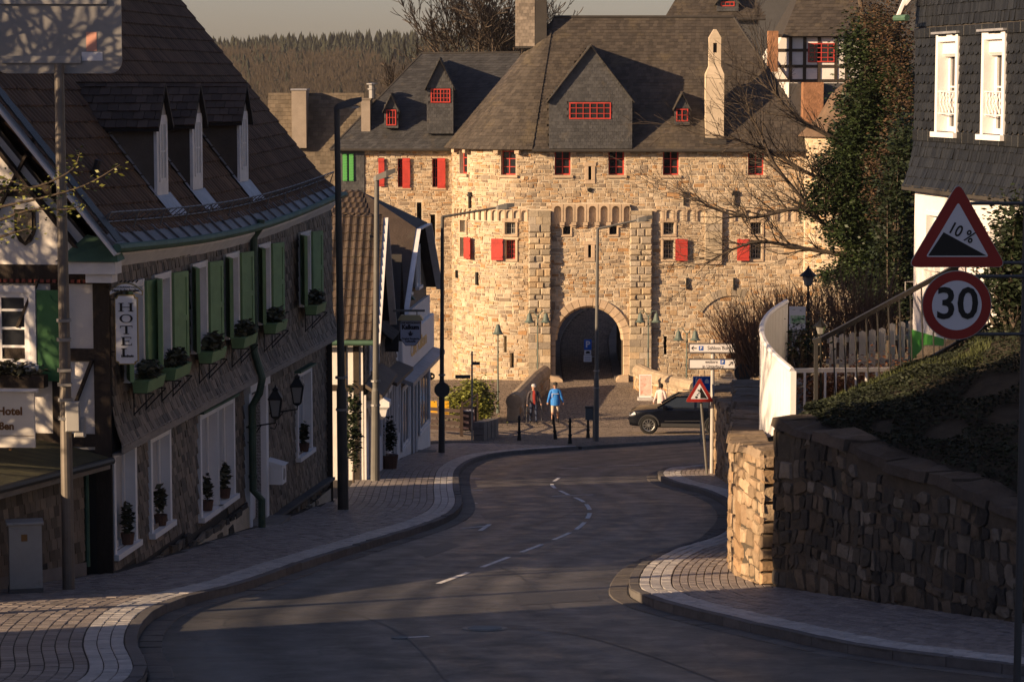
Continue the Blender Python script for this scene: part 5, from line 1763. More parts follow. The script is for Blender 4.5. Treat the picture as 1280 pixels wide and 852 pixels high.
# plants behind / on the ground floor sills
pl = [(1.3, 9.42, "bushy plant in the ground floor hotel window nearest the passage"), (3.4, 9.36, "upright plant in the second ground floor hotel window"), (6.75, 9.05, "leafy plant in the first half of the double hotel window"), (8.15, 9.05, "tall plant in the far half of the double hotel window"), (15.7, 8.84, "small plant in the hotel window beyond the door")]
for i, (x, z, lb) in enumerate(pl):
    t = thing("potted_plant", lb, "plant", Hf @ Vector((x, 0.12, z)), "plants in the hotel ground floor windows")
    m = MB(); c = Hf @ Vector((x, 0.14, z)); m.lathe([(0.0, 0.01), (0.09, 0.01), (0.12, 0.2), (0.105, 0.2), (0.1, 0.17), (0, 0.17)], tuple(c), 12); m.build("pot", mat("terracotta", (0.11, 0.06, 0.042), rough=0.8), t)
    bush_mesh(c + Vector((0, 0, 0.45)), 0.22, 0.1, 0.32, 120, 0.075, 200 + i, Hf).build("foliage", box_m, t)

# HOTEL sign hung on the front, facing up the street
hs = thing("hotel_sign", "white hanging sign reading HOTEL downward under a curved top panel", "sign", W(157, 410, 38.9))
ys = 38.75
S = W(158, 410, ys)
Fs = frame(S.x, S.y, S.z, 1, 0.02)
k = ys / F           # metres per pixel there
m = MB(Fs)
def rounded(w, h, c, zc=0):
    return [(-w + c, 0, zc - h), (w - c, 0, zc - h), (w - c * 0.9, 0, zc - h + c * 0.6), (w, 0, zc - h + c), (w, 0, zc + h - c), (w - c * 0.6, 0, zc + h - c * 0.9), (w - c, 0, zc + h), (-w + c, 0, zc + h), (-w + c * 0.6, 0, zc + h - c * 0.9), (-w, 0, zc + h - c), (-w, 0, zc - h + c), (-w + c * 0.9, 0, zc - h + c * 0.6)]
m.prism(rounded(14.3 * k, 44 * k, 0.05, -2 * k), (0, 0.1, 0), 1)
m.prism([(a, -0.012, b) for a, _, b in rounded(13.2 * k, 42.6 * k, 0.05, -2 * k)], (0, 0.02, 0))
m.build("sign_panel", [mat("sign_white", (0.66, 0.66, 0.68), rough=0.4, nz=(2, 0.08)), mat("dull_gold", (0.32, 0.24, 0.1), rough=0.5, metal=0.3)], hs)
m = MB(Fs)
def arcpanel(o, sh):
    tp = [(x * 20.5 * k * sh, o, (47 + 10 * (1 - x * x)) * k * 1.0 + (sh - 1) * 0.03) for x in (-1, -0.75, -0.5, -0.25, 0, 0.25, 0.5, 0.75, 1)]
    bt = [(x * 20.5 * k * sh, o, (41 + 5.5 * (1 - x * x)) * k) for x in (1, 0.75, 0.5, 0.25, 0, -0.25, -0.5, -0.75, -1)]
    return tp, bt
tp, bt = arcpanel(0, 1.0)
for i in range(8):
    a, b = tp[i], tp[i + 1]; c, d = bt[8 - i], bt[7 - i]
    m.prism([c, d, b, a], (0, 0.1, 0), 1)
    q = lambda p, s: (p[0] * 0.97, -0.014, p[2] + s)
    m.prism([q(c, 0.015), q(d, 0.015), q(b, -0.015), q(a, -0.015)], (0, 0.013, 0))
m.build("top_panel", [mat("sign_white", (0, 0, 0)), mat("dull_gold", (0, 0, 0))], hs)
ink = mat("sign_ink", (0.02, 0.018, 0.02), rough=0.5)
def serif_word(fr, letters, x, z0, lh, lw, parent):
    """slab serif capitals stacked downward"""
    for i, ch in enumerate(letters):
        m = MB(fr); zc = z0 - i * lh * 1.36
        h, w = lh / 2, lw / 2; st, tn = lw * 0.17, lh * 0.07
        B = lambda a, b, c, d: m.box(x + a, x + b, -0.0225, -0.0122, zc + c, zc + d)
        if ch == 'H':
            for s in (-1, 1):
                B(s * w * 0.72 - st / 2, s * w * 0.72 + st / 2, -h, h); B(s * w * 0.72 - st * 1.1, s * w * 0.72 + st * 1.1, -h - 0.001, -h + tn); B(s * w * 0.72 - st * 1.1, s * w * 0.72 + st * 1.1, h - tn, h + 0.001)
            B(-w * 0.7, w * 0.7, -tn / 2, tn / 2)
        elif ch == 'O':
            n = 20
            for q in range(n):
                t0, t1 = 2 * pi * q / n, 2 * pi * (q + 1) / n
                r = lambda t, e: (x + (w * 0.98 - e * (0.35 + 0.65 * abs(cos(t))) * st) * cos(t), -0.0225, zc + (h * 1.04 - e * tn * 1.1) * sin(t))
                m.prism([r(t0, 1), r(t0, 0), r(t1, 0), r(t1, 1)][::-1], (0, 0.0103, 0))
        elif ch == 'T':
            B(-st / 2, st / 2, -h, h); B(-st * 1.2, st * 1.2, -h - 0.001, -h + tn); B(-w * 0.9, w * 0.9, h - tn, h); B(-w * 0.9, -w * 0.9 + tn, h - lh * 0.25, h); B(w * 0.9 - tn, w * 0.9, h - lh * 0.25, h)
        else:
            B(-w * 0.45 - st / 2, -w * 0.45 + st / 2, -h, h); B(-w * 0.8, w * 0.8, -h - 0.001, -h + tn); B(w * 0.8 - tn, w * 0.8, -h, -h + lh * 0.25); B(-w * 0.8, 0 if ch == 'L' else w * 0.7, h - tn, h + 0.001)
            if ch == 'E':
                B(w * 0.7 - tn, w * 0.7, h - lh * 0.22, h); B(-w * 0.4, w * 0.4, -tn / 2, tn / 2); B(w * 0.4 - tn, w * 0.4, -lh * 0.1, lh * 0.1)
        m.build("letter", ink, parent)
serif_word(Fs, "HOTEL", 0, 26.5 * k, 10.5 * k, 17 * k, hs)
text(hs, "RESTAURANT CAFÉ", 3.4 * k, Fs, ink, 0, 51.5 * k, y=-0.02)
text(hs, "Haus in der Straßen", 4.6 * k, Fs, ink, 0, 47.6 * k, y=-0.02, bold=0.002, sx=0.92)
text(hs, "Landhaus", 4.2 * k, Fs, ink, 1 * k, -35 * k, y=-0.018, bold=0.002)
m = MB(Fs); m.tube([(-20 * k, 0.05, 36 * k), (-14 * k, 0.05, 36 * k)], 0.012, 6); m.tube([(-20 * k, 0.05, -30 * k), (-14 * k, 0.05, -30 * k)], 0.012, 6)
for i in range(5): m.tube([(-8 * k + i * 5 * k, 0.05, 57 * k), (-5 * k + i * 5 * k, 0.05, 60 * k)], 0.012, 5)
m.build("bracket", iron_m, hs)

# wall lanterns at the door
def lantern(loc, label, s=1.0):
    t = thing("wall_lantern", label, "lantern", loc, "lanterns at the hotel door")
    x, y, z = loc
    b = MB()
    for i in range(4):
        a0 = pi / 4 + i * pi / 2
        p = lambda r, zz, aa: (x + r * cos(aa), y + r * sin(aa), z + zz)
        b.tube([p(0.1 * s, -0.2 * s, a0), p(0.17 * s, 0.16 * s, a0)], 0.014 * s, 5)
    b.lathe([(0.0, -0.26 * s), (0.05 * s, -0.24 * s), (0.11 * s, -0.2 * s), (0.11 * s, -0.18 * s)], loc, 4, a0=pi / 4, a1=2 * pi + pi / 4)
    b.lathe([(0.2 * s, 0.15 * s), (0.2 * s, 0.18 * s), (0.07 * s, 0.32 * s), (0.08 * s, 0.36 * s), (0.02 * s, 0.4 * s), (0.0, 0.46 * s)], loc, 4, a0=pi / 4, a1=2 * pi + pi / 4)
    b.build("lantern_frame", iron_m, t)
    b = MB(); b.lathe([(0.095 * s, -0.19 * s), (0.16 * s, 0.15 * s)], loc, 4, a0=pi / 4, a1=2 * pi + pi / 4); b.build("glass", mat("lantern_glass", (0.25, 0.24, 0.22), rough=0.15, spec=0.6), t)
    return t
for (x, lb) in ((9.85, "black wall lantern on a scroll arm beside the downpipe"), (11.95, "black wall lantern on the far side of the hotel door")):
    loc = Hf @ Vector((x, -0.5, 10.62))
    t = lantern(tuple(loc), lb)
    m = MB(Hf); m.tube([(x, 0.1, 10.2), (x, -0.2, 10.25), (x, -0.5, 10.3), (x, -0.5, 10.4)], 0.016, 6)
    m.tube([(x, 0.08, 9.9), (x, -0.02, 9.88), (x, -0.06, 9.98), (x, 0.0, 10.05), (x, -0.1, 10.1), (x, -0.2, 10.24)], 0.012, 5)
    m.build("scroll_arm", iron_m, t)
# letter box
t = thing("letter_box", "white letter box with pitched lid beside the hotel door", "letter box", Hf @ Vector((11.95, -0.05, 8.75)))
m = MB(Hf); m.box(11.7, 12.1, -0.22, 0.13, 8.75, 9.15); m.build("box_body", white_m, t)
m = MB(Hf); m.prism([(11.66, -0.27, 9.154), (11.66, 0.13, 9.154), (11.66, 0.13, 9.26)], (0.48, 0, 0)); m.build("lid", white_m, t)
m = MB(Hf); m.prism([(11.8, -0.226, 8.85), (11.9, -0.226, 8.82), (12.0, -0.226, 8.9), (11.98, -0.226, 9.05), (11.85, -0.226, 9.08)], (0, 0.01, 0)); m.build("post_horn", steel_m, t)

# ---------------- low slate-hung porch in front of the gable with its signboard
an = thing("slate_porch", "low slate-hung porch with shallow mossy roof against the hotel gable", "porch", (-7.3, 37.4, 9.3))
P0 = Vector((-8.75, 33.9)); P1 = Vector((-6.78, 38.85))
Af = frame(P0.x, P0.y, 0, P1.x - P0.x, P1.y - P0.y)
AL = (P1 - P0).length
m = MB(Af); m.box(0, AL, 0.02, 4.0, 8.6, 11.05); aw = m.build("wall", slate_back, an)
zt = lambda a: 11.15
lst = shingles(lambda a, t, o: Af @ Vector((a, 0.015 - o, 9.3 + t)), lambda t: (0, AL), 1.72, 0.15, 0.17, thick=0.02, seed=19, inside=lambda a, t: 9.3 + t > G(0, 34 + a * 0.93) + 0.35)
pieces("slate", lst, slate_h, aw, 160)
m = MB(Af); m.box(0, AL, -0.03, 0.015, 8.6, 9.9 - 0.0); 
pm = m  # plaster foot follows the ground
m = MB(Af); m.add([(0, -0.02, 9.0), (AL, -0.02, 8.6), (AL, -0.02, 9.45), (0, -0.02, 9.9)], [(0, 1, 2, 3)]); m.build("plaster_foot", mat("grey_render", (0.2, 0.18, 0.165), rough=0.9, nz=(3, 0.2), bump=(14, 0.4)), an)
m = MB(Af)
m.add([(-0.3, -0.3, 11.12), (AL + 0.25, -0.3, 11.12), (AL + 0.25, 4.2, 12.0), (-0.3, 4.2, 12.0), (-0.3, -0.3, 11.02), (AL + 0.25, -0.3, 11.02), (AL + 0.25, 4.2, 11.9), (-0.3, 4.2, 11.9)], [(0, 1, 2, 3), (4, 7, 6, 5), (0, 4, 5, 1), (1, 5, 6, 2), (3, 7, 4, 0)])
m.build("roof", mat("mossy_felt", (0.075, 0.07, 0.04), rough=0.9, nz=(1.5, 0.35), stretch=(1, 5, 1), bump=(8, 0.4), patch=((0.12, 0.115, 0.05), 1.1, 0.5, 0.6)), an)
m = MB(Af); m.beam((-0.3, -0.32, 11.0), (AL + 0.25, -0.32, 11.0), 0.03, 0.14); m.build("fascia", mat("weathered_board", (0, 0, 0)), an)
m = MB(Af); m.tube([(-0.3, -0.4, 11.1), (AL * 0.5, -0.4, 11.09), (AL + 0.2, -0.4, 11.07)], 0.06, 8); m.build("gutter", mat("dark_gutter", (0.05, 0.05, 0.045), rough=0.5), an)
m = MB(); p = W(108, 600, 39.0); m.tube([(p.x, p.y, 10.95), (p.x, p.y, 9.35)], 0.04, 8); m.build("downpipe", copper_m, an)
m = MB(Gf); m.box(-0.62, -0.05, -0.06, -0.03, 9.0, 11.2); m.build("passage_shade_panel", mat("passage_shade", (0.03, 0.027, 0.025), rough=0.7), hotel)  # near-black panel: the shade of the passage recess painted as colour, no door

sb = thing("hotel_signboard", "white signboard with old style hotel lettering standing on the porch roof", "signboard", W(20, 560, 37.3))
ys = 37.3; k = ys / F
S = W(43, 524, ys); Fs = frame(S.x, S.y, S.z, 1, -0.05)
m = MB(Fs); m.box(-2.3, 0, 0, 0.06, -36 * k, 34 * k); m.build("panel", mat("sign_cream", (0.66, 0.62, 0.56), rough=0.5, nz=(2, 0.08)), sb)
m = MB(Fs); m.bbox(-2.35, 0.05, -0.05, 0.1, 34.2 * k, 38 * k, c=0.03); m.build("cap_rail", white_old, sb)
brown = mat("sign_brown", (0.16, 0.08, 0.03), rough=0.6)
text(sb, "Restaurant Café Hotel", 14 * k, Fs, brown, -15 * k, 10 * k, y=-0.003, align='RIGHT', bold=0.006)
text(sb, "Haus in der Straßen", 13 * k, Fs, brown, -26 * k, -9 * k, y=-0.003, align='RIGHT', bold=0.006)
m = MB(Fs); m.box(-2.3, 0, -0.008, -0.001, -21 * k, -20.5 * k); 
for x in (-2.0, -1.2, -0.4): m.box(x - 0.02, x + 0.02, 0.062, 0.1, -40 * k, 30 * k)
m.build("batten", brown, sb)

# flower box at the gable window
t = thing("window_box", "overgrown flower box under the gable window beside the signpost", "window box", Gf @ Vector((-1.8, -0.3, 12.3)), "flower boxes under the hotel windows")
m = MB(Gf); m.box(-2.5, -0.98, -0.4, -0.17, 12.22, 12.42); m.build("trough", timber_m, t)
bush_mesh(Gf @ Vector((-1.75, -0.3, 12.48)), 0.85, 0.2, 0.22, 420, 0.06, 321, Gf).build("foliage", box_m, t)

# grey cabinet
c = GH(33, 741, 0.13)
t = thing("utility_cabinet", "light grey utility cabinet against the slate porch wall", "cabinet", c)
Fc = frame(c.x, c.y, c.z - 0.05, 1, 0.25)
m = MB(Fc); m.box(-0.24, 0.24, 0, 0.3, 0.12, 1.06); m.box(-0.235, 0.002, -0.012, 0.0, 0.16, 1.02); m.build("cabinet_body", mat("cabinet_grey", (0.33, 0.32, 0.3), rough=0.5, nz=(3, 0.12), patch=((0.2, 0.18, 0.15), 2.5, 0.6, 0.5)), t)
m = MB(Fc); m.bbox(-0.27, 0.27, -0.03, 0.33, 1.062, 1.11, c=0.015); m.build("lid", MATS["cabinet_grey"], t)
m = MB(Fc); m.box(-0.25, 0.25, -0.01, 0.31, -0.1, 0.118); m.build("base", MATS["kerb_concrete"], t)
m = MB(Fc); m.box(-0.06, 0.03, -0.018, -0.0125, 0.83, 0.93); m.build("sticker", mat("sticker_dark", (0.2, 0.1, 0.03), rough=0.5), t)

# tall sign post with the back of a board
c = GH(86, 736, 0.13)
t = thing("tall_sign_post", "tall steel post in front of the porch carrying the back of a big board", "sign post", c)
pz = lambda v: W(80, v, c.y).z
m = MB(); m.tube([(c.x, c.y, c.z), (c.x + 0.005, c.y, c.z + 3.5), (c.x, c.y, pz(80))], [0.095, 0.085, 0.07], 14, cap=True); 
m.build("post", mat("post_zinc", (0.17, 0.15, 0.13), rough=0.5, metal=0.4, nz=(3, 0.2)), t)
for v in (398, 422, 460, 478, 497, 520):
    m = MB(); m.tube([(c.x, c.y, pz(v)), (c.x, c.y, pz(v) - 0.05)], 0.11, 12); m.box(c.x - 0.05, c.x + 0.12, c.y - 0.15, c.y - 0.1, pz(v) - 0.04, pz(v)); m.build("clamp", steel_m, t)
m = MB(); m.bbox(c.x + 0.02, c.x + 0.24, c.y - 0.16, c.y - 0.09, pz(538), pz(500)); m.bbox(c.x + 0.14, c.x + 0.3, c.y - 0.12, c.y + 0.02, pz(545), pz(520)); m.build("junction_box", mat("cabinet_grey", (0, 0, 0)), t)
m = MB(); w0, w1 = W(-10, 40, c.y).x, W(150, 40, c.y).x
b0, b1 = pz(92), pz(-20)
rr = 0.18
lp = []
for (sx, sz, a0) in ((1, 0, -pi / 2), (1, 1, 0), (0, 1, pi / 2), (0, 0, pi)):
    for q in range(5):
        a = a0 + pi / 2 * q / 4
        lp.append(((w1 - rr if sx else w0 + rr) + rr * cos(a), c.y + 0.13, (b1 - rr if sz else b0 + rr) + rr * sin(a)))
m.prism(lp, (0, 0.03, 0)); m.build("board", mat("board_back", (0.28, 0.27, 0.26), rough=0.45, metal=0.5, nz=(2, 0.1)), t)
m = MB(); m.box(w0 + 0.1, W(100, 75, c.y).x, c.y + 0.075, c.y + 0.128, pz(79), pz(70)); m.box(w0 + 0.1, w1 - 0.2, c.y + 0.075, c.y + 0.128, pz(5), pz(-2)); m.build("rail", steel_m, t)
m = MB(); m.box(W(106, 50, c.y).x, W(119, 50, c.y).x, c.y + 0.122, c.y + 0.129, pz(64), pz(40)); m.build("sticker", mat("sticker_red", (0.6, 0.3, 0.22), rough=0.5), t)
m = MB(); m.box(W(100, 50, c.y).x, W(126, 50, c.y).x, c.y + 0.122, c.y + 0.129, pz(76), pz(65)); m.build("label_plate", mat("sign_white", (0, 0, 0)), t)
# ------------------------------------------------------------------ retaining walls on the right
def path_surf(path):
    """path: 2D points; the wall face is to the left of travel. surf(s, t, out)"""
    P = [Vector(p) for p in path]
    acc = [0.0]
    for a, b in zip(P[:-1], P[1:]): acc.append(acc[-1] + (b - a).length)
    n = len(P)
    N = []
    for i in range(n):
        t = (P[min(i + 1, n - 1)] - P[max(i - 1, 0)]).normalized(); N.append(Vector((-t.y, t.x)))
    def at(s):
        i = 0
        while i < n - 2 and s > acc[i + 1]: i += 1
        q = (s - acc[i]) / max(acc[i + 1] - acc[i], 1e-9)
        return P[i].lerp(P[i + 1], q), N[i].lerp(N[i + 1], max(0, min(1, q)))
    def surf(s, t, o):
        p, nn = at(s)
        return Vector((p.x + nn.x * o, p.y + nn.y * o, t))
    return surf, acc[-1], at
def stone_wall(t, path, ztop, thick, smat, seed, ch, cw, cop=(0.35, 0.8), end=True, lim=260, copm=None):
    """retaining wall thing: core, stones, coping slabs. ztop(s)"""
    sf, L, at = path_surf(path)
    core = MB(); n = 24
    for i in range(n):
        a, b = L * i / n, L * (i + 1) / n
        za, zb = ztop(a) - 0.06, ztop(b) - 0.06
        g0 = min(G(0, at(a)[0].y), G(0, at(b)[0].y)) - 0.3
        core.quad(sf(a, g0, 0.015), sf(b, g0, 0.015), sf(b, zb, 0.015), sf(a, za, 0.015)); core.quad(sf(b, g0, -thick), sf(a, g0, -thick), sf(a, za, -thick), sf(b, zb, -thick))
        core.quad(sf(a, za, -0.02), sf(b, zb, -0.02), sf(b, zb, -thick), sf(a, za, -thick))
        if i == 0: core.quad(sf(a, g0, -thick), sf(a, g0, -0.02), sf(a, za, -0.02), sf(a, za, -thick))
        if i == n - 1: core.quad(sf(b, g0, -0.02), sf(b, g0, -thick), sf(b, zb, -thick), sf(b, zb, -0.02))
    co = core.build("wall_core", joint_w, t)
    zmin = min(G(0, at(L * i / 20)[0].y) for i in range(21)) - 0.05
    zmax = max(ztop(L * i / 20) for i in range(21))
    st = rubble(sf, 0.02, L - 0.02, zmin, zmax, ch=ch, cw=cw, depth=(0.015, 0.075), gap=0.003, jit=0.03, wamp=0.17, octo=True, seed=seed, top=lambda s: ztop(s) + 0.02)
    st = [(v, f) for v, f in st if max(p.z for p in v) > G(0, sum(p.y for p in v) / len(v)) + 0.05]
    pieces("stone", st, smat, co, lim)
    if end:
        a, nn = at(L if end == 'far' else 0)
        s0 = 0
        d = (at(0.3)[0] - at(0)[0]).normalized()
        ef = lambda s, tt, o: Vector((a.x - nn.x * (thick - s) - d.x * o, a.y - nn.y * (thick - s) - d.y * o, tt))
        st = []; zz = G(0, a.y) - 0.1; rg_ = random.Random(seed + 5); row = 0
        while zz < ztop(0) - 0.05:
            h = min(rg_.uniform(0.17, 0.32), ztop(0) - zz)
            cut = thick * (0.62 if row % 2 else 0.38)
            for (p, q) in ((0.0, cut), (cut, thick + 0.04)):
                g = 0.008; dd = rg_.uniform(0.03, 0.08); e = 0.03
                vs = [ef(p + g, zz + g, -0.02), ef(q - g, zz + g, -0.02), ef(q - g, zz + h - g, -0.02), ef(p + g, zz + h - g, -0.02),
                      ef(p + g + e, zz + g + e, dd), ef(q - g - e, zz + g + e, dd * rg_.uniform(0.7, 1.2)), ef(q - g - e, zz + h - g - e, dd * rg_.uniform(0.7, 1.2)), ef(p + g + e, zz + h - g - e, dd)]
                st.append((vs, [(4, 5, 6, 7), (0, 1, 5, 4), (1, 2, 6, 5), (2, 3, 7, 6), (3, 0, 4, 7)]))
            zz += h; row += 1
        pieces("end_stone", st, smat, co, 60)
    rng = random.Random(seed + 9); s = 0.0; lst = []
    while s < L - 0.05:
        w = min(rng.uniform(*cop), L - s)
        h = rng.uniform(0.05, 0.11); o0 = rng.uniform(0.04, 0.12); o1 = rng.uniform(0.04, 0.1)
        m = 5
        lo = []; up = []
        for q in range(m + 1):
            x = s + 0.012 + (w - 0.024) * q / m
            j0, j1 = rng.uniform(-0.03, 0.03), rng.uniform(-0.03, 0.03)
            lo.append((sf(x, ztop(x) - 0.05, o0 + j0), sf(x, ztop(x) - 0.05, -thick - o1 + j1)))
            up.append((sf(x, ztop(x) + h + rng.uniform(-0.03, 0.03), o0 + j0 - 0.035), sf(x, ztop(x) + h + rng.uniform(-0.03, 0.03), -thick * 0.5), sf(x, ztop(x) + h + rng.uniform(-0.03, 0.03), -thick - o1 + j1 + 0.03)))
        vs = [p for l, u_ in zip(lo, up) for p in (l[0], u_[0], u_[1], u_[2], l[1])]
        fs = []
        for q in range(m):
            for e in range(4): fs.append((q * 5 + e, (q + 1) * 5 + e, (q + 1) * 5 + e + 1, q * 5 + e + 1))
            fs.append((q * 5 + 4, (q + 1) * 5 + 4, (q + 1) * 5, q * 5))
        fs += [(0, 1, 2, 3, 4), tuple(m * 5 + e for e in (4, 3, 2, 1, 0))]
        lst.append((vs, fs)); s += w
    pieces("coping_slab", lst, copm or coping_m, t)
    return sf, L, at
# lit return wall along the pavement
wa = thing("sandstone_wall", "sunlit sandstone rubble wall with quoined end beside the bend", "wall", (3.9, 38, 9))
pA = smooth_path([Vector(p) for p in [(3.83, 37.45), (3.58, 39.3), (3.78, 42), (4.3, 47), (4.85, 53), (5.45, 60)]], 5)
stone_wall(wa, pA, lambda s: 11.36 - 0.072 * s + 0.05 * sin(s * 2.1), 0.5, stone_a, 3, (0.15, 0.32), (0.18, 0.48), lim=260, copm=mat("warm_coping", (0.2, 0.15, 0.105), rough=0.8, var=0.25, nz=(5, 0.3), bump=(14, 0.8)))
# long dark wall in the foreground: path runs from near to far so that the face is on its left
wb = thing("retaining_wall", "long dark rubble retaining wall with thick coping below the planted bank", "wall", (6, 33.5, 9.5))
pB = [Vector((8.6, 29.05)), Vector((6.65, 32.3)), Vector((5.3, 34.65)), Vector((3.98, 37.05))]
LB = sum((b - a).length for a, b in zip(pB[:-1], pB[1:]))
zB = lambda s: 10.98 + 0.105 * s + 0.03 * sin(s * 2.7)
stone_wall(wb, pB, zB, 0.55, stone_w, 4, (0.15, 0.4), (0.09, 0.23), cop=(0.5, 1.1), end=False, lim=300)
# rougher wall further down the street
wc_ = thing("roadside_wall", "rough stone wall further down behind the direction signs", "wall", (5.8, 69, 7))
pC = smooth_path([Vector(p) for p in [(5.72, 62.6), (5.66, 65), (5.74, 69), (6.0, 74), (6.9, 80), (9.5, 86)]], 5)
stone_wall(wc_, pC, lambda s: 8.72 - 0.085 * s, 0.6, stone_a, 6, (0.2, 0.38), (0.25, 0.6), lim=120, copm=MATS["warm_coping"])

# planted bank
def bank_pt(u, v):
    P00, P10, P01, P11 = Vector((4.35, 37.35, 11.95)), Vector((9.3, 28.7, 10.95)), Vector((4.75, 39.4, 11.72)), Vector((11.0, 42.6, 14.1))
    p = P00.lerp(P10, u).lerp(P01.lerp(P11, u), v)
    p.z += 0.16 * noise.noise(Vector((p.x * 0.9, p.y * 0.9, 3))) + 0.28 * sin(pi * v) * (0.3 + u)
    return p
m = MB(); n1, n2 = 40, 24
for i in range(n1):
    for j in range(n2):
        m.quad(bank_pt(i / n1, j / n2), bank_pt((i + 1) / n1, j / n2), bank_pt((i + 1) / n1, (j + 1) / n2), bank_pt(i / n1, (j + 1) / n2))
struct(m.build("bank", mat("bank_soil", (0.05, 0.042, 0.03), rough=1.0, nz=(4, 0.4), bump=(12, 0.8))))
# ground-cover on it
rng = random.Random(17); m = MB()
for _ in range(42000):
    u, v = rng.random(), rng.random() ** 0.9
    p = bank_pt(u, v)
    cl = noise.noise(Vector((p.x * 1.3, p.y * 1.3, 8)))
    if cl < -0.28: continue
    h = 0.05 + 0.22 * max(0, cl + 0.2) * rng.random()
    leaf_quad(m, p + Vector((0, 0, h)), rng.uniform(0.018, 0.04), rng)
tag(m.build("ground_cover", mat("heath_leaf", (0.022, 0.028, 0.014), rough=0.7, var=0.5, nz=(1.2, 0.5))), "dark heath-like ground cover on the bank", "ground cover", kind="stuff")
m = MB()
for _ in range(5000):
    u, v = rng.uniform(0, 0.5), rng.uniform(0.75, 1.0)
    p = bank_pt(u, v)
    if noise.noise(Vector((p.x * 1.6, p.y * 1.6, 2))) < -0.1: continue
    a = rng.uniform(0, 2 * pi); h = rng.uniform(0.05, 0.14); d = Vector((cos(a), sin(a), 0)) * 0.012; l = Vector((rng.uniform(-0.05, 0.05), rng.uniform(-0.05, 0.05), h))
    m.add([p - d, p + d, p + l], [(0, 1, 2)])
tag(m.build("grass", mat("bank_grass", (0.05, 0.06, 0.018), rough=0.7, var=0.4)), "short mossy grass at the foot of the metal railing", "grass", kind="stuff")
# terrace fill behind the walls
m = MB()
fill = [(4.5, 37.6, 11.55), (5.2, 47, 10.6), (6.1, 60, 9.5), (14, 66, 10.0), (22, 66, 12), (22, 42, 14.5), (11.5, 42.5, 13.9), (7.4, 41.3, 12.2), (5.0, 40.0, 11.65)]
cc = Vector((8.5, 48, 11.0))
for a, b in zip(fill, fill[1:] + fill[:1]): m.add([a, b, cc], [(1, 0, 2)])
struct(m.build("terrace_ground", earth_m))
m = MB()
for (a, b) in (((6.3, 62.5), (9, 63)), ):
    pass
m.add([(6.4, 63, 8.3), (7.0, 78, 7.2), (10, 85, 7.4), (24, 95, 9.5), (24, 66, 11.9), (14, 66, 9.9)], [(0, 5, 4, 3, 2, 1)])
struct(m.build("slope_ground", earth_m))

# stones along the foot of the railing
t = thing("step_edging", "uneven row of natural edging stones under the metal railing", "stone edging", (6, 40, 12))
rng = random.Random(29)
for k in range(11):
    q = k / 10
    c = W(1012 + 205 * q, 533 - 112 * q + rng.uniform(-2, 2), 39.3 + 2.2 * q)
    m = MB(); r = rng.uniform(0.2, 0.34)
    vs = []
    for a in range(7):
        for (rr, zz) in ((1.0, -0.25), (1.05, 0.0), (0.7, 0.11)):
            t_ = 2 * pi * a / 7; f = rng.uniform(0.8, 1.15)
            vs.append((c.x + rr * r * 1.2 * f * cos(t_), c.y + rr * r * 0.8 * f * sin(t_), c.z + zz + rng.uniform(-0.03, 0.03)))
    fs = [(a * 3 + e, ((a + 1) % 7) * 3 + e, ((a + 1) % 7) * 3 + e + 1, a * 3 + e + 1) for a in range(7) for e in (0, 1)] + [tuple(a * 3 + 2 for a in range(7))]
    m.add(vs, fs); m.build("edging_stone", coping_m, t)

# dark metal hand railing up the steps
rail = thing("metal_railing", "dark metal stair railing with thin balusters climbing the bank", "railing", W(1020, 525, 39.0))
def rp(q, v0, v1, u0, u1): return W(u0 + (u1 - u0) * q, v0 + (v1 - v0) * q, 39.0 + 2.6 * q)
topr = lambda q: rp(q, 424, 290, 1026, 1275); botr = lambda q: rp(q, 521, 384, 1030, 1275)
rm = mat("dark_railing", (0.07, 0.065, 0.06), rough=0.4, metal=0.5)
m = MB(); m.beam(W(1016, 426, 39), topr(0), 0.05, 0.07); m.beam(topr(0), topr(1), 0.05, 0.075); m.build("hand_rail", rm, rail)
m = MB(); m.beam(botr(0), botr(1), 0.04, 0.05); m.beam(W(1016, 523, 39), botr(0), 0.04, 0.05); m.build("bottom_rail", rm, rail)
for q in (0.0, 0.68):
    a = topr(q); b = botr(q)
    if q == 0: a, b = W(1020, 427, 39), W(1020, 527, 39)
    m = MB(); m.beam(b - Vector((0, 0, 0.3)), a, 0.06, 0.06); m.build("post", rm, rail)
for k in range(1, 18):
    q = k / 18 + 0.005
    m = MB(); m.tube([topr(q), botr(q)], 0.012, 6); m.build("baluster", rm, rail)

# white curved board parapet and white rail
par = thing("white_parapet", "curved white boarded parapet on top of the sandstone wall", "parapet", W(975, 525, 41))
ppts = [(990, 465, 40.2), (975, 452, 40.7), (961, 437, 41.4), (953, 421, 42.2), (954, 405, 43.2), (964, 392, 44.2), (983, 379, 45.4)]
tops = smooth_path([W(*p) for p in ppts], 5)
m0 = MB(); n = len(tops)
bott = [p - Vector((0, 0, 1.0 + 0.75 * min(1, max(0, (i - 2) / 12)))) for i, p in enumerate(tops)]
for i in range(n - 1):
    a, b, c, d = tops[i], tops[i + 1], bott[i + 1], bott[i]
    nn = (b - a).cross(Vector((0, 0, 1))).normalized() * 0.03
    g = (b - a) * 0.02
    m = MB(); m.add([d + g + nn, c - g + nn, b - g + nn, a + g + nn, d + g - nn, c - g - nn, b - g - nn, a + g - nn], [(0, 1, 2, 3), (7, 6, 5, 4), (0, 4, 5, 1), (1, 5, 6, 2), (2, 6, 7, 3), (3, 7, 4, 0)])
    m.build("plank", white_m, par)
m = MB(); m.tube([p + Vector((0, 0, 0.03)) for p in tops], 0.05, 6); m.build("cap_rail", white_m, par)
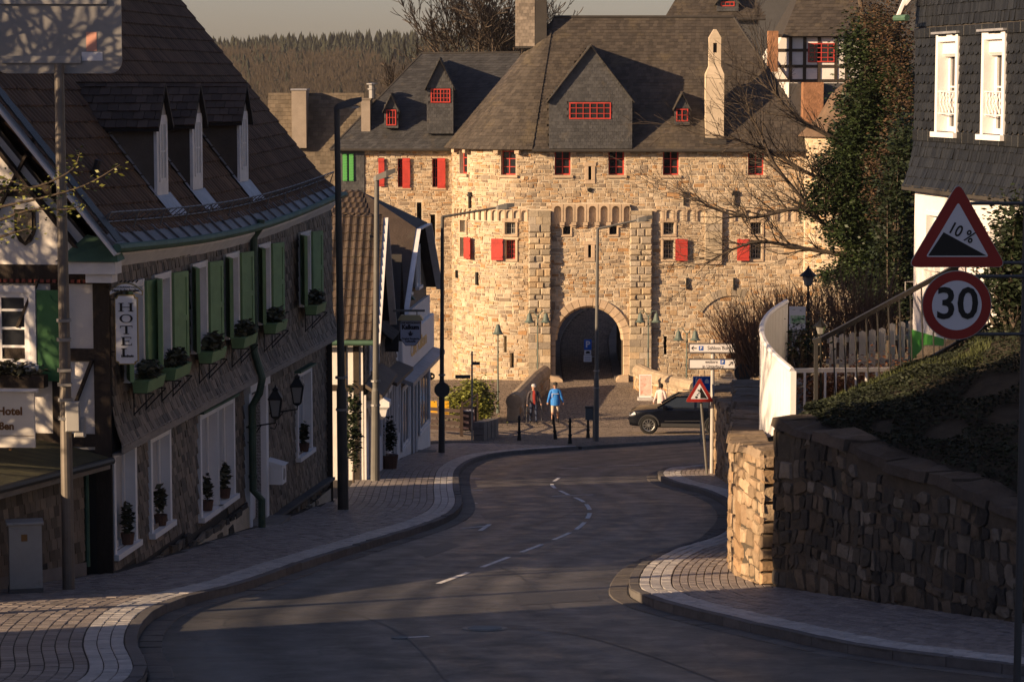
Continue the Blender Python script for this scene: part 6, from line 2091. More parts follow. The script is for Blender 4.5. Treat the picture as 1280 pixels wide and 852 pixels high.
m = MB(); m.beam(tops[0] + Vector((0.02, 0, 0.02)), bott[0] + Vector((0.02, 0, -0.25)), 0.09, 0.09); m.build("end_post", white_m, par)
wr_ = thing("white_railing", "low white railing with square balusters behind the metal railing", "railing", W(1060, 520, 41))
m = MB(); m.beam(W(992, 463, 40.4), W(1160, 461, 43), 0.06, 0.07); m.build("top_rail", white_m, wr_)
for k in range(12):
    u = 1006 + k * 12.8; a = W(u, 465, 40.5 + 0.19 * k)
    m = MB(); m.beam(a, a - Vector((0, 0, 0.85)), 0.035, 0.035); m.build("baluster", white_m, wr_)
pf = thing("picket_fence", "grey weathered picket fence in front of the white house", "fence", W(1090, 465, 46))
pk = mat("weathered_picket", (0.40, 0.37, 0.35), rough=0.8, nz=(3, 0.2), bump=(20, 0.3))
for k in range(9):
    u = 1041 + k * 12.3; y = 46.2 + 0.1 * k; tp_ = 419 - (u - 1041) * 0.155 - (4 if k > 5 else 0)
    a, b = W(u - 4.6, 468, y), W(u + 4.6, tp_, y)
    m = MB(); m.prism([(a.x, y, a.z), (b.x, y, a.z), (b.x, y, b.z - 0.03), ((a.x + b.x) / 2, y, b.z), (a.x, y, b.z - 0.03)], (0, 0.025, 0)); m.build("picket", pk, pf)
for v in (424, 452):
    m = MB(); a = W(1034, v + (2 if v < 430 else 0), 46.2); b = W(1146, v - (3 if v < 430 else 0), 47.1); m.beam(a + Vector((0, 0.055, 0)), b + Vector((0, 0.055, 0)), 0.04, 0.09); m.build("rail", pk, pf)

# ------------------------------------------------------------------ white slate-hung house on the right
wh = thing("white_house", "white house with slate-hung upper storey and two tall white windows", "house", (8.2, 44, 12))
o_ = W(1141, 300, 47.0)
Wf = frame(o_.x, 47.0, 0, 0.171, -0.985)
def wx(u, v):
    a, b = -1.0, 14.0
    for _ in range(40):
        mm_ = (a + b) / 2
        if proj(Wf @ Vector((mm_, 0, 14)))[0] < u: a = mm_
        else: b = mm_
    return a
def wz(x, v): return W(640, v, (Wf @ Vector((x, 0, 0))).y).z
xa1, xb1 = wx(1171, 100), wx(1193, 100); xa2, xb2 = wx(1228, 100), wx(1251, 100)
zl = wz(1.0, 235); zs1 = wz(xa1, 165); zs2 = wz(xa1, 52)
WL = 16
ops = [(xa1, xb1, zs1, zs2), (xa2, xb2, zs1, zs2)]
m = MB(); sfw = plane_surf(Wf)
wall_cells(m, 0, WL, zl - 0.05, 22.0, ops, sfw, rev=0.3, rmi=1)
m2 = MB(Wf); m2.box(0.0, WL, 0.5, 9, 10, 22); m.f += [tuple(i + len(m.v) for i in f) for f in m2.f]; m.m += [0] * 6; m.v += m2.v
m3 = MB(Wf); m3.add([(0, 0, zl), (0, 9, zl), (0, 9, 22), (0, 0, 22)], [(0, 1, 2, 3)]); m.f += [tuple(i + len(m.v) for i in f) for f in m3.f]; m.m += [0]; m.v += m3.v
ww = m.build("upper_wall", [slate_back, white_m], wh)
zb1 = wz(0.5, 168); zb2 = wz(0.5, 40)
fl = lambda t: 0.2 * max(0, 1 - t / (zb1 - zl)) ** 2
lst = shingles(lambda a, t, o: Wf @ Vector((a, -o - fl(t) - 0.004, zl + t)), lambda t: (0, 8.2), zb1 - zl - 0.12, 0.13, 0.19, thick=0.03, jit=0.01, seed=71)
o2 = [(a - 0.1, b + 0.1, c - zl - 0.1, d - zl + 0.1) for a, b, c, d in ops]
lst += shingles(lambda a, t, o: Wf @ Vector((a, -o - 0.004, zl + t)), lambda t: (0, 8.2), zb2 - zl - 0.1, 0.24, 0.17, ops=o2, thick=0.025, seed=72, shape='scale', t0=zb1 - zl + 0.08)
lst += shingles(lambda a, t, o: Wf @ Vector((a, -o - 0.004, zl + t)), lambda t: (0, 8.2), 20.5 - zl, 0.13, 0.19, thick=0.03, jit=0.01, seed=73, t0=zb2 - zl + 0.1)
pieces("slate", lst, slate_dark, ww, 300)
for z, h in ((zb1 - 0.02, 0.2), (zb2 - 0.02, 0.18)):
    m = MB(Wf)
    for k in range(28): m.bbox(k * 0.3, k * 0.3 + 0.295, -0.045 - 0.004 * (k % 3), -0.002, z - h / 2, z + h / 2, c=0.008)
    m.build("slate_band", slate_dark, ww)
m = MB(Wf); m.beam((-0.05, -0.2, zl - 0.02), (8.5, -0.2, zl - 0.02), 0.05, 0.1); m.build("drip_edge", slate_back, wh)
for (a, b, c, d) in ops:
    o = window(wh, Wf, a, b, c, d, white_m, glass_m, y=0.16, fw=0.1, nx=2, ny=2, casing=0.11, cy=-0.05, sill=0.12, fd=0.08, mull=0.03)
    m = MB(Wf); m.bbox(a + 0.02, b - 0.02, 0.02, 0.155, d - 0.28, d - 0.01, c=0.05); m.build("shutter_box", white_m, o)
    m = MB(Wf); m.box(a - 0.2, b + 0.2, -0.12, -0.052, d + 0.13, d + 0.17); m.build("hood", lead_m, o)
    m = MB(Wf)
    n = 5
    for i in range(n):
        x0 = a + 0.04 + (b - a - 0.08) * i / n; x1 = a + 0.04 + (b - a - 0.08) * (i + 1) / n; z0, z1 = c + 0.36, c + 0.72
        m.tube([(x0, 0.0, z0), ((x0 + x1) / 2, -0.03, (z0 + z1) / 2), (x0, 0.0, z1)], 0.012, 5); m.tube([(x1, 0.0, z0), ((x0 + x1) / 2, -0.03, (z0 + z1) / 2), (x1, 0.0, z1)], 0.012, 5)
    for z in (c + 0.34, c + 0.74): m.tube([(a, -0.01, z), (b, -0.01, z)], 0.014, 5)
    m.build("window_guard", white_m, o)
# white ground floor
zg = wz(0.5, 436)
lw = (wx(1157, 0), wx(1172, 0), wz(0.8, 330), wz(0.8, 268)); lw2 = (wx(1236, 0), wx(1262, 0), wz(3, 370), wz(3, 272))
m = MB(); wall_cells(m, 0.02, WL, zg - 1.0, zl - 0.06, [lw, lw2], lambda s, t, o: Wf @ Vector((s, 0.02 - o, t)), rev=0.25)
m.quad(*[Wf @ Vector(p) for p in ((0.02, 0.02, zg - 1), (0.02, 9, zg - 1), (0.02, 9, zl), (0.02, 0.02, zl))])
m.build("lower_wall", mat("white_masonry", (0.75, 0.70, 0.68), rough=0.8, nz=(1.5, 0.08), bump=(30, 0.12)), wh)
for q in (lw, lw2): window(wh, Wf @ Matrix.Translation((0, 0.02, 0)), *q, white_m, glass_m, y=0.14, fw=0.08, nx=2, ny=1, casing=0.07, cy=-0.02, sill=0.1)
m = MB(Wf); m.box(-0.01, WL, -0.012, 0.015, zg - 0.6, zg + 0.32); m.build("green_plinth", mat("green_plinth_paint", (0.09, 0.36, 0.06), rough=0.6, nz=(2, 0.1)), wh)
# roof edge with white barge board and green gutter end
m = MB(); m.beam(W(1122, 21, 46.7), W(1134, -8, 46.7), 0.05, 0.16, up=(0, 1, 0)); m.beam(W(1131, 6, 47.1), W(1160, -30, 47.1), 0.05, 0.2, up=(0, 1, 0)); m.build("barge_board", white_m, wh)
m = MB(Wf); m.box(-0.5, WL, -0.5, 9.5, 22.0, 22.15); m.prism([(-0.5, -0.6, 22.152), (-0.5, 9.6, 22.152), (-0.5, 4.5, 27)], (WL, 0, 0)); m.build("roof", slate_dark, wh)
m = MB(); p = W(1119, 23, 46.6); m.tube([p, p + Vector((0.16, -0.4, 0))], 0.06, 8); m.build("gutter_end", copper_m, wh)
m = MB(Wf); m.tube([(0.25, -0.06, zg + 1.25), (0.25, -0.22, zg + 1.25), (0.25, -0.22, zg + 0.95)], 0.012, 5); m.tube([(0.25, -0.06, zg + 1.0), (0.55, -0.12, zg + 0.9), (0.9, -0.14, zg + 0.72), (1.05, -0.14, zg + 0.45)], 0.02, 5); m.build("wall_tap", steel_m, wh)

# ------------------------------------------------------------------ traffic signs near the camera
YSG = 24.0
sg = thing("gradient_sign_post", "dark post with ten percent descent triangle and thirty speed limit sign", "traffic sign", Vector((W(1279, 500, YSG).x, YSG, G(0, YSG) + 0.12)))
k = YSG / F
px_ = W(1281, 400, YSG).x
m = MB(); m.tube([(px_, YSG, G(0, YSG) + 0.1), (px_, YSG, W(1280, 225, YSG).z)], 0.038, 12); m.build("post", mat("post_dark_zinc", (0.09, 0.09, 0.09), rough=0.5, metal=0.4), sg)
arm = mat("post_dark_zinc", (0, 0, 0))
for v in (254, 328, 345, 417):
    a = W(1205, v, YSG); m = MB(); m.tube([(a.x, YSG - 0.035, a.z), (px_, YSG - 0.035, a.z)], 0.017, 8); m.tube([(px_, YSG, a.z - 0.03), (px_, YSG, a.z + 0.03)], 0.05, 10); m.build("arm", arm, sg)
def rounded_tri(c, side, r, o):
    h = side * sqrt(3) / 2
    P = [Vector((-side / 2, 0, -h / 3)), Vector((side / 2, 0, -h / 3)), Vector((0, 0, 2 * h / 3))]
    out = []
    for i in range(3):
        a, b, d = P[i - 1], P[i], P[(i + 1) % 3]
        e0 = (a - b).normalized(); e1 = (d - b).normalized()
        for q in range(5):
            t = q / 4
            p = b + e0 * r * (1 - t) ** 2 + e1 * r * t ** 2
            out.append((c.x + p.x, c.y + o, c.z + p.z))
    return out
red_s = mat("sign_red", (0.26, 0.022, 0.018), rough=0.4, nz=(2, 0.1)); white_s = mat("sign_face_white", (0.6, 0.6, 0.63), rough=0.4); black_s = mat("sign_black", (0.012, 0.012, 0.012), rough=0.5)
alu = mat("sign_back", (0.3, 0.3, 0.3), rough=0.4, metal=0.7)
def tri_sign(parent, c, side, inner=0.66):
    m = MB(); m.prism(rounded_tri(c, side, side * 0.1, 0.0), (0, 0.02, 0)); m.prism(rounded_tri(c, side * 0.985, side * 0.1, -0.002), (0, 0.003, 0), 1); m.prism(rounded_tri(c, side * inner * 1.0, side * 0.03, -0.005), (0, 0.004, 0), 2)
    return m.build("sign_plate", [alu, red_s, white_s], parent)
def C3(u, v): p = W(u, v, YSG - 0.06); return p
ct = C3(1197, 297); ct.z -= 0.01
side = 124 * k
tri_sign(sg, ct, side, 0.635)
hI = side * 0.635 * sqrt(3) / 2; wI = side * 0.635 / 2
m = MB(); zz0 = ct.z - hI / 3 + 0.012
m.prism([(ct.x - wI * 0.93, ct.y - 0.0075, zz0), (ct.x + wI * 0.93, ct.y - 0.0075, zz0), (ct.x - wI * 0.45, ct.y - 0.0075, zz0 + hI * 0.43)], (0, 0.002, 0)); m.build("slope_symbol", black_s, sg)
ang = radians(-27)
Ft = Matrix.Translation((ct.x + 0.035, ct.y - 0.008, ct.z + 0.055)) @ Matrix.Rotation(-ang, 4, 'Y')
text(sg, "10 %", 0.16, Ft, black_s, 0, 0, y=0, bold=0.002, sx=0.85)
cc_ = C3(1196, 381.5); R = 43.5 * k
def disc(m, r, o, th, mi): m.prism([(cc_.x + r * cos(2 * pi * q / 40), cc_.y + o, cc_.z + r * sin(2 * pi * q / 40)) for q in range(40)], (0, th, 0), mi)
m = MB(); disc(m, R, 0, 0.02, 0); disc(m, R * 0.98, -0.002, 0.003, 1); disc(m, R * 0.715, -0.005, 0.004, 2); m.build("sign_plate", [alu, red_s, white_s], sg)
Ft = Matrix.Translation((cc_.x, cc_.y - 0.008, cc_.z + 0.005))
text(sg, "30", 0.43, Ft, black_s, 0, 0, y=0, bold=0.007, sx=0.98)
# ------------------------------------------------------------------ houses further down on the left
def house_roof(parent, P, mat_t, w, h, seed, lim, name="roof", amp=1.0, kind='pan'):
    """P = list of (bottom-left, bottom-right, top-left, top-right) faces seen from outside"""
    for i, (A, B, Cc, D) in enumerate(P):
        A, B, Cc, D = map(Vector, (A, B, Cc, D))
        m = MB(); m.add([A, B, D, Cc], [(0, 1, 2, 3)]); o = m.build(name, tile_back, parent)
        sf, rl, T = plane_roof(A, B, Cc, D)
        if kind == 'pan':
            lst = pantiles(lambda a, t, o_: sf(a, t, o_ + 0.01), rl, T, w, h, seed=seed + i, amp=amp)
        else:
            lst = shingles(lambda a, t, o_: sf(a, t, o_ + 0.01), rl, T, w, h, thick=0.022, seed=seed + i)
        pieces("roof_tile" if kind == 'pan' else "slate", lst, mat_t, o, lim)
T1 = frame(-3.98, 66.0, 0, 0.03, 1)
th = thing("slate_townhouse", "narrow town house with brown pantiled gable roof next to the hotel", "house", T1 @ Vector((2.5, 2, 6.3)))
ez, rz = 10.45, 13.35
m = MB(T1)
m.prism([(0.1, 0, 5), (5.1, 0, 5), (5.1, 0, ez), (2.6, 0, rz - 0.1), (0.1, 0, ez)], (0, 9, 0))
tw_ = m.build("wall", slate_back, th)
V = lambda x, y, z: T1 @ Vector((x, y, z))
house_roof(th, [(V(-0.25, 9, ez - 0.25), V(-0.25, -0.35, ez - 0.25), V(2.6, 9, rz), V(2.6, -0.35, rz))], tile2_m, 0.2, 0.28, 5, 220, amp=0.7)
house_roof(th, [(V(5.45, -0.35, ez - 0.25), V(5.45, 9, ez - 0.25), V(2.6, -0.35, rz), V(2.6, 9, rz))], tile2_m, 0.24, 0.33, 6, 20)
m = MB(T1); m.beam((-0.3, -0.38, ez - 0.36), (2.6, -0.38, rz - 0.04), 0.05, 0.2, up=(0, 1, 0)); m.beam((5.5, -0.38, ez - 0.36), (2.6, -0.38, rz - 0.04), 0.05, 0.2, up=(0, 1, 0)); m.build("verge_board", white_old, th)
m = MB(T1); m.tube([(-0.32, 9, ez - 0.3), (-0.32, -0.3, ez - 0.3)], 0.07, 8); m.build("gutter", copper_m, th)
lst = shingles(lambda a, t, o: V(a, -0.004 - o, 8.75 + t), lambda t: (0.1, 5.1), rz - 8.9, 0.2, 0.17, thick=0.025, seed=51, inside=lambda a, t: 8.75 + t < ez + (2.5 - abs(a - 2.6)) * 1.15 and not (1.1 < a < 2.0 and 9.1 < 8.75 + t < 10.6) and not (3.2 < a < 4.1 and 9.1 < 8.75 + t < 10.6))
pieces("slate", lst, slate_h, tw_, 80)
for x in (1.15, 3.25): window(th, T1, x, x + 0.8, 9.15, 10.5, white_m, curtain_m, y=-0.05, fw=0.07, nx=2, ny=2, casing=0.08, cy=-0.09, fd=0.06)
window(th, T1, 2.2, 3.0, 11.2, 12.2, white_m, curtain_m, y=-0.05, fw=0.07, nx=2, ny=2, casing=0.08, cy=-0.09, fd=0.06)
# end wall facing up the street: plaster with timber posts
N1 = frame(*(T1 @ Vector((0.1, 0, 0)))[:2], 0, 1, -0.03)
m = MB(N1); m.box(-2.6, -0.02, -0.03, -0.002, 6.0, ez); m.build("end_wall", plaster_m, th)
m = MB(N1)
for x in (-0.2, -0.55, -1.3): m.box(x - 0.08, x + 0.08, -0.06, -0.03, 6.0, ez)
for z in (8.9, 10.2): m.box(-2.6, -0.02, -0.058, -0.031, z - 0.08, z + 0.08)
m.build("timber_frame", timber_m, th)
# white ground floor with door and bay canopy
m = MB(T1); m.box(0.05, 5.15, -0.06, -0.004, 5.5, 8.7); m.build("ground_floor_panel", white_old, th)
for (a, b, c, d) in ((0.9, 1.7, 6.4, 8.3), (2.1, 2.9, 6.3, 8.3), (3.4, 4.6, 6.9, 8.3)): window(th, T1, a, b, c, d, white_m, glass_m, y=-0.10, fw=0.08, nx=1 if b - a < 1 else 2, ny=2, casing=0.08, cy=-0.13, fd=0.07)
m = MB(T1); m.add([(0.0, -0.05, 9.0), (5.2, -0.05, 9.0), (5.2, -0.5, 8.7), (0.0, -0.5, 8.7), (0, -0.05, 8.9), (5.2, -0.05, 8.9), (5.2, -0.5, 8.6), (0, -0.5, 8.6)], [(0, 3, 2, 1), (4, 5, 6, 7), (3, 7, 6, 2), (0, 4, 7, 3), (1, 2, 6, 5)]); m.build("pent_roof", slate_h, th)
m = MB(T1); m.lathe([(0.16, 0), (0.3, 0.1), (0.36, 0.28), (0.46, 0.36), (0.46, 0.5), (0.1, 0.62)], (0.5, -0.35, 8.0), 4, a0=pi / 4, a1=2 * pi + pi / 4); m.build("bay_cornice", white_m, th)

th2 = thing("middle_townhouse", "low town house with steep gabled dormer between pantiled houses", "house", T1 @ Vector((8.5, 2, 5.6)))
m = MB(T1); m.box(5.25, 12.0, 0.02, 8, 4.5, 9.75); mw = m.build("wall", slate_back, th2)
lst = shingles(lambda a, t, o: V(a, 0.016 - o, 8.3 + t), lambda t: (5.25, 12.0), 1.4, 0.2, 0.17, thick=0.025, seed=52)
pieces("slate", lst, slate_h, mw, 60)
house_roof(th2, [(V(5.2, -0.35, 9.6), V(12.1, -0.35, 9.6), V(5.2, 3.4, 12.9), V(12.1, 3.4, 12.9))], tile2_m, 0.24, 0.33, 8, 60)
m = MB(T1); m.prism([(7.4, -0.12, 9.5), (9.9, -0.12, 9.5), (8.65, -0.12, 11.75)], (0, 3, 0)); dg = m.build("dormer", slate_h, th2)
for sg2 in (-1, 1):
    m = MB(T1); m.beam((8.65 + sg2 * 1.45, 0.9, 9.3), (8.65, 0.9, 11.85), 2.6, 0.09, up=(0, 1, 0)) if False else m.prism([(8.65 + sg2 * 1.5, -0.4, 9.2), (8.65, -0.4, 11.9), (8.65, 3, 11.9), (8.65 + sg2 * 1.5, 3, 9.2)], (0, 0, -0.09)); m.build("dormer_roof", slate_back, dg)
window(th2, T1, 8.2, 9.1, 9.7, 10.7, white_m, curtain_m, y=-0.19, fw=0.08, nx=2, ny=2, casing=0.08, cy=-0.22, fd=0.06)
m = MB(T1); m.box(5.25, 12.0, -0.05, 0.015, 4.6, 8.25); m.build("ground_floor_panel", white_old, th2)
for (a, b, c, d) in ((5.7, 6.5, 6.0, 7.9), (7.2, 8.4, 6.2, 7.9), (9.2, 10.2, 5.3, 7.9), (10.6, 11.6, 6.0, 7.9)): window(th2, T1, a, b, c, d, white_m, glass_m, y=-0.10, fw=0.08, nx=2, ny=2, casing=0.08, cy=-0.12, fd=0.06)
m = MB(T1); m.add([(5.25, -0.0, 8.6), (12.0, -0.0, 8.3), (12.0, -0.5, 8.1), (5.25, -0.5, 8.4), (5.25, 0, 8.5), (12, 0, 8.2), (12, -0.5, 8.0), (5.25, -0.5, 8.3)], [(0, 3, 2, 1), (4, 5, 6, 7), (3, 7, 6, 2), (0, 4, 7, 3), (1, 2, 6, 5)]); m.build("pent_roof", slate_h, th2)

T2 = frame(-3.62, 78.0, 0, 0.075, 1)
cf = thing("cafe_house", "white cafe house with half-hipped pantiled gable at the lower end", "house", T2 @ Vector((4, 2, 5)))
V2 = lambda x, y, z: T2 @ Vector((x, y, z))
e2, r2, hz = 9.95, 13.45, 12.35
kx = (hz - e2) / (r2 - e2)
xl, xr, xm = -1.0, 9.6, 4.3
hl, hrr = xl + (xm - xl) * kx, xr - (xr - xm) * kx
m = MB(T2); m.prism([(xl + 0.3, 0.1, 4), (xr - 0.3, 0.1, 4), (xr - 0.3, 0.1, e2), (hrr, 0.1, hz - 0.15), (hl, 0.1, hz - 0.15), (xl + 0.3, 0.1, e2)], (0, 9, 0))
cw_ = m.build("wall", slate_h, cf)
house_roof(cf, [(V2(xl, 9.5, e2 - 0.1), V2(xl, -0.3, e2 - 0.1), V2(xm, 9.5, r2), V2(xm, 1.7, r2))], tile2_m, 0.21, 0.29, 15, 260, amp=0.7)
m = MB(T2)
m.add([(xl, -0.3, e2 - 0.1), (hl, -0.3, hz), (xm, 1.7, r2), (xr, -0.3, e2 - 0.1), (hrr, -0.3, hz), (xr, 9.5, e2 - 0.1), (xm, 9.5, r2)], [(0, 2, 1), (1, 2, 4), (3, 4, 2), (3, 2, 6, 5)]); m.build("rear_roof", mat("brown_roof_tile", (0, 0, 0)), cf)
m = MB(T2); m.beam((xl - 0.03, -0.34, e2 - 0.16), (hl, -0.34, hz - 0.06), 0.05, 0.24, up=(0, 1, 0)); m.beam((xr + 0.03, -0.34, e2 - 0.16), (hrr, -0.34, hz - 0.06), 0.05, 0.24, up=(0, 1, 0)); m.beam((hl, -0.34, hz - 0.06), (hrr, -0.34, hz - 0.06), 0.05, 0.2, up=(0, 1, 0)); m.build("verge_board", white_old, cf)
window(cf, T2, 2.4, 3.3, 10.2, 11.5, white_m, curtain_m, y=0.02, fw=0.08, nx=2, ny=2, casing=0.1, cy=-0.03, sill=0.12)
window(cf, T2, 5.3, 6.2, 10.2, 11.5, white_m, curtain_m, y=0.02, fw=0.08, nx=2, ny=2, casing=0.1, cy=-0.03, sill=0.12)
m = MB(T2); m.box(xl + 0.25, xr - 0.25, -0.02, 0.095, 3.5, 9.6); m.build("front_panel", white_old, cf)
m = MB(T2); m.bbox(0.0, xr - 0.2, -0.16, -0.022, 7.75, 8.95, c=0.03); fa = m.build("fascia", white_m, cf)
text(fa, "Café Kalkum", 0.62, T2, mat("gold_letters", (0.42, 0.3, 0.12), rough=0.4, metal=0.4), 4.6, 8.35, y=-0.166, bold=0.015, sx=1.5)
m = MB(T2); m.add([(0.0, -0.1, 7.74), (xr, -0.1, 7.74), (xr + 0.2, -0.5, 7.6), (0.0, -0.5, 7.6), (0, -0.1, 7.6), (xr, -0.1, 7.6), (xr + 0.2, -0.5, 7.46), (0, -0.5, 7.46)], [(0, 3, 2, 1), (4, 5, 6, 7), (3, 7, 6, 2), (0, 4, 7, 3), (1, 2, 6, 5)]); m.build("canopy", lead_m, cf)
for (a, b, c, d) in ((0.6, 2.4, 5.4, 7.3), (3.6, 4.6, 4.6, 7.3), (5.6, 8.6, 5.2, 7.3)): window(cf, T2, a, b, c, d, white_m, glass_m, y=-0.07, fw=0.1, nx=2 if b - a < 2.5 else 3, ny=1, casing=0.1, cy=-0.1, fd=0.06, sill=0.1)
m = MB(T2); m.box(3.3, 5.0, -0.7, -0.03, 3.8, 4.72); m.build("doorstep", MATS["doorstep_stone"], cf)
m = MB(); p = W(505, 375, 79); m.prism([(p.x - 0.35, p.y, p.z), (p.x + 0.35, p.y, p.z), (p.x + 0.2, p.y, p.z + 0.18), (p.x - 0.2, p.y, p.z + 0.18)], (0, 0.5, 0)); m.build("copper_hood", copper_m, cf)
# potted conifer by the wall
t = thing("potted_conifer", "slim dark conifer in a pot against the town house front", "plant", GH(487, 586, 0.12))
c = GH(487, 586, 0.12); m = MB(); m.lathe([(0, 0), (0.2, 0), (0.26, 0.42), (0.22, 0.42), (0, 0.38)], tuple(c), 12); m.build("pot", MATS["terracotta"], t)
bush_mesh(c + Vector((0, 0, 1.0)), 0.24, 0.24, 0.65, 500, 0.06, 88).build("foliage", leafd_m, t)
for (u, v, lb) in ((442, 604, "trailing evergreen plants in the gap beside the hotel corner"),):
    c = GH(u, v, 0.12); t = thing("evergreen_shrub", lb, "shrub", c)
    m = MB(); m.tube([c, c + Vector((0, 0, 1.2))], [0.03, 0.015], 6); m.build("trunk", bark_m, t)
    bush_mesh(c + Vector((0, 0, 1.5)), 0.25, 0.3, 1.4, 700, 0.07, 89).build("crown", leafd_m, t)

# hanging cafe sign
yk = 70.5; k = yk / F
S = W(513, 414, yk); Fk = frame(S.x, S.y, S.z, 1, 0.0)
ks = thing("cafe_sign", "pale blue shield-shaped cafe sign with gilt lantern roof hanging over the pavement", "sign", S)
pale = mat("sign_pale_blue", (0.42, 0.45, 0.56), rough=0.4); navy = mat("sign_navy", (0.02, 0.022, 0.04), rough=0.5)
shp = [(-12.5, 14), (-12.5, -9), (-6, -17.5), (6, -17.5), (12.5, -9), (12.5, 14)]
m = MB(Fk); m.prism([(a * k * 1.04, 0.02, b * k * 1.04) for a, b in shp], (0, 0.3, 0), 1); m.prism([(a * k, 0, b * k) for a, b in shp], (0, 0.03, 0)); m.build("panel", [pale, navy], ks)
m = MB(Fk); w = 16 * k
m.add([(-w, -0.12, 14.2 * k), (w, -0.12, 14.2 * k), (w, 0.45, 14.2 * k), (-w, 0.45, 14.2 * k), (-12 * k, 0.05, 20 * k), (12 * k, 0.05, 20 * k), (12 * k, 0.28, 20 * k), (-12 * k, 0.28, 20 * k)], [(0, 1, 5, 4), (1, 2, 6, 5), (2, 3, 7, 6), (3, 0, 4, 7), (4, 5, 6, 7), (3, 2, 1, 0)]); m.build("sign_roof", mat("gilt_sheet", (0.5, 0.36, 0.16), rough=0.45, metal=0.5), ks)
m = MB(Fk); m.beam((-22 * k, 0.15, 25.5 * k), (18 * k, 0.15, 25.5 * k), 0.06, 0.06); m.tube([(-8 * k, 0.15, 25 * k), (-8 * k, 0.15, 20 * k)], 0.015, 5); m.tube([(8 * k, 0.15, 25 * k), (8 * k, 0.15, 20 * k)], 0.015, 5); m.build("bracket", polegrey_m, ks)
text(ks, "Kalkum", 7.5 * k, Fk, navy, 0, 5.2 * k, y=-0.004, bold=0.012, sx=0.95)
text(ks, "CAFÉ RESTAURANT", 3 * k, Fk, navy, 0, 10.5 * k, y=-0.004, bold=0.003)
text(ks, "Original Bergische", 3 * k, Fk, navy, 0, -9.2 * k, y=-0.004, bold=0.003)
text(ks, "Kaffeetafel", 3 * k, Fk, navy, 0, -12.6 * k, y=-0.004, bold=0.003)
m = MB(Fk); m.lathe([(0.0, -5.5 * k), (1.8 * k, -5.2 * k), (2.4 * k, -3.4 * k), (1.2 * k, -1.6 * k), (1.4 * k, -1.0 * k), (0.5 * k, 0.2 * k), (0.0, 1.2 * k)], (0, 0.0, 0), 10); m.tube([(1.8 * k, 0, -2 * k), (3.2 * k, 0, -2.2 * k), (2.8 * k, 0, -4 * k)], 0.4 * k, 5); m.tube([(-1.8 * k, 0, -3 * k), (-3.2 * k, 0, -1.8 * k)], 0.4 * k, 5); m.build("coffee_pot_emblem", navy, ks)
# pretzel sign of a bakery beyond
yk2 = 90.0; k2 = yk2 / F; S = W(538, 470, yk2)
bs = thing("pretzel_sign", "black wrought iron pretzel sign on a bracket beyond the cafe", "sign", S)
Fb = frame(S.x, S.y, S.z, 1, 0)
m = MB(Fb)
for s_ in (-1, 1):
    m.tube([(s_ * 2.4 * k2 + 2.2 * k2 * cos(a_), 0, 2.2 * k2 * sin(a_)) for a_ in [2 * pi * q / 14 for q in range(15)]], 0.03, 5)
m.tube([(4.6 * k2 * cos(a_), 0, 3.6 * k2 * sin(a_)) for a_ in [2 * pi * q / 18 for q in range(19)]], 0.035, 5); m.build("pretzel", iron_m, bs)
m = MB(Fb); m.beam((-11 * k2, 0, -2 * k2), (-5 * k2, 0, -2 * k2), 0.06, 0.1); m.tube([(-11 * k2, 0, 2 * k2), (-7 * k2, 0, 5 * k2), (-2 * k2, 0, 6 * k2), (0, 0, 3.6 * k2)], 0.02, 5); m.tube([(-11 * k2, 0, -4 * k2), (-11 * k2, 0, 6 * k2)], 0.03, 5); m.build("bracket", iron_m, bs)

# ------------------------------------------------------------------ street lamps
def street_lamp(u0, v0, ut, vt, ue, ve, label, r=0.075, m_=None, head=0.62):
    b = GH(u0, v0, 0.12)
    t = thing("street_lamp", label, "street lamp", b, "street lamps along the road")
    top = W(ut, vt, b.y); end = W(ue, ve, b.y)
    mm = m_ or polegrey_m
    m = MB(); m.tube([b, b + Vector((0, 0, 0.05)), b.lerp(top, 0.3), b.lerp(top, 0.31), top], [r * 1.5, r * 1.45, r * 1.25, r, r * 0.72], 12); m.build("pole", mm, t)
    d = (end - top)
    m = MB(); m.tube([top, top + d * 0.02, top + d * 0.85], [r * 0.7, r * 0.6, r * 0.45], 8); m.build("arm", mm, t)
    dn = d.normalized(); hd = end - dn * head
    m = MB()
    ups = Vector((0, 0, 1)); sd = Vector((0, 1, 0))
    prof = [(0.0, 0.05, 0.04), (0.12, 0.09, 0.075), (0.6, 0.16, 0.085), (1.0, 0.14, 0.05)]
    vs = []
    for (q, w, h) in prof:
        c = hd.lerp(end, q)
        vs += [c - sd * w - ups * h, c + sd * w - ups * h, c + sd * w * 0.8 + ups * h, c - sd * w * 0.8 + ups * h]
    fs = [(i * 4 + e, i * 4 + (e + 1) % 4, (i + 1) * 4 + (e + 1) % 4, (i + 1) * 4 + e) for i in range(3) for e in range(4)] + [(3, 2, 1, 0), (12, 13, 14, 15)]
    m.add(vs, fs); m.build("lamp_head", lamp_dark, t)
    m = MB(); c = hd.lerp(end, 0.6) - ups * 0.09; m.box(c.x - 0.17, c.x + 0.17, c.y - 0.11, c.y + 0.11, c.z - 0.03, c.z + 0.004); m.build("diffuser", mat("lamp_diffuser", (0.4, 0.39, 0.36), rough=0.3), t)
    for z in (0.25, 0.33):
        c = b.lerp(top, z); m = MB(); m.tube([c, c + Vector((0, 0, 0.05))], r * 1.55, 10); m.build("clamp", steel_m, t)
    return t, b, top
street_lamp(429, 637, 421, 134, 452, 124, "dark street lamp standing close to the hotel's downhill corner", 0.085, poledark_m)
street_lamp(469, 601, 471, 222, 494, 213, "grey street lamp before the town houses", 0.085)
street_lamp(552, 566, 553, 271, 643, 256, "street lamp with long arm and round sign at the pavement end", 0.075, poledark_m)
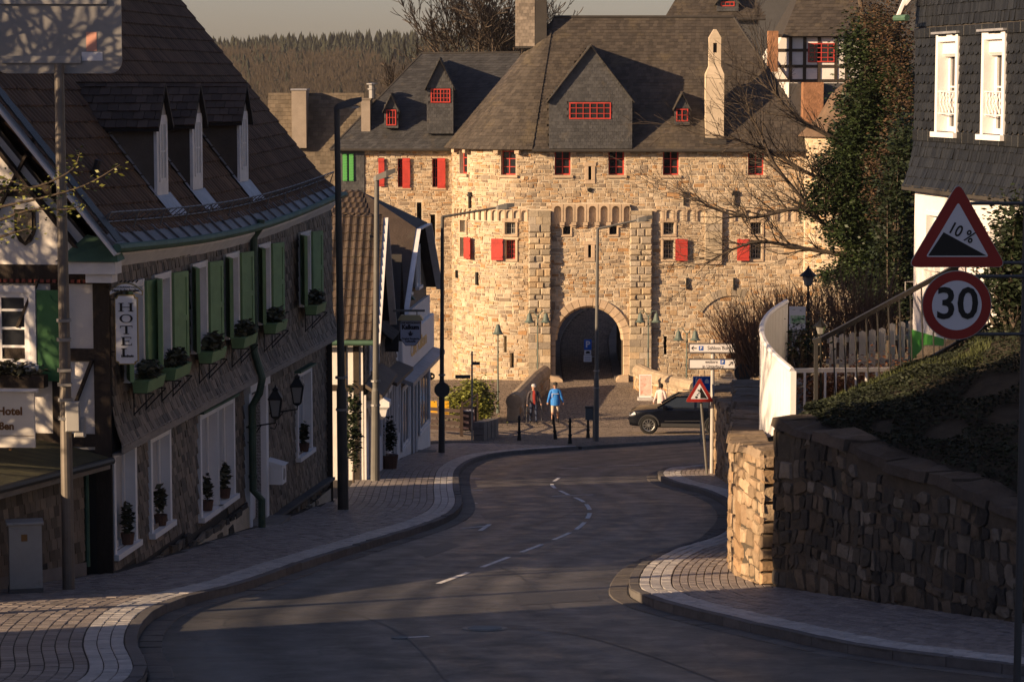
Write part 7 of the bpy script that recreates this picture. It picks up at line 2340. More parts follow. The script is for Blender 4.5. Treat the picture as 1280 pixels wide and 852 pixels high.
st4 = street_lamp(745, 551, 747, 286, 816, 271, "street lamp with parking sign standing at the plaza edge", 0.075)
# round sign on the third lamp (seen from behind)
p = GH(552, 566, 0.12)
rsn = thing("round_sign", "back of a round traffic sign clamped to the long armed lamp", "traffic sign", W(552, 487, p.y - 0.1))
m = MB(); c = W(552.5, 487, p.y - 0.13); R = 0.26
m.prism([(c.x + R * cos(2 * pi * q / 28), c.y, c.z + R * sin(2 * pi * q / 28)) for q in range(28)], (0, 0.02, 0)); m.build("disc", lamp_dark, rsn)
m = MB(); m.box(c.x - 0.05, c.x + 0.05, c.y + 0.021, c.y + 0.14, c.z - 0.03, c.z + 0.03); m.build("clamp", steel_m, rsn)
# parking sign with two plates on the fourth lamp
b4 = st4[1]; yk = b4.y - 0.12; k = yk / F
ps = thing("parking_sign", "blue parking sign with two small plates on the plaza lamp", "traffic sign", W(734, 440, yk))
blue_s = mat("sign_blue", (0.02, 0.10, 0.42), rough=0.4)
def plate(parent, u0, u1, v0, v1, y, mt, border=None, name="plate", th=0.02):
    a, b = W(u0, v1, y), W(u1, v0, y)
    m = MB(); m.box(a.x, b.x, y, y + th, a.z, b.z, 1 if border else 0)
    if border: 
        e = (b.x - a.x) * 0.03 if (b.x - a.x) > 0.6 else 0.02
        m.box(a.x + e, b.x - e, y - 0.004, y + 0.002, a.z + e, b.z - e, 0)
    return m.build(name, [mt, border] if border else mt, parent), Vector(((a.x + b.x) / 2, y - 0.005, (a.z + b.z) / 2))
_, c = plate(ps, 730, 739.5, 424, 437, yk, blue_s, name="parking_plate"); text(ps, "P", 11 * k, Matrix.Translation(c), white_s, 0, 0, y=0, bold=0.01)
_, c = plate(ps, 730.5, 739, 437.6, 443, yk, white_s); m = MB(); m.box(c.x - 0.08, c.x + 0.08, c.y - 0.002, c.y + 0.003, c.z - 0.04, c.z + 0.02); m.box(c.x - 0.05, c.x + 0.06, c.y - 0.002, c.y + 0.003, c.z + 0.02, c.z + 0.05); m.build("car_symbol", black_s, ps)
_, c = plate(ps, 729.5, 739.5, 443.6, 452, yk, white_s); m = MB()
for i in range(3): m.box(c.x - 0.11, c.x + 0.11, c.y - 0.002, c.y + 0.003, c.z - 0.07 + i * 0.06, c.z - 0.05 + i * 0.06)
m.build("text_lines", mat("sign_grey_text", (0.25, 0.27, 0.33), rough=0.5), ps)
m = MB()
for v in (427, 446): a = W(739, v, yk); m.tube([(a.x, yk + 0.01, a.z), (b4.x, b4.y, a.z)], 0.02, 6)
m.build("arm", steel_m, ps)
lb = thing("litter_bin", "grey litter bin hung on a post beside the plaza lamp", "litter bin", GH(738, 549, 0.1))
c = GH(738, 549, 0.1); zc = W(738, 512, c.y).z; k = c.y / F
m = MB(); m.tube([(c.x + 0.12, c.y, c.z), (c.x + 0.12, c.y, zc + 0.1)], 0.035, 8); m.build("post", iron_m, lb)
m = MB(); m.box(c.x - 0.2, c.x + 0.09, c.y - 0.16, c.y + 0.14, zc - 0.38, zc + 0.08); m.build("bin_body", mat("bin_blue_grey", (0.09, 0.11, 0.12), rough=0.5), lb)
m = MB(); m.bbox(c.x - 0.22, c.x + 0.11, c.y - 0.18, c.y + 0.16, zc + 0.082, zc + 0.16, c=0.03); m.build("bin_lid", lamp_dark, lb)

# ------------------------------------------------------------------ bollards
def bollard(u, v, label, lean=0.0):
    b = GH(u, v, 0.1)
    t = thing("bollard", label, "bollard", b, "cast iron bollards on the plaza edge")
    m = MB(); M_ = Matrix.Translation(b) @ Matrix.Rotation(lean, 4, 'Y')
    m.M = M_
    m.lathe([(0.075, -0.05), (0.085, 0.0), (0.075, 0.1), (0.055, 0.28), (0.075, 0.3), (0.075, 0.34), (0.05, 0.36), (0.045, 0.78), (0.065, 0.8), (0.065, 0.83), (0.045, 0.85), (0.05, 0.9), (0.03, 0.95), (0.0, 0.97)], (0, 0, 0), 14)
    m.build("shaft", iron_m, t, smooth=False)
    return t
bollard(649, 550.5, "upright cast iron bollard nearest the terrace railing")
bollard(694.5, 549, "leaning cast iron bollard in front of the walkers", radians(-6))
bollard(712.5, 554.5, "cast iron bollard standing closest to the kerb")
bollard(735, 547.5, "cast iron bollard partly hidden by the litter bin")

# ------------------------------------------------------------------ small double lamps at the gate
lampg = mat("verdigris_lamp", (0.10, 0.13, 0.11), rough=0.55, nz=(4, 0.2))
def gate_lamp(u, v0, vt, n, label):
    b = GH(u, v0, 0.1); h = W(u, vt, b.y).z - b.z
    t = thing("gate_lamp", label, "street lamp", b, "bell lamps in front of the gate")
    m = MB(); m.tube([b, b + Vector((0, 0, 0.4)), b + Vector((0, 0, 0.42)), b + Vector((0, 0, h))], [0.07, 0.065, 0.04, 0.03], 10); m.lathe([(0.09, 0), (0.09, 0.12), (0.06, 0.16)], tuple(b), 10); m.build("pole", lampg, t)
    for s_ in ((-1, 1) if n == 2 else (0,)):
        c = b + Vector((s_ * 0.4, 0, h))
        m = MB()
        if n == 2: m.tube([b + Vector((0, 0, h - 0.1)), b + Vector((s_ * 0.2, 0, h + 0.22)), c + Vector((0, 0, 0.2)), c + Vector((0, 0, 0.05))], 0.022, 6)
        m.lathe([(0.0, 0.12), (0.08, 0.08), (0.13, -0.1), (0.17, -0.25), (0.27, -0.33), (0.25, -0.35), (0.15, -0.28), (0.0, -0.26)], tuple(c), 14); m.build("bell_shade", lampg, t)
        m = MB(); m.lathe([(0.0, -0.42), (0.08, -0.38), (0.1, -0.3), (0.0, -0.28)], tuple(c), 10); m.build("bulb", mat("lamp_diffuser", (0, 0, 0)), t)
gate_lamp(622.5, 516, 408, 1, "single bell lamp on a green post before the castle's round corner")
gate_lamp(672, 492, 394, 2, "twin bell lamp on a green post before the near gate buttress")
gate_lamp(810, 484, 394, 2, "twin bell lamp on a green post behind the poster stand")
gate_lamp(858, 500, 416, 2, "twin bell lamp on a green post behind the direction signs")

# ------------------------------------------------------------------ low parapet walls of the gate bridge
def parapet(path, h, label, seed):
    t = thing("bridge_parapet", label, "wall", (*path[0], G(*path[0])), "low walls leading to the gate")
    P = resample([Vector(p) for p in path], 0.5)
    m = MB(); n = len(P)
    L_ = offset_path(P, 0.28); R_ = offset_path(P, -0.28)
    for i in range(n - 1):
        for A_, B_ in ((L_, None), (R_, None)):
            a, b = A_[i], A_[i + 1]; q = [(a.x, a.y, G(0, a.y) - 0.1), (b.x, b.y, G(0, b.y) - 0.1), (b.x, b.y, G(0, b.y) + h), (a.x, a.y, G(0, a.y) + h)]
            m.quad(*q)
    for i in (0, n - 1):
        a, b = L_[i], R_[i]; m.quad((a.x, a.y, G(0, a.y) - 0.1), (b.x, b.y, G(0, b.y) - 0.1), (b.x, b.y, G(0, b.y) + h), (a.x, a.y, G(0, a.y) + h))
    core = m.build("wall_core", stone_c, t)
    sf, Ln, at = path_surf(P)
    st = rubble(lambda s, tt, o: sf(s, tt + G(0, at(s)[0].y), 0.28 + o), 0, Ln, 0, h, ch=(0.15, 0.3), cw=(0.25, 0.5), depth=(0.01, 0.05), gap=0.012, jit=0.02, seed=seed)
    st += rubble(lambda s, tt, o: sf(s, tt + G(0, at(s)[0].y), -0.28 - o), 0, Ln, 0, h, ch=(0.15, 0.3), cw=(0.25, 0.5), depth=(0.01, 0.05), gap=0.012, jit=0.02, seed=seed + 1)
    pieces("stone", st, stone_c, core, 60)
    m = MB(); m.tube([(p.x, p.y, G(0, p.y) + h + 0.02) for p in P], 0.36, 12); m.build("rounded_coping", mat("rendered_coping", (0.36, 0.28, 0.19), rough=0.9, nz=(3, 0.3), bump=(10, 0.6)), t)
wl = lambda u, v, dz=0.1: Vector(GH(u, v, dz)[:2])
parapet([wl(642, 526), wl(655, 512), wl(668, 497), wl(680, 487)], 0.95, "low rubble wall with rounded top on the near-left of the gate", 91)
parapet([wl(799, 485), wl(812, 492), wl(838, 500), wl(870, 508)], 0.95, "low curving wall with rounded sunlit top on the right of the gate", 93)

# ------------------------------------------------------------------ direction signs
bp = Vector((W(890.5, 500, 69.2).x, 69.2, G(0, 69.2) + 0.12))
ds = thing("direction_sign", "grey post with two white direction panels beside the roadside wall", "sign", bp)
yk = bp.y; k = yk / F
m = MB(); m.tube([bp, (bp.x, bp.y, W(890, 424, yk).z)], 0.055, 12); m.build("post", mat("pale_post", (0.45, 0.42, 0.39), rough=0.5, nz=(3, 0.15)), ds)
wht = mat("sign_white_panel", (0.74, 0.70, 0.69), rough=0.45); tx = mat("sign_black", (0, 0, 0)); gb = mat("sign_border", (0.1, 0.09, 0.09), rough=0.5)
_, c = plate(ds, 860.5, 920, 428.5, 441.5, yk - 0.08, wht, gb, name="direction_panel")
F1 = Matrix.Translation(c)
text(ds, "Schloss Burg", 7 * k, F1, tx, 8.5 * k, 0, y=0, sx=0.82)
def arrow(parent, c, a, L_, w):
    M_ = Matrix.Translation(c) @ Matrix.Rotation(-a, 4, 'Y'); m = MB(M_); y0, y1 = -0.004, 0.004
    m.box(-L_ / 2, L_ / 2, y0, y1, -w / 2, w / 2)
    for s_ in (-1, 1): m.beam((L_ / 2, 0, 0), (L_ / 2 - L_ * 0.42, 0, s_ * L_ * 0.42), 0.008, w, up=(0, 1, 0))
    m.build("arrow", tx, parent)
arrow(ds, c + Vector((-23 * k, -0.001, 0)), pi, 6.5 * k, 1.0 * k)
def p_square(cx_, cz_):
    m = MB(); m.box(cx_ - 2.8 * k, cx_ + 2.8 * k, c.y - 0.004, c.y + 0.003, cz_ - 2.8 * k, cz_ + 2.8 * k); m.build("parking_symbol", blue_s, ds)
    text(ds, "P", 5 * k, Matrix.Translation((cx_, c.y - 0.005, cz_)), white_s, 0, 0, y=0, bold=0.006)
p_square(c.x - 14 * k, c.z)
_, c = plate(ds, 860.5, 920, 448, 461.5, yk - 0.08, wht, gb, name="direction_panel")
F2 = Matrix.Translation(c)
text(ds, "weitere", 6 * k, F2, tx, -1 * k, 2.6 * k, y=0, sx=0.85)
text(ds, "in Unterburg", 6 * k, F2, tx, 1 * k, -3.2 * k, y=0, sx=0.85)
p_square(c.x + 13 * k, c.z + 2.4 * k)
arrow(ds, c + Vector((23 * k, -0.001, 0.5 * k)), pi / 4, 6.5 * k, 1.0 * k)
# falling rocks triangle
bp2 = Vector((W(884, 560, 68.9).x, 68.9, G(0, 68.9) + 0.12))
rk = thing("rockfall_sign", "red triangle falling rocks sign leaning beside the direction post", "traffic sign", bp2)
yk = bp2.y - 0.12; k = yk / F
ct = W(874.5, 492, yk)
m = MB(); m.tube([bp2, (ct.x + 0.05, bp2.y, ct.z - 0.2), (ct.x, bp2.y, ct.z + 0.35)], 0.035, 10); m.build("post", polegrey_m, rk)
def tri_sign2(parent, c, side, inner):
    return tri_sign(parent, c, side, inner)
tri_sign2(rk, ct, 36.5 * k, 0.62)
s3 = 36.5 * k * 0.62; h3 = s3 * sqrt(3) / 2
m = MB(); y0 = ct.y - 0.008; zb_ = ct.z - h3 / 3 + 0.02
m.prism([(ct.x + s3 * 0.42, y0, zb_), (ct.x + 0.02, y0, zb_), (ct.x + 0.02, y0, zb_ + h3 * 0.35), (ct.x - 0.01, y0, zb_ + h3 * 0.42), (ct.x + 0.03, y0, zb_ + h3 * 0.72)], (0, 0.003, 0))
for (a, b, r) in ((-0.09, 0.03, 0.035), (-0.06, 0.1, 0.022), (-0.02, 0.14, 0.02), (-0.03, 0.22, 0.026)): m.prism([(ct.x + a + r * 1.2 * cos(q), y0, zb_ + b + r * sin(q)) for q in (0.2, 1.2, 2.5, 3.4, 4.6, 5.6)], (0, 0.003, 0))
m.build("rock_symbol", black_s, rk)
# play street sign behind
yk = 92.0; k = yk / F
zs_ = thing("play_street_sign", "blue play street sign with white figures behind the rockfall triangle", "traffic sign", GH(876, 552, 0.1))
_, c = plate(zs_, 866, 889, 470, 489, yk, blue_s, white_s, name="plate")
p = W(877, 470, yk); m = MB(); m.tube([(p.x, yk + 0.06, G(0, yk)), (p.x, yk + 0.06, p.z)], 0.035, 8); m.build("post", steel_m, zs_)
m = MB(); 
def fig(x, z, s_):
    m.prism([(x + 0.05 * s_ * cos(q), c.y - 0.003, z + 0.3 * s_ + 0.05 * s_ * sin(q)) for q in (0, 1, 2, 3, 4, 5)], (0, 0.002, 0))
    m.prism([(x - 0.05 * s_, c.y - 0.003, z + 0.02), (x + 0.04 * s_, c.y - 0.003, z), (x + 0.06 * s_, c.y - 0.003, z + 0.22 * s_), (x - 0.06 * s_, c.y - 0.003, z + 0.24 * s_)], (0, 0.002, 0))
    m.beam((x - 0.03 * s_, c.y - 0.002, z + 0.03), (x - 0.1 * s_, c.y - 0.002, z - 0.2 * s_), 0.004, 0.05 * s_, up=(0, 1, 0)); m.beam((x + 0.02 * s_, c.y - 0.002, z + 0.03), (x + 0.1 * s_, c.y - 0.002, z - 0.2 * s_), 0.004, 0.05 * s_, up=(0, 1, 0)); m.beam((x, c.y - 0.002, z + 0.2 * s_), (x + 0.14 * s_, c.y - 0.002, z + 0.06 * s_), 0.004, 0.04 * s_, up=(0, 1, 0))
fig(c.x - 0.21, c.z - 0.03, 0.8); fig(c.x - 0.02, c.z + 0.08, 0.4)
m.prism([(c.x + 0.1, c.y - 0.003, c.z + 0.02), (c.x + 0.26, c.y - 0.003, c.z + 0.02), (c.x + 0.26, c.y - 0.003, c.z + 0.12), (c.x + 0.18, c.y - 0.003, c.z + 0.2), (c.x + 0.1, c.y - 0.003, c.z + 0.12)], (0, 0.002, 0)); m.build("pictogram", white_s, zs_)
# convex mirror on the wall
p = W(929, 466, 66); mr = thing("traffic_mirror", "round dark traffic mirror on the rough roadside wall", "traffic mirror", p)
m = MB(); m.prism([(p.x + 0.24 * cos(2 * pi * q / 24), p.y, p.z + 0.24 * sin(2 * pi * q / 24)) for q in range(24)], (0, 0.08, 0)); m.build("mirror_disc", lamp_dark, mr)
m = MB(); m.tube([(p.x, p.y + 0.1, p.z + 0.2), (p.x, p.y + 0.1, G(0, 66) + 0.5)], 0.03, 8); m.build("post", iron_m, mr)
# poster stand by the gate
b = GH(807, 500, 0.1); yk = b.y; k = yk / F
pst = thing("poster_stand", "white poster stand with colourful bill in front of the gate wall", "poster stand", b)
a_, c_ = W(799, 497, yk), W(814.5, 468, yk)
m = MB(); m.box(a_.x, c_.x, yk, yk + 0.06, a_.z, c_.z); m.build("frame", white_m, pst)
m = MB(); m.box(a_.x + 0.04, c_.x - 0.04, yk - 0.006, yk + 0.001, a_.z + 0.1, c_.z - 0.04); m.build("poster", mat("poster_print", (0.68, 0.5, 0.42), rough=0.5, nz=(6, 0.25), patch=((0.55, 0.12, 0.06), 5.0, 0.55, 0.8)), pst)
m = MB(); m.bbox(a_.x - 0.08, c_.x + 0.08, yk - 0.25, yk + 0.3, b.z - 0.02, b.z + 0.14, c=0.03); m.build("foot", MATS["granite_sett"], pst)
# finger post with street name plates
b = GH(590, 552, 0.1); fp = thing("finger_post", "thin pale post with dark finger plates near the round bush", "sign", b)
yk = b.y; m = MB(); m.tube([b, W(590, 439, yk)], 0.035, 8); m.build("post", steel_m, fp)
for (u0, u1, v0, v1) in ((569, 588, 468.5, 473), (591, 600, 452, 456)):
    plate(fp, u0, u1, v0, v1, yk - 0.05, lamp_dark, name="finger_plate")
# terrace railing, menu board, low wall, yellow chairs
trl = thing("terrace_railing", "dark timber railing around the cafe terrace", "railing", GH(577, 558, 0.12))
brw = mat("dark_brown_wood", (0.045, 0.03, 0.024), rough=0.6, nz=(4, 0.2))
pa, pb, pc = GH(527, 540, 0.12), GH(576, 545, 0.12), GH(597, 533, 0.12)
for q, (A_, B_) in enumerate(((pa, pb), (pb + Vector((0.06, -0.1, 0)), pc))):
    for h_ in (0.25, 0.5, 0.75, 1.0):
        m = MB(); m.beam(A_ + Vector((0, 0, h_ + (0.25 if q else 0))), B_ + Vector((0, 0, h_ + (0.45 if q else 0))), 0.05, 0.14 if q == 0 else 0.05); m.build("rail", brw, trl)
    for z_ in (0, 0.5, 1): c = A_.lerp(B_, z_); m = MB(); m.beam(c, c + Vector((0, 0, 1.1 + (0.3 if q else 0))), 0.07, 0.07); m.build("post", brw, trl)
mbd = thing("menu_board", "black framed menu board leaning on the terrace railing", "menu board", GH(584, 545, 0.12))
a_, c_ = W(574.5, 538, 97.2), W(596, 508, 97.2)
m = MB(); m.box(a_.x, c_.x, 97.2, 97.25, a_.z, c_.z); m.build("frame", iron_m, mbd); m = MB(); m.box(a_.x + 0.06, c_.x - 0.06, 97.19, 97.201, a_.z + 0.06, c_.z - 0.06); m.build("slate_panel", mat("menu_print", (0.05, 0.035, 0.045), rough=0.4, nz=(8, 0.7)), mbd)
m = MB(); rg_ = random.Random(2)
for q in range(9): x_ = (a_.x + c_.x) / 2 - 0.2 + q * 0.048; m.box(x_, x_ + 0.03, 97.184, 97.19, c_.z - 0.2, c_.z - 0.2 + rg_.choice((0.06, 0.09)))
m.build("chalk_lettering", mat("menu_letters", (0.3, 0.33, 0.45), rough=0.5), mbd)
lwl = thing("low_block_wall", "low grey block wall between terrace and plaza", "wall", GH(605, 548, 0.1))
c = GH(598, 551, 0.1); d = GH(617, 545, 0.1)
m = MB()
cu = 0
for row in range(3):
    for q in range(4):
        A_ = c.lerp(d, q / 4); B_ = c.lerp(d, (q + 1) / 4); m = MB(); m.beam(A_ + Vector((0.01, 0, 0.12 + row * 0.24)), B_ + Vector((-0.01, 0, 0.12 + row * 0.24)), 0.4, 0.23); m.build("block", kerb_m, lwl)
ylw = mat("yellow_plastic", (0.6, 0.33, 0.02), rough=0.5)
for i, (u, lb) in enumerate(((531, "yellow terrace chair closest to the cafe wall"), (541, "yellow terrace chair in the middle behind the railing"), (556, "yellow terrace chair near the round sign post"))):
    b = GH(u, 530, 0.12); ch_ = thing("terrace_chair", lb, "chair", b, "yellow chairs on the cafe terrace")
    m = MB(); m.box(b.x - 0.2, b.x + 0.2, b.y - 0.2, b.y + 0.2, b.z + 0.43, b.z + 0.47); m.build("seat", ylw, ch_)
    m = MB(); m.prism([(b.x - 0.2, b.y + 0.2, b.z + 0.5), (b.x + 0.2, b.y + 0.2, b.z + 0.5), (b.x + 0.17, b.y + 0.27, b.z + 1.0), (b.x - 0.17, b.y + 0.27, b.z + 1.0)], (0, 0.03, 0)); m.build("backrest", ylw, ch_)
    for sx in (-1, 1):
        for sy in (-1, 1): m = MB(); m.tube([(b.x + sx * 0.17, b.y + sy * 0.17, b.z + 0.43), (b.x + sx * 0.2, b.y + sy * 0.2, b.z)], 0.016, 6); m.build("leg", iron_m, ch_)

# lantern posts behind the white parapet
def post_lantern(u, vtop, vbot, y, label, s=1.0):
    c = W(u, vtop, y); b = W(u, vbot, y)
    t = thing("lantern_post", label, "lantern", b)
    m = MB(); m.tube([b, (c.x, c.y, c.z - 0.62 * s)], [0.06 * s, 0.035 * s], 8); m.build("post", iron_m, t)
    x, yy, z = c.x, c.y, c.z - 0.35 * s
    m = MB(); m.lathe([(0.02 * s, 0.35 * s), (0.04 * s, 0.28 * s), (0.1 * s, 0.2 * s), (0.3 * s, 0.02 * s), (0.3 * s, 0.0), (0.2 * s, 0.0)], (x, yy, z), 8); m.lathe([(0.2 * s, 0.0), (0.12 * s, -0.3 * s), (0.05 * s, -0.34 * s)], (x, yy, z), 6, mi=1); m.build("lamp", [iron_m, MATS["lantern_glass"]], t)
post_lantern(1010.5, 332, 480, 62, "black lantern on a slim post in front of the castle wall", 0.75)
post_lantern(1026, 397, 525, 42, "bronze hooded lantern on a dark post inside the white railing", 0.42)
# info board
b = W(995, 470, 50); ib = thing("info_board", "white notice board with green printed corner behind the parapet", "notice board", b)
plate(ib, 986.5, 1007, 383, 412, 50.0, white_m, name="panel")
a_, c_ = W(988, 404, 49.99), W(1006, 394, 49.99); m = MB(); m.box(a_.x, c_.x, 49.985, 49.999, a_.z, c_.z); m.build("print", mat("green_print", (0.5, 0.6, 0.42), rough=0.5, nz=(14, 0.5), patch=((0.08, 0.3, 0.08), 9, 0.48, 0.9)), ib)
m = MB(); a_ = W(997, 400, 50.1); m.box(a_.x - 0.1, a_.x + 0.1, 50.03, 50.2, W(997, 480, 50).z, a_.z); m.build("post", pk, ib)
# ------------------------------------------------------------------ cars
def car(name, label, M, paint, sc=1.0, hz=1.0, trim=True):
    t = thing(name, label, "car", M.translation, None)
    glass = mat("car_glass", (0.02, 0.025, 0.028), rough=0.05, spec=0.8)
    tyre = mat("tyre_rubber", (0.012, 0.012, 0.012), rough=0.85); alloy = mat("alloy_rim", (0.5, 0.5, 0.5), rough=0.3, metal=0.9)
    clad = mat("grey_cladding", (0.03, 0.03, 0.032), rough=0.6); chrome = mat("chrome", (0.6, 0.6, 0.6), rough=0.2, metal=1.0)
    st = [(0.0, .38, .66, .60), (0.06, .3, .82, .76), (0.3, .27, .93, .87), (0.9, .25, 1.0, .915), (1.35, .25, 1.05, .925), (2.2, .25, 1.06, .925), (3.2, .25, 1.08, .925), (4.0, .28, 1.08, .9), (4.36, .34, 1.02, .83), (4.48, .42, .8, .74)]
    m = MB(M); vs = []
    for (x, zb, zt, w) in st:
        zt *= hz
        ring = [(w * .88, zb), (w * .985, zb + .12), (w, (zb + zt) / 2), (w * .985, zt - .1), (w * .93, zt - .015), (w * .5, zt + .025)]
        vs += [(x, -y, z) for y, z in ring] + [(x, y, z) for y, z in reversed(ring)]
    n = 12
    fs = [(i * n + j, (i + 1) * n + j, (i + 1) * n + (j + 1) % n, i * n + (j + 1) % n) for i in range(len(st) - 1) for j in range(n)] + [tuple(range(n)), tuple(range((len(st) - 1) * n, len(st) * n))[::-1]]
    m.add(vs, fs); m.build("body", paint, t, smooth=True).data.set_sharp_from_angle(angle=radians(28))
    cab = [(1.22, 1.05, .84), (1.95, 1.5, .68), (2.35, 1.585, .655), (3.3, 1.575, .65), (3.9, 1.46, .66), (4.32, 1.07, .8)]
    m = MB(M); vs = []
    for (x, z, w) in cab: vs += [(x, -.87, 1.04 * hz), (x, -w, z * hz), (x, w, z * hz), (x, .87, 1.04 * hz)]
    fg, fr = [], []
    for i in range(len(cab) - 1):
        for j in range(3):
            q = (i * 4 + j, (i + 1) * 4 + j, (i + 1) * 4 + j + 1, i * 4 + j + 1)
            (fr if (j == 1 and 1 <= i <= 3) else fg).append(q)
    m.add(vs, fg, 1); m.add(vs, fr, 0); m.build("cabin", [paint, glass], t, smooth=False)
    m = MB(M)
    for s_ in (-1, 1):
        for (a, b) in (((1.2, .87, 1.05), (1.95, .69, 1.505)), ((2.72, .885, 1.05), (2.72, .665, 1.57)), ((3.6, .885, 1.05), (3.75, .675, 1.5)), ((4.3, .84, 1.07), (3.85, .68, 1.48))):
            m.beam((a[0], s_ * a[1], a[2] * hz), (b[0], s_ * b[1], b[2] * hz), 0.05, 0.07)
        m.beam((1.9, s_ * .69, 1.5 * hz), (3.8, s_ * .67, 1.52 * hz), 0.05, 0.06)
    m.build("pillar", paint, t)
    if trim:
        m = MB(M)
        for s_ in (-1, 1): m.tube([(1.25, s_ * .89, 1.075 * hz), (2.2, s_ * .9, 1.085 * hz), (3.5, s_ * .9, 1.1 * hz), (4.0, s_ * .86, 1.13 * hz), (3.75, s_ * .72, 1.46 * hz)], 0.012, 5); m.tube([(2.1, s_ * .66, 1.62 * hz), (3.7, s_ * .65, 1.6 * hz)], 0.018, 5)
        m.build("chrome_trim", chrome, t)
        m = MB(M)
        for s_ in (-1, 1): m.beam((1.35, s_ * .925, .36), (3.15, s_ * .925, .37), 0.03, 0.14); m.beam((1.5, s_ * .935, .52), (3.0, s_ * .935, .56), 0.02, 0.03)
        m.build("side_cladding", clad, t)
    for (x) in (.86, 3.54):
        for s_ in (-1, 1):
            m = MB(M); R = .355
            for q in range(14):
                a0, a1 = pi * q / 14, pi * (q + 1) / 14
                m.beam((x + .41 * cos(a0), s_ * .92, .35 + .41 * sin(a0)), (x + .41 * cos(a1), s_ * .92, .35 + .41 * sin(a1)), 0.05, 0.06, up=(0, 1, 0))
            m.prism([(x + .39 * cos(2 * pi * q / 20), s_ * .928, .35 + .39 * sin(2 * pi * q / 20)) for q in range(20)], (0, s_ * -0.004, 0)); m.build("wheel_arch", clad, t)
            m = MB(M); prof = [(R * .68, -.1), (R * .9, -.115), (R, -.08), (R, .08), (R * .9, .115), (R * .68, .1)]
            for i in range(len(prof) - 1):
                for q in range(24):
                    a0, a1 = 2 * pi * q / 24, 2 * pi * (q + 1) / 24
                    P_ = lambda r, y, a: (x + r * cos(a), s_ * .86 + y, .35 + r * sin(a))
                    m.quad(P_(prof[i][0], prof[i][1], a0), P_(prof[i][0], prof[i][1], a1), P_(prof[i + 1][0], prof[i + 1][1], a1), P_(prof[i + 1][0], prof[i + 1][1], a0))
            wo = m.build("wheel", tyre, t)
            m = MB(M); yy = s_ * .955
            for q in range(10):
                a = 2 * pi * q / 10; m.beam((x + .05 * cos(a), yy, .35 + .05 * sin(a)), (x + R * .66 * cos(a), yy, .35 + R * .66 * sin(a)), 0.02, 0.05, up=(0, 1, 0))
            m.tube([(x + R * .67 * cos(2 * pi * q / 24), yy, .35 + R * .67 * sin(2 * pi * q / 24)) for q in range(25)], 0.02, 5); m.tube([(x, yy - 0.02, .35), (x, yy + 0.02, .35)], .06, 10); m.build("rim", alloy, wo)
    m = MB(M)
    for s_ in (-1, 1): m.prism([(0.05, s_ * .55, .78 * hz), (0.3, s_ * .88, .86 * hz), (0.34, s_ * .89, .76 * hz), (0.06, s_ * .74, .68 * hz)], (-0.015, s_ * 0.02, 0.01))
    m.build("headlight", mat("headlight_glass", (0.55, 0.56, 0.58), rough=0.1, spec=0.8), t)
    m = MB(M); m.box(-0.012, 0.05, -.42, .42, .45, .7); m.build("grille", clad, t)
    m = MB(M)
    for s_ in (-1, 1): m.bbox(1.42, 1.6, s_ * 1.0 - .09, s_ * 1.0 + .09, 1.03 * hz, 1.17 * hz, c=.03)
    m.build("mirror", paint, t)
    m = MB(M)
    for s_ in (-1, 1):
        for x in (2.35, 3.35): m.beam((x, s_ * .935, .93), (x + .2, s_ * .935, .935), 0.025, 0.025)
    m.build("door_handle", paint, t)
    return t
bw = GH(811, 542, 0.1)
a = radians(-9)
Mc = Matrix.Translation((bw.x, bw.y, bw.z + 0.02)) @ Matrix.Rotation(a, 4, 'Z') @ Matrix.Translation((-0.86, 0.9, 0))
car("black_car", "black sport utility car parked broadside on the plaza edge", Mc, mat("black_car_paint", (0.004, 0.005, 0.009), rough=0.15, spec=0.4))
p = GH(832, 521, 0.1)
Mc = Matrix.Translation((p.x, p.y, p.z + 0.02)) @ Matrix.Rotation(radians(-14), 4, 'Z')
car("silver_car", "silver grey car parked behind the black car", Mc, mat("silver_car_paint", (0.3, 0.29, 0.28), rough=0.25, metal=0.6), hz=1.06)

# ------------------------------------------------------------------ people
def skin_body(name, joints, edges, parent, pick, mats, sub=2):
    me = bpy.data.meshes.new(name); me.from_pydata([j[0] for j in joints], edges, [])
    ob = bpy.data.objects.new(name, me); C.objects.link(ob)
    md = ob.modifiers.new("skin", 'SKIN'); md.use_smooth_shade = True
    for i, j in enumerate(joints):
        sv = me.skin_vertices[0].data[i]; sv.radius = j[1] if isinstance(j[1], tuple) else (j[1], j[1]); sv.use_root = (i == 0)
    s2 = ob.modifiers.new("sub", 'SUBSURF'); s2.levels = sub; s2.render_levels = sub
    dg = bpy.context.evaluated_depsgraph_get(); ev = ob.evaluated_get(dg)
    nm = bpy.data.meshes.new_from_object(ev)
    bpy.data.objects.remove(ob)
    o = bpy.data.objects.new(name, nm); C.objects.link(o); o.parent = parent
    nm.materials.clear()
    for m in mats: nm.materials.append(m)
    for p in nm.polygons:
        p.material_index = pick(p.center); p.use_smooth = True
    return o
skin_m = mat("skin", (0.42, 0.24, 0.16), rough=0.6)
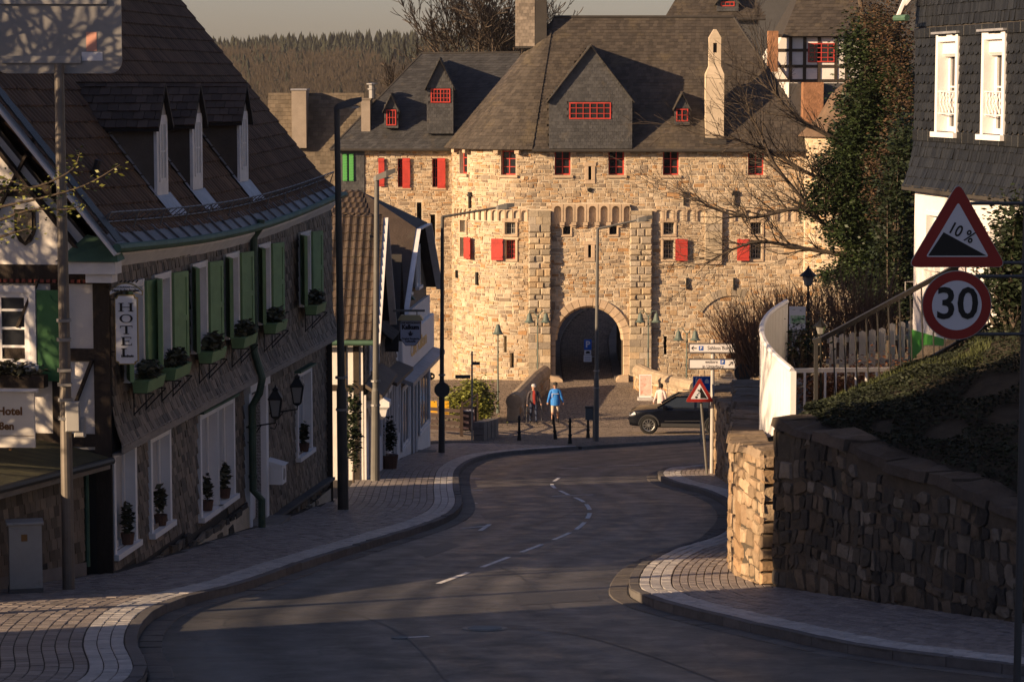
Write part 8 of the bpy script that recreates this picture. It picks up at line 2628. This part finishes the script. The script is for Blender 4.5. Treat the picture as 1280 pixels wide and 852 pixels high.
def person(label, loc, rot, H, pick, mats, stride=0.22, arms=((-0.30, -0.12, 0.95), (0.32, 0.1, 0.95)), extras=None, cap=None, hair=None, bulk=1.0):
    t = thing("person", label, "person", loc); t.rotation_euler = (0, 0, rot); k = H / 1.75; t.scale = (k, k, k)
    b = bulk
    J = [((0, 0, .96), (.16 * b, .115 * b)), ((0, .0, 1.12), (.15 * b, .115 * b)), ((0, .01, 1.32), (.175 * b, .12 * b)), ((0, .02, 1.45), (.1, .085)), ((0, .0, 1.52), (.055, .055)), ((0, -.015, 1.6), (.075, .085)), ((0, -.01, 1.69), (.08, .095)), ((0, 0, 1.755), (.045, .055))]
    E = [(0, 1), (1, 2), (2, 3), (3, 4), (4, 5), (5, 6), (6, 7)]
    for s_, (hx, hy, hz_) in zip((-1, 1), arms):
        i = len(J)
        J += [((s_ * .19, .02, 1.41), .07 * b), ((s_ * .26 + 0 * hx, .03, 1.15), .055 * b), ((hx, hy, hz_), .042), ((hx * 1.02, hy - .02, hz_ - .09), (.03, .045)), ((hx * 1.02, hy - .035, hz_ - .16), (.018, .035))]
        E += [(3, i), (i, i + 1), (i + 1, i + 2), (i + 2, i + 3), (i + 3, i + 4)]
    for s_ in (-1, 1):
        i = len(J); f = s_ * stride
        J += [((s_ * .1, 0, .88), .1), ((s_ * .105, -.35 * f - .03, .5), .068), ((s_ * .105, -f + .03 + (.1 if f < 0 else 0), .1 + (.05 if f < 0 else 0)), .045), ((s_ * .11, -f - .08 + (.1 if f < 0 else 0), .045 + (.02 if f < 0 else 0)), (.045, .04)), ((s_ * .115, -f - .17 + (.1 if f < 0 else 0), .035), (.04, .03))]
        E += [(0, i), (i, i + 1), (i + 1, i + 2), (i + 2, i + 3), (i + 3, i + 4)]
    skin_body("body", J, E, t, pick, mats)
    m = MB()
    for s_ in (-1, 1): m.lathe([(0, -.012), (.01, -.006), (.01, .006), (0, .012)], (s_ * .032, -.1, 1.645), 6)
    m.tube([(0, -.1, 1.65), (0, -.125, 1.615), (0, -.1, 1.605)], [.01, .016, .012], 6, mi=1); m.tube([(-.025, -.098, 1.573), (.025, -.098, 1.573)], .006, 5)
    for s_ in (-1, 1): m.tube([(s_ * .085, .0, 1.655), (s_ * .094, .01, 1.625), (s_ * .085, .0, 1.6)], .014, 5, mi=1)
    o = m.build("face_features", [mat("dark_hair", (0.02, 0.014, 0.01), rough=0.6), skin_m]); o.parent = t
    if cap:
        m = MB(); m.lathe([(.108, 0), (.105, .05), (.075, .1), (.0, .12)], (0, -.005, 1.685), 16); m.prism([(-.08, -.09, 1.69), (.08, -.09, 1.69), (.05, -.19, 1.675), (-.05, -.19, 1.675)], (0, 0, .012)); o = m.build("cap", cap); o.parent = t
    if hair:
        m = MB(); m.lathe([(.1, -.09), (.112, -.02), (.108, .05), (.075, .1), (.0, .12)], (0, .012, 1.69), 16); o = m.build("hair", hair); o.parent = t
    for (nm, mbx, mt) in (extras or []):
        o = mbx.build(nm, mt); o.parent = t
    return t
jeans = mat("dark_jeans", (0.03, 0.04, 0.075), rough=0.8, nz=(20, 0.2)); shoe = mat("dark_shoe", (0.02, 0.018, 0.016), rough=0.6)
jk1 = mat("charcoal_jacket", (0.06, 0.05, 0.055), rough=0.7, nz=(10, 0.2)); redf = mat("red_fleece", (0.4, 0.05, 0.04), rough=0.8)
def pick1(c):
    if c.z < .11: return 1
    if c.z > 1.5: return 3
    if abs(c.x) > .22 and c.z < .9: return 3
    if c.z > .9: return 4 if (abs(c.x) < .055 and c.y < 0) else 2
    return 0
pole = MB()
for (hx, hy) in ((-.33, -.2), (.35, -.05)): pole.tube([(hx, hy, .86), (hx * 1.05, hy + .12, 0.0)], .009, 6); pole.tube([(hx, hy, .92), (hx, hy, .8)], .014, 6)
person("walker in dark jacket with red front, jeans and pale cap using poles", GH(667, 529, 0.1), radians(8), 1.72, pick1, [jeans, shoe, jk1, skin_m, redf], .2, ((-.31, -.2, .98), (.33, -.05, .98)), [("walking_pole", pole, steel_m)], cap=mat("pale_cap", (0.5, 0.48, 0.46), rough=0.8))
blue = mat("bright_blue_jacket", (0.03, 0.19, 0.55), rough=0.6, nz=(8, 0.15)); sht = mat("beige_shorts", (0.5, 0.4, 0.3), rough=0.8)
def pick2(c):
    if c.z < .2: return 1
    if c.z < .5: return 3
    if c.z > 1.51: return 3
    if abs(c.x) > .24 and c.z < .92: return 3
    return 2 if c.z > .8 else 0
pk2 = MB(); pk2.lathe([(.205, -.06), (.21, .05), (.205, .2)], (0, .01, .86), 18)
strap = MB(); strap.tube([(-.12, -.13, 1.3), (-.13, -.12, 1.15)], .015, 5); strap.box(-.16, .16, -.165, -.15, 1.3, 1.315)
person("walker in bright blue jacket, beige shorts and dark cap", GH(694, 529, 0.1), radians(-5), 1.8, pick2, [sht, shoe, blue, skin_m], -.22, ((-.31, -.08, .98), (.33, .04, .96)), [("jacket_hem", pk2, blue), ("chest_strap", strap, white_s)], cap=mat("dark_cap", (0.03, 0.03, 0.028), rough=0.8), bulk=1.12)
pink = mat("pale_pink_coat", (0.62, 0.48, 0.45), rough=0.8, nz=(6, 0.1)); grey_t = mat("grey_trousers", (0.1, 0.11, 0.13), rough=0.8)
def pick3(c):
    if c.z < .11: return 1
    if c.z > 1.52: return 3
    if abs(c.x) > .22 and c.z < .9: return 3
    return 2 if c.z > .78 else 0
person("person in pale pink coat with short dark hair behind the black car", GH(826, 527, 0.1), radians(150), 1.68, pick3, [grey_t, shoe, pink, skin_m], .12, hair=mat("dark_hair", (0, 0, 0)), bulk=1.1)

# ------------------------------------------------------------------ vegetation
def grow(mb, p, d, L, r, depth, rng, droop=0.0, spread=0.6, nk=3, sides=5, minr=0.004, up=0.12, mi=0):
    """recursive branch: tapered wavy tube with side shoots"""
    p = Vector(p); d = Vector(d).normalized()
    n = 5 if depth > 1 else 3
    pts = [p.copy()]; rs = [r]; dirs = [d.copy()]
    for i in range(n):
        d = (d + Vector((rng.gauss(0, .13), rng.gauss(0, .13), rng.gauss(0, .1) + up * 0.4 - droop))).normalized()
        p = p + d * (L / n); pts.append(p.copy()); rs.append(max(minr, r * (1 - 0.62 * (i + 1) / n))); dirs.append(d.copy())
    mb.tube(pts, rs, max(3, sides), cap=False, mi=mi)
    if depth <= 0: return
    for q in range(nk + (1 if rng.random() < .5 else 0)):
        i = rng.randint(1, n); f = rng.uniform(.45, .75)
        ax = dirs[i].cross(Vector((rng.uniform(-1, 1), rng.uniform(-1, 1), rng.uniform(-1, 1)))).normalized()
        nd = (dirs[i] * cos(spread * rng.uniform(.6, 1.3)) + ax * sin(spread * rng.uniform(.6, 1.3)) + Vector((0, 0, up))).normalized()
        grow(mb, pts[i], nd, L * f, rs[i] * .68, depth - 1, rng, droop, spread, nk, sides - 1, minr, up, mi)
    grow(mb, pts[-1], dirs[-1], L * .6, rs[-1], depth - 1, rng, droop, spread, nk, sides - 1, minr, up, mi)
def bare_tree(label, base, H, seed, r=0.25, depth=4, d=(0, 0, 1), group="bare trees behind the castle"):
    t = thing("bare_tree", label, "tree", base, group); rng = random.Random(seed)
    m = MB(); b = Vector(base); top = b + Vector(d).normalized() * H * .35
    m.tube([b, b.lerp(top, .5) + Vector((.05, 0, 0)), top], [r, r * .8, r * .65], 8); m.build("trunk", bark_m, t)
    m = MB()
    for q in range(5):
        a = 2 * pi * q / 5 + rng.uniform(-.3, .3)
        grow(m, b.lerp(top, rng.uniform(.75, 1)), (cos(a) * .6, sin(a) * .4, 1), H * .36, r * .5, depth, rng, spread=.55, nk=3, minr=.02)
    m.build("crown", bark_m, t)
    return t
bare_tree("tall bare tree left of the slate chimney behind the castle", (W(592, 100, 150).x, 150, 12), 11.5, 4, .25)
bare_tree("bare tree touching the slate chimney behind the castle", (W(628, 100, 148).x, 148, 12), 10.5, 9, .2)
bare_tree("smaller bare tree rising over the wing roof", (W(545, 100, 160).x, 160, 11), 8, 14, .15)

def foliage(mb, blobs, y0, n, r, seed, dy=1.2):
    """leaf clumps: blobs = (u, v, ru, rv) in the picture plane at depth y0, filled as volumes of clumps"""
    rng = random.Random(seed); tot = sum(b[2] * b[3] for b in blobs)
    for (u, v, ru, rv) in blobs:
        c = W(u, v, y0); k = y0 / F; rx, rz = ru * k, rv * k
        for _ in range(max(4, int(n * ru * rv / tot / 26))):
            while True:
                q = Vector((rng.uniform(-1, 1), rng.uniform(-1, 1), rng.uniform(-1, 1)))
                if q.length < 1: break
            cc = c + Vector((q.x * rx, q.y * dy, q.z * rz)); cr = rng.uniform(.18, .5)
            for _ in range(26):
                leaf_quad(mb, cc + Vector((rng.gauss(0, cr * .55), rng.gauss(0, cr * .55), rng.gauss(0, cr * .5))), r * rng.uniform(.6, 1.3), rng)
YI = 88.0
bI = W(1088, 470, YI)
it = thing("ivy_tree", "big bare tree wrapped in dark ivy reaching over the castle wall", "tree", bI)
rng = random.Random(31)
m = MB()
m.tube([bI, W(1086, 380, YI), W(1080, 290, YI), W(1078, 210, YI), W(1086, 120, YI), W(1082, 40, YI), W(1070, -30, YI)], [.42, .36, .32, .27, .2, .13, .06], 9)
m.tube([W(1086, 330, YI), W(1108, 220, YI + .5), W(1118, 110, YI + .8), W(1125, 20, YI + 1)], [.22, .17, .11, .05], 7); m.build("trunk", bark_m, it)
limbs = [[(1080, 250), (1045, 232), (1005, 214), (965, 190), (930, 178), (890, 168)], [(1078, 300), (1035, 285), (1000, 245), (968, 205), (950, 165), (935, 140)], [(1080, 322), (1040, 316), (990, 308), (950, 302), (915, 312), (880, 330)], [(1080, 200), (1040, 172), (1000, 150), (970, 118), (955, 85)], [(1080, 270), (1030, 262), (985, 262), (940, 272), (895, 262), (870, 248)], [(1086, 110), (1110, 60), (1130, 10)]]
m = MB()
for L_ in limbs:
    pts = smooth_path([W(u, v, YI - .25 * i) for i, (u, v) in enumerate(L_)], 3); n = len(pts)
    m.tube(pts, [.095 * (1 - i / n) + .016 for i in range(n)], 6, cap=False)
    for i in range(3, n):
        for _ in range(2):
            d = (pts[i] - pts[i - 1]).normalized(); dd = d + Vector((rng.uniform(-.6, .4), rng.uniform(-.7, .7), rng.uniform(-.5, .9)))
            grow(m, pts[i], dd, rng.uniform(.7, 1.9), .035 * (1 - i / n) + .012, 2, rng, spread=.6, nk=2, sides=4, minr=.007, up=.05)
m.build("branches", bark_m, it)
m = MB()
foliage(m, [(1085, 60, 34, 45), (1082, 140, 36, 50), (1076, 205, 30, 45), (1098, 190, 42, 60), (1064, 256, 32, 18), (1022, 258, 26, 10), (1052, 172, 18, 22), (1050, 222, 20, 18), (1076, 330, 36, 26), (1042, 205, 24, 20), (1030, 240, 24, 13), (1048, 290, 22, 16), (1045, 346, 26, 12), (1090, 270, 46, 50), (1108, 330, 40, 50), (1086, 352, 34, 20), (1082, 305, 22, 24), (1115, 110, 26, 70), (1120, 230, 24, 60)], YI, 80000, .075, 5, dy=1.3)
m.build("ivy", leaf_m, it)
# dark evergreen and brown thicket to its right
def thicket(label, blobs, y, n, r, mt, seed, dy, twigs=60, tw=None, name="evergreen_shrub", cat="shrub", group=None, base_v=440):
    b = W(sum(q[0] for q in blobs) / len(blobs), base_v, y); t = thing(name, label, cat, b, group); rng = random.Random(seed)
    m = MB()
    for _ in range(twigs):
        q = rng.choice(blobs); u = q[0] + rng.uniform(-.8, .8) * q[2]; v = q[1] + rng.uniform(-.9, .6) * q[3]
        tip = W(u, v, y + rng.uniform(-dy, dy)); base = b.lerp(Vector((tip.x, tip.y, b.z)), .6)
        mid = base.lerp(tip, .55) + Vector((rng.gauss(0, .15), rng.gauss(0, .15), 0))
        m.tube([base, mid, tip], [.05, .03, .012], 4, cap=False)
        grow(m, mid, (tip - mid) + Vector((rng.gauss(0, .3), rng.gauss(0, .3), .2)), (tip - mid).length * .7, .018, 1, rng, minr=.006, sides=3)
    if twigs: m.build("stems", tw or bark_m, t)
    m = MB(); foliage(m, blobs, y, n, r, seed + 1, dy); m.build("foliage", mt, t)
thicket("dark evergreen mass between the ivy tree and the white house", [(1120, 300, 26, 90), (1128, 370, 22, 40), (1105, 372, 30, 26), (1130, 200, 18, 60)], 72, 16000, .07, leafd_m, 41, 1.0, 40)
thicket("brown half leafless thicket beside the white house gable", [(1118, 60, 30, 60), (1125, 150, 22, 60), (1098, 20, 34, 30), (1128, 240, 14, 50), (1105, 230, 26, 60)], 80, 9000, .05, mat("dead_brown_leaf", (0.07, 0.042, 0.022), rough=0.8, var=0.5), 43, 1.2, 0, bark_m, name="brown_thicket", base_v=330)
def twig_shrub(label, u, v, y, ru, h, n, seed, mt=twig_m):
    b = W(u, v, y); t = thing("twig_shrub", label, "shrub", b, "leafless twiggy shrubs below the castle wall"); rng = random.Random(seed); m = MB(); k = y / F
    for _ in range(n):
        x = rng.gauss(0, .3) * ru * k; a = b + Vector((x, rng.gauss(0, .4), 0)); l = h * rng.uniform(.5, 1.0)
        d = Vector((x * .5 / max(.1, ru * k) + rng.gauss(0, .28), rng.gauss(0, .25), 1)).normalized()
        e = a + d * l; mid = a.lerp(e, .5) + Vector((rng.gauss(0, .06), 0, .05))
        m.tube([a, mid, e], [.012, .009, .004], 3, cap=False)
        for _ in range(3):
            s_ = a.lerp(e, rng.uniform(.4, .95)); m.tube([s_, s_ + (d + Vector((rng.gauss(0, .5), rng.gauss(0, .5), .1))).normalized() * l * rng.uniform(.15, .35)], [.006, .003], 3, cap=False)
    m.build("twigs", mt, t)
for i, (u, v, y, ru, h, lb) in enumerate([(945, 470, 66, 34, 2.3, "reddish twig shrub left of the white parapet"), (925, 462, 70, 20, 2.0, "thin twig shrub above the traffic mirror"), (1000, 455, 64, 40, 2.2, "dense reddish twig shrub around the notice board"), (1045, 445, 62, 40, 2.0, "twig shrub under the ivy tree trunk"), (1080, 440, 60, 34, 2.2, "twig shrub behind the picket fence"), (975, 430, 72, 34, 1.9, "tall pale twig shrub against the castle wall")]):
    twig_shrub(lb, u, v, y, ru, h, 170, 60 + i)
# leafless climber on the castle base, round bush, hedge, house ivy
bsh = GH(590, 529, 0.1)
t = thing("round_bush", "yellow-green rounded bush in front of the castle", "bush", bsh)
m = MB(); rng = random.Random(3)
for _ in range(10): grow(m, bsh, (rng.gauss(0, .4), rng.gauss(0, .4), 1), 1.0, .03, 2, rng, minr=.006)
m.build("stems", bark_m, t)
m = MB(); foliage(m, [(590, 500, 26, 22), (575, 508, 16, 16), (605, 508, 14, 16), (592, 486, 16, 9)], bsh.y, 7000, .075, 7, dy=.8); m.build("foliage", leafy_m, t)
thicket("reddish brown beech hedge behind the white railing", [(1030, 492, 30, 22), (1075, 488, 34, 22), (1120, 480, 24, 20)], 43.6, 7000, .035, mat("beech_leaf", (0.17, 0.07, 0.03), rough=0.7, var=0.4), 47, .35, 60, twig_m, "beech_hedge", "hedge", base_v=525)
thicket("dark ivy bush against the right end of the white house", [(1268, 300, 26, 40), (1258, 350, 24, 30), (1270, 390, 22, 26), (1285, 330, 24, 60)], 40.6, 9000, .05, leafd_m, 49, .35, 30, None, "ivy_bush", "bush", base_v=420)
# small leafy shrub by the notice board
thicket("small green shrub with thin stems near the notice board", [(995, 435, 14, 14), (1008, 420, 12, 14)], 45.5, 700, .04, leaf_m, 51, .3, 14, None, "garden_shrub", "shrub", base_v=470)
# conifer at the pavement edge out of view on the left, one bough reaching in
tb = Vector((-8.3, 32.6, G(0, 32.6)))
t = thing("overhanging_tree", "young larch whose bough reaches across the hotel gable", "tree", tb)
m = MB(); m.tube([tb, tb + Vector((0, 0, 3)), tb + Vector((.1, 0, 6.2))], [.13, .1, .06], 8); m.build("trunk", bark_m, t)
rng = random.Random(12); m = MB(); lf = MB()
k_ = 32.3
for pth in ([(-70, 290), (-10, 262), (50, 248), (105, 232), (150, 206)], [(-60, 300), (0, 275), (40, 262), (80, 262), (100, 258)], [(-60, 250), (0, 240), (50, 232), (90, 212), (100, 190)], [(-80, 200), (-30, 215), (10, 225), (40, 235)], [(-60, 320), (-10, 300), (20, 290), (45, 284)]):
    pts = smooth_path([W(u, v, k_) for u, v in pth], 4); n = len(pts)
    m.tube([tb + Vector((0, 0, pts[0].z - tb.z - .2))] + pts, [.035] + [.022 * (1 - i / n) + .004 for i in range(n)], 5, cap=False)
    for i in range(2, n):
        for _ in range(7):
            p_ = pts[i] + Vector((rng.gauss(0, .06), rng.gauss(0, .12), rng.gauss(0, .06)))
            leaf_quad(lf, p_, rng.uniform(.02, .045), rng)
m.build("boughs", bark_m, t); lf.build("foliage", leafy_m, t)

# ------------------------------------------------------------------ wooded hill far behind
def hill_z(x, y):
    q = max(0, min(1, (y - 560) / 760)); q = q * q * (3 - 2 * q)
    return -6 + 36 * q + 7 * noise.noise(Vector((x * .006, y * .005, 1))) * q + 0.012 * x * q - max(0, y - 1320) * .06
m = MB(); xs = [-700 + 50 * i for i in range(29)]; ys = [420 + 45 * j for j in range(28)]
for y in ys:
    for x in xs: m.v.append((x, y, hill_z(x, y)))
for j in range(len(ys) - 1):
    for i in range(len(xs) - 1): m.f.append((j * 29 + i, j * 29 + i + 1, (j + 1) * 29 + i + 1, (j + 1) * 29 + i)); m.m.append(0)
struct(m.build("hill", mat("hill_floor", (0.055, 0.04, 0.025), rough=1.0, nz=(.05, .4))))
rng = random.Random(77); cn = MB(); dc = MB()
def conifer(mb, p, h, rng):
    r = h * rng.uniform(.2, .3); tiers = 5; lean = rng.gauss(0, .02) * h
    for q in range(tiers):
        z0 = p.z + h * (.1 + .17 * q); rr = r * (1 - q / (tiers + .3)); n = 7; z1 = z0 + h * .3 if q < tiers - 1 else p.z + h
        a0 = rng.uniform(0, 6)
        vs = [(p.x + rr * rng.uniform(.5, 1.35) * cos(a0 + 2 * pi * i / n), p.y + rr * rng.uniform(.5, 1.35) * sin(a0 + 2 * pi * i / n), z0 + rng.uniform(-.07, .05) * h) for i in range(n)] + [(p.x + lean, p.y, z1)]
        mb.add(vs, [(i, (i + 1) % n, n) for i in range(n)])
def broad(mb, p, h, rng):
    rx = h * rng.uniform(.26, .4)
    d = Vector((h * .012, 0, 0)); top = Vector((p.x, p.y, p.z + h * .7)); mb.add([p - d, p + d, top], [(0, 1, 2)])
    for q in range(42):
        while True:
            c = Vector((rng.uniform(-1, 1), rng.uniform(-1, 1), rng.uniform(-1, 1)))
            if c.length < 1: break
        c = Vector((p.x + c.x * rx, p.y + c.y * rx, p.z + h * (.66 + .34 * c.z)))
        o = (c - Vector((p.x, p.y, p.z + h * .3))).normalized() * h * rng.uniform(.05, .13); s_ = o.cross(Vector((0, 1, 0))).normalized() * h * rng.uniform(.012, .03)
        mb.add([c - o - s_, c - o + s_, c + o], [(0, 1, 2)])
for j in range(62):
    y = 600 + j * 12.2
    for i in range(58):
        x = -0.165 * y + (0.215 * y) * i / 57 + rng.uniform(-4, 4); yy = y + rng.uniform(-6, 6)
        mix = (y - 600) / 750 + .3 * noise.noise(Vector((x * .012, y * .009, 5))) + .0016 * (x + 95)
        p = Vector((x, yy, hill_z(x, yy) - .5)); hs_ = rng.uniform(.7, 1.15)
        if mix > .56: conifer(cn, p, (10 + 2.5 * hs_) * rng.uniform(.85, 1.1), rng)
        elif rng.random() < .86: broad(dc, p, 13 * hs_, rng)
        else: conifer(cn, p, 12 * hs_, rng)
tag(cn.build("conifer_forest", mat("far_conifer", (0.02, 0.022, 0.012), rough=0.9, var=0.4)), "dark conifer forest along the hilltop", "forest", kind="stuff")
tag(dc.build("beech_forest", mat("far_beech", (0.052, 0.039, 0.025), rough=0.9, var=0.35)), "leafless reddish brown wood on the lower hillside", "forest", kind="stuff")

# ------------------------------------------------------------------ neighbouring house up the street on the left (its shade lies over the foreground)
nh = thing("neighbour_house", "house up the street whose shade lies across the foreground road", "house", (-14, 20, 11))
m = MB(); m.prism([(-8.1, 26.6, 9), (-14.5, 26.6, 9), (-14.5, 26.6, 16.6), (-11.3, 26.6, 21.9), (-8.1, 26.6, 16.6)], (0, -24, 0)); m.build("wall", plaster_m, nh)
m = MB(); m.prism([(-7.6, 26.8, 16.2), (-11.5, 26.8, 22.3), (-11.5, 1, 22.3), (-7.6, 1, 16.2)], (0, 0, .15)); m.prism([(-15.0, 26.8, 16.2), (-11.5, 26.8, 22.3), (-11.5, 1, 22.3), (-15.5, 1, 16.2)], (0, 0, .15)); m.build("roof", tile_m, nh)
for i in range(3):
    Fn = frame(-8.1, 4 + i * 6.2, 0, 0, 1); window(nh, Fn, 0, 1.1, 13.2, 14.8, white_m, glass_m, y=-.04, fw=.08, nx=2, ny=2, casing=.1, cy=-.08, fd=.06)
bare_tree("bare garden tree dappling the hotel gable with shade", (-13.5, 34.6, 8.5), 11, 23, .2, 4, group="bare trees by the hotel")
bare_tree("second bare garden tree beside the hotel gable", (-16.0, 33.6, 8.5), 12, 26, .2, 4, group="bare trees by the hotel")

# ------------------------------------------------------------------ haze
hz = MB(); hz.box(-690, 690, -55, 1600, -40, 75)
ho = hz.build("haze", None)
ho.data.materials.clear()
hm = bpy.data.materials.new("haze_air"); hm.use_nodes = True
for n_ in list(hm.node_tree.nodes):
    if n_.type == 'BSDF_PRINCIPLED': hm.node_tree.nodes.remove(n_)
pv_ = hm.node_tree.nodes.new("ShaderNodeVolumePrincipled")
pv_.inputs["Color"].default_value = (0.85, 0.82, 0.8, 1)
pv_.inputs["Density"].default_value = 0.0001
pv_.inputs["Anisotropy"].default_value = 0.3
hm.node_tree.links.new(pv_.outputs[0], hm.node_tree.nodes["Material Output"].inputs["Volume"])
ho.data.materials.append(hm)
ho["kind"] = "stuff"
for o_ in bpy.data.objects:
    if "_o" in o_: del o_["_o"]
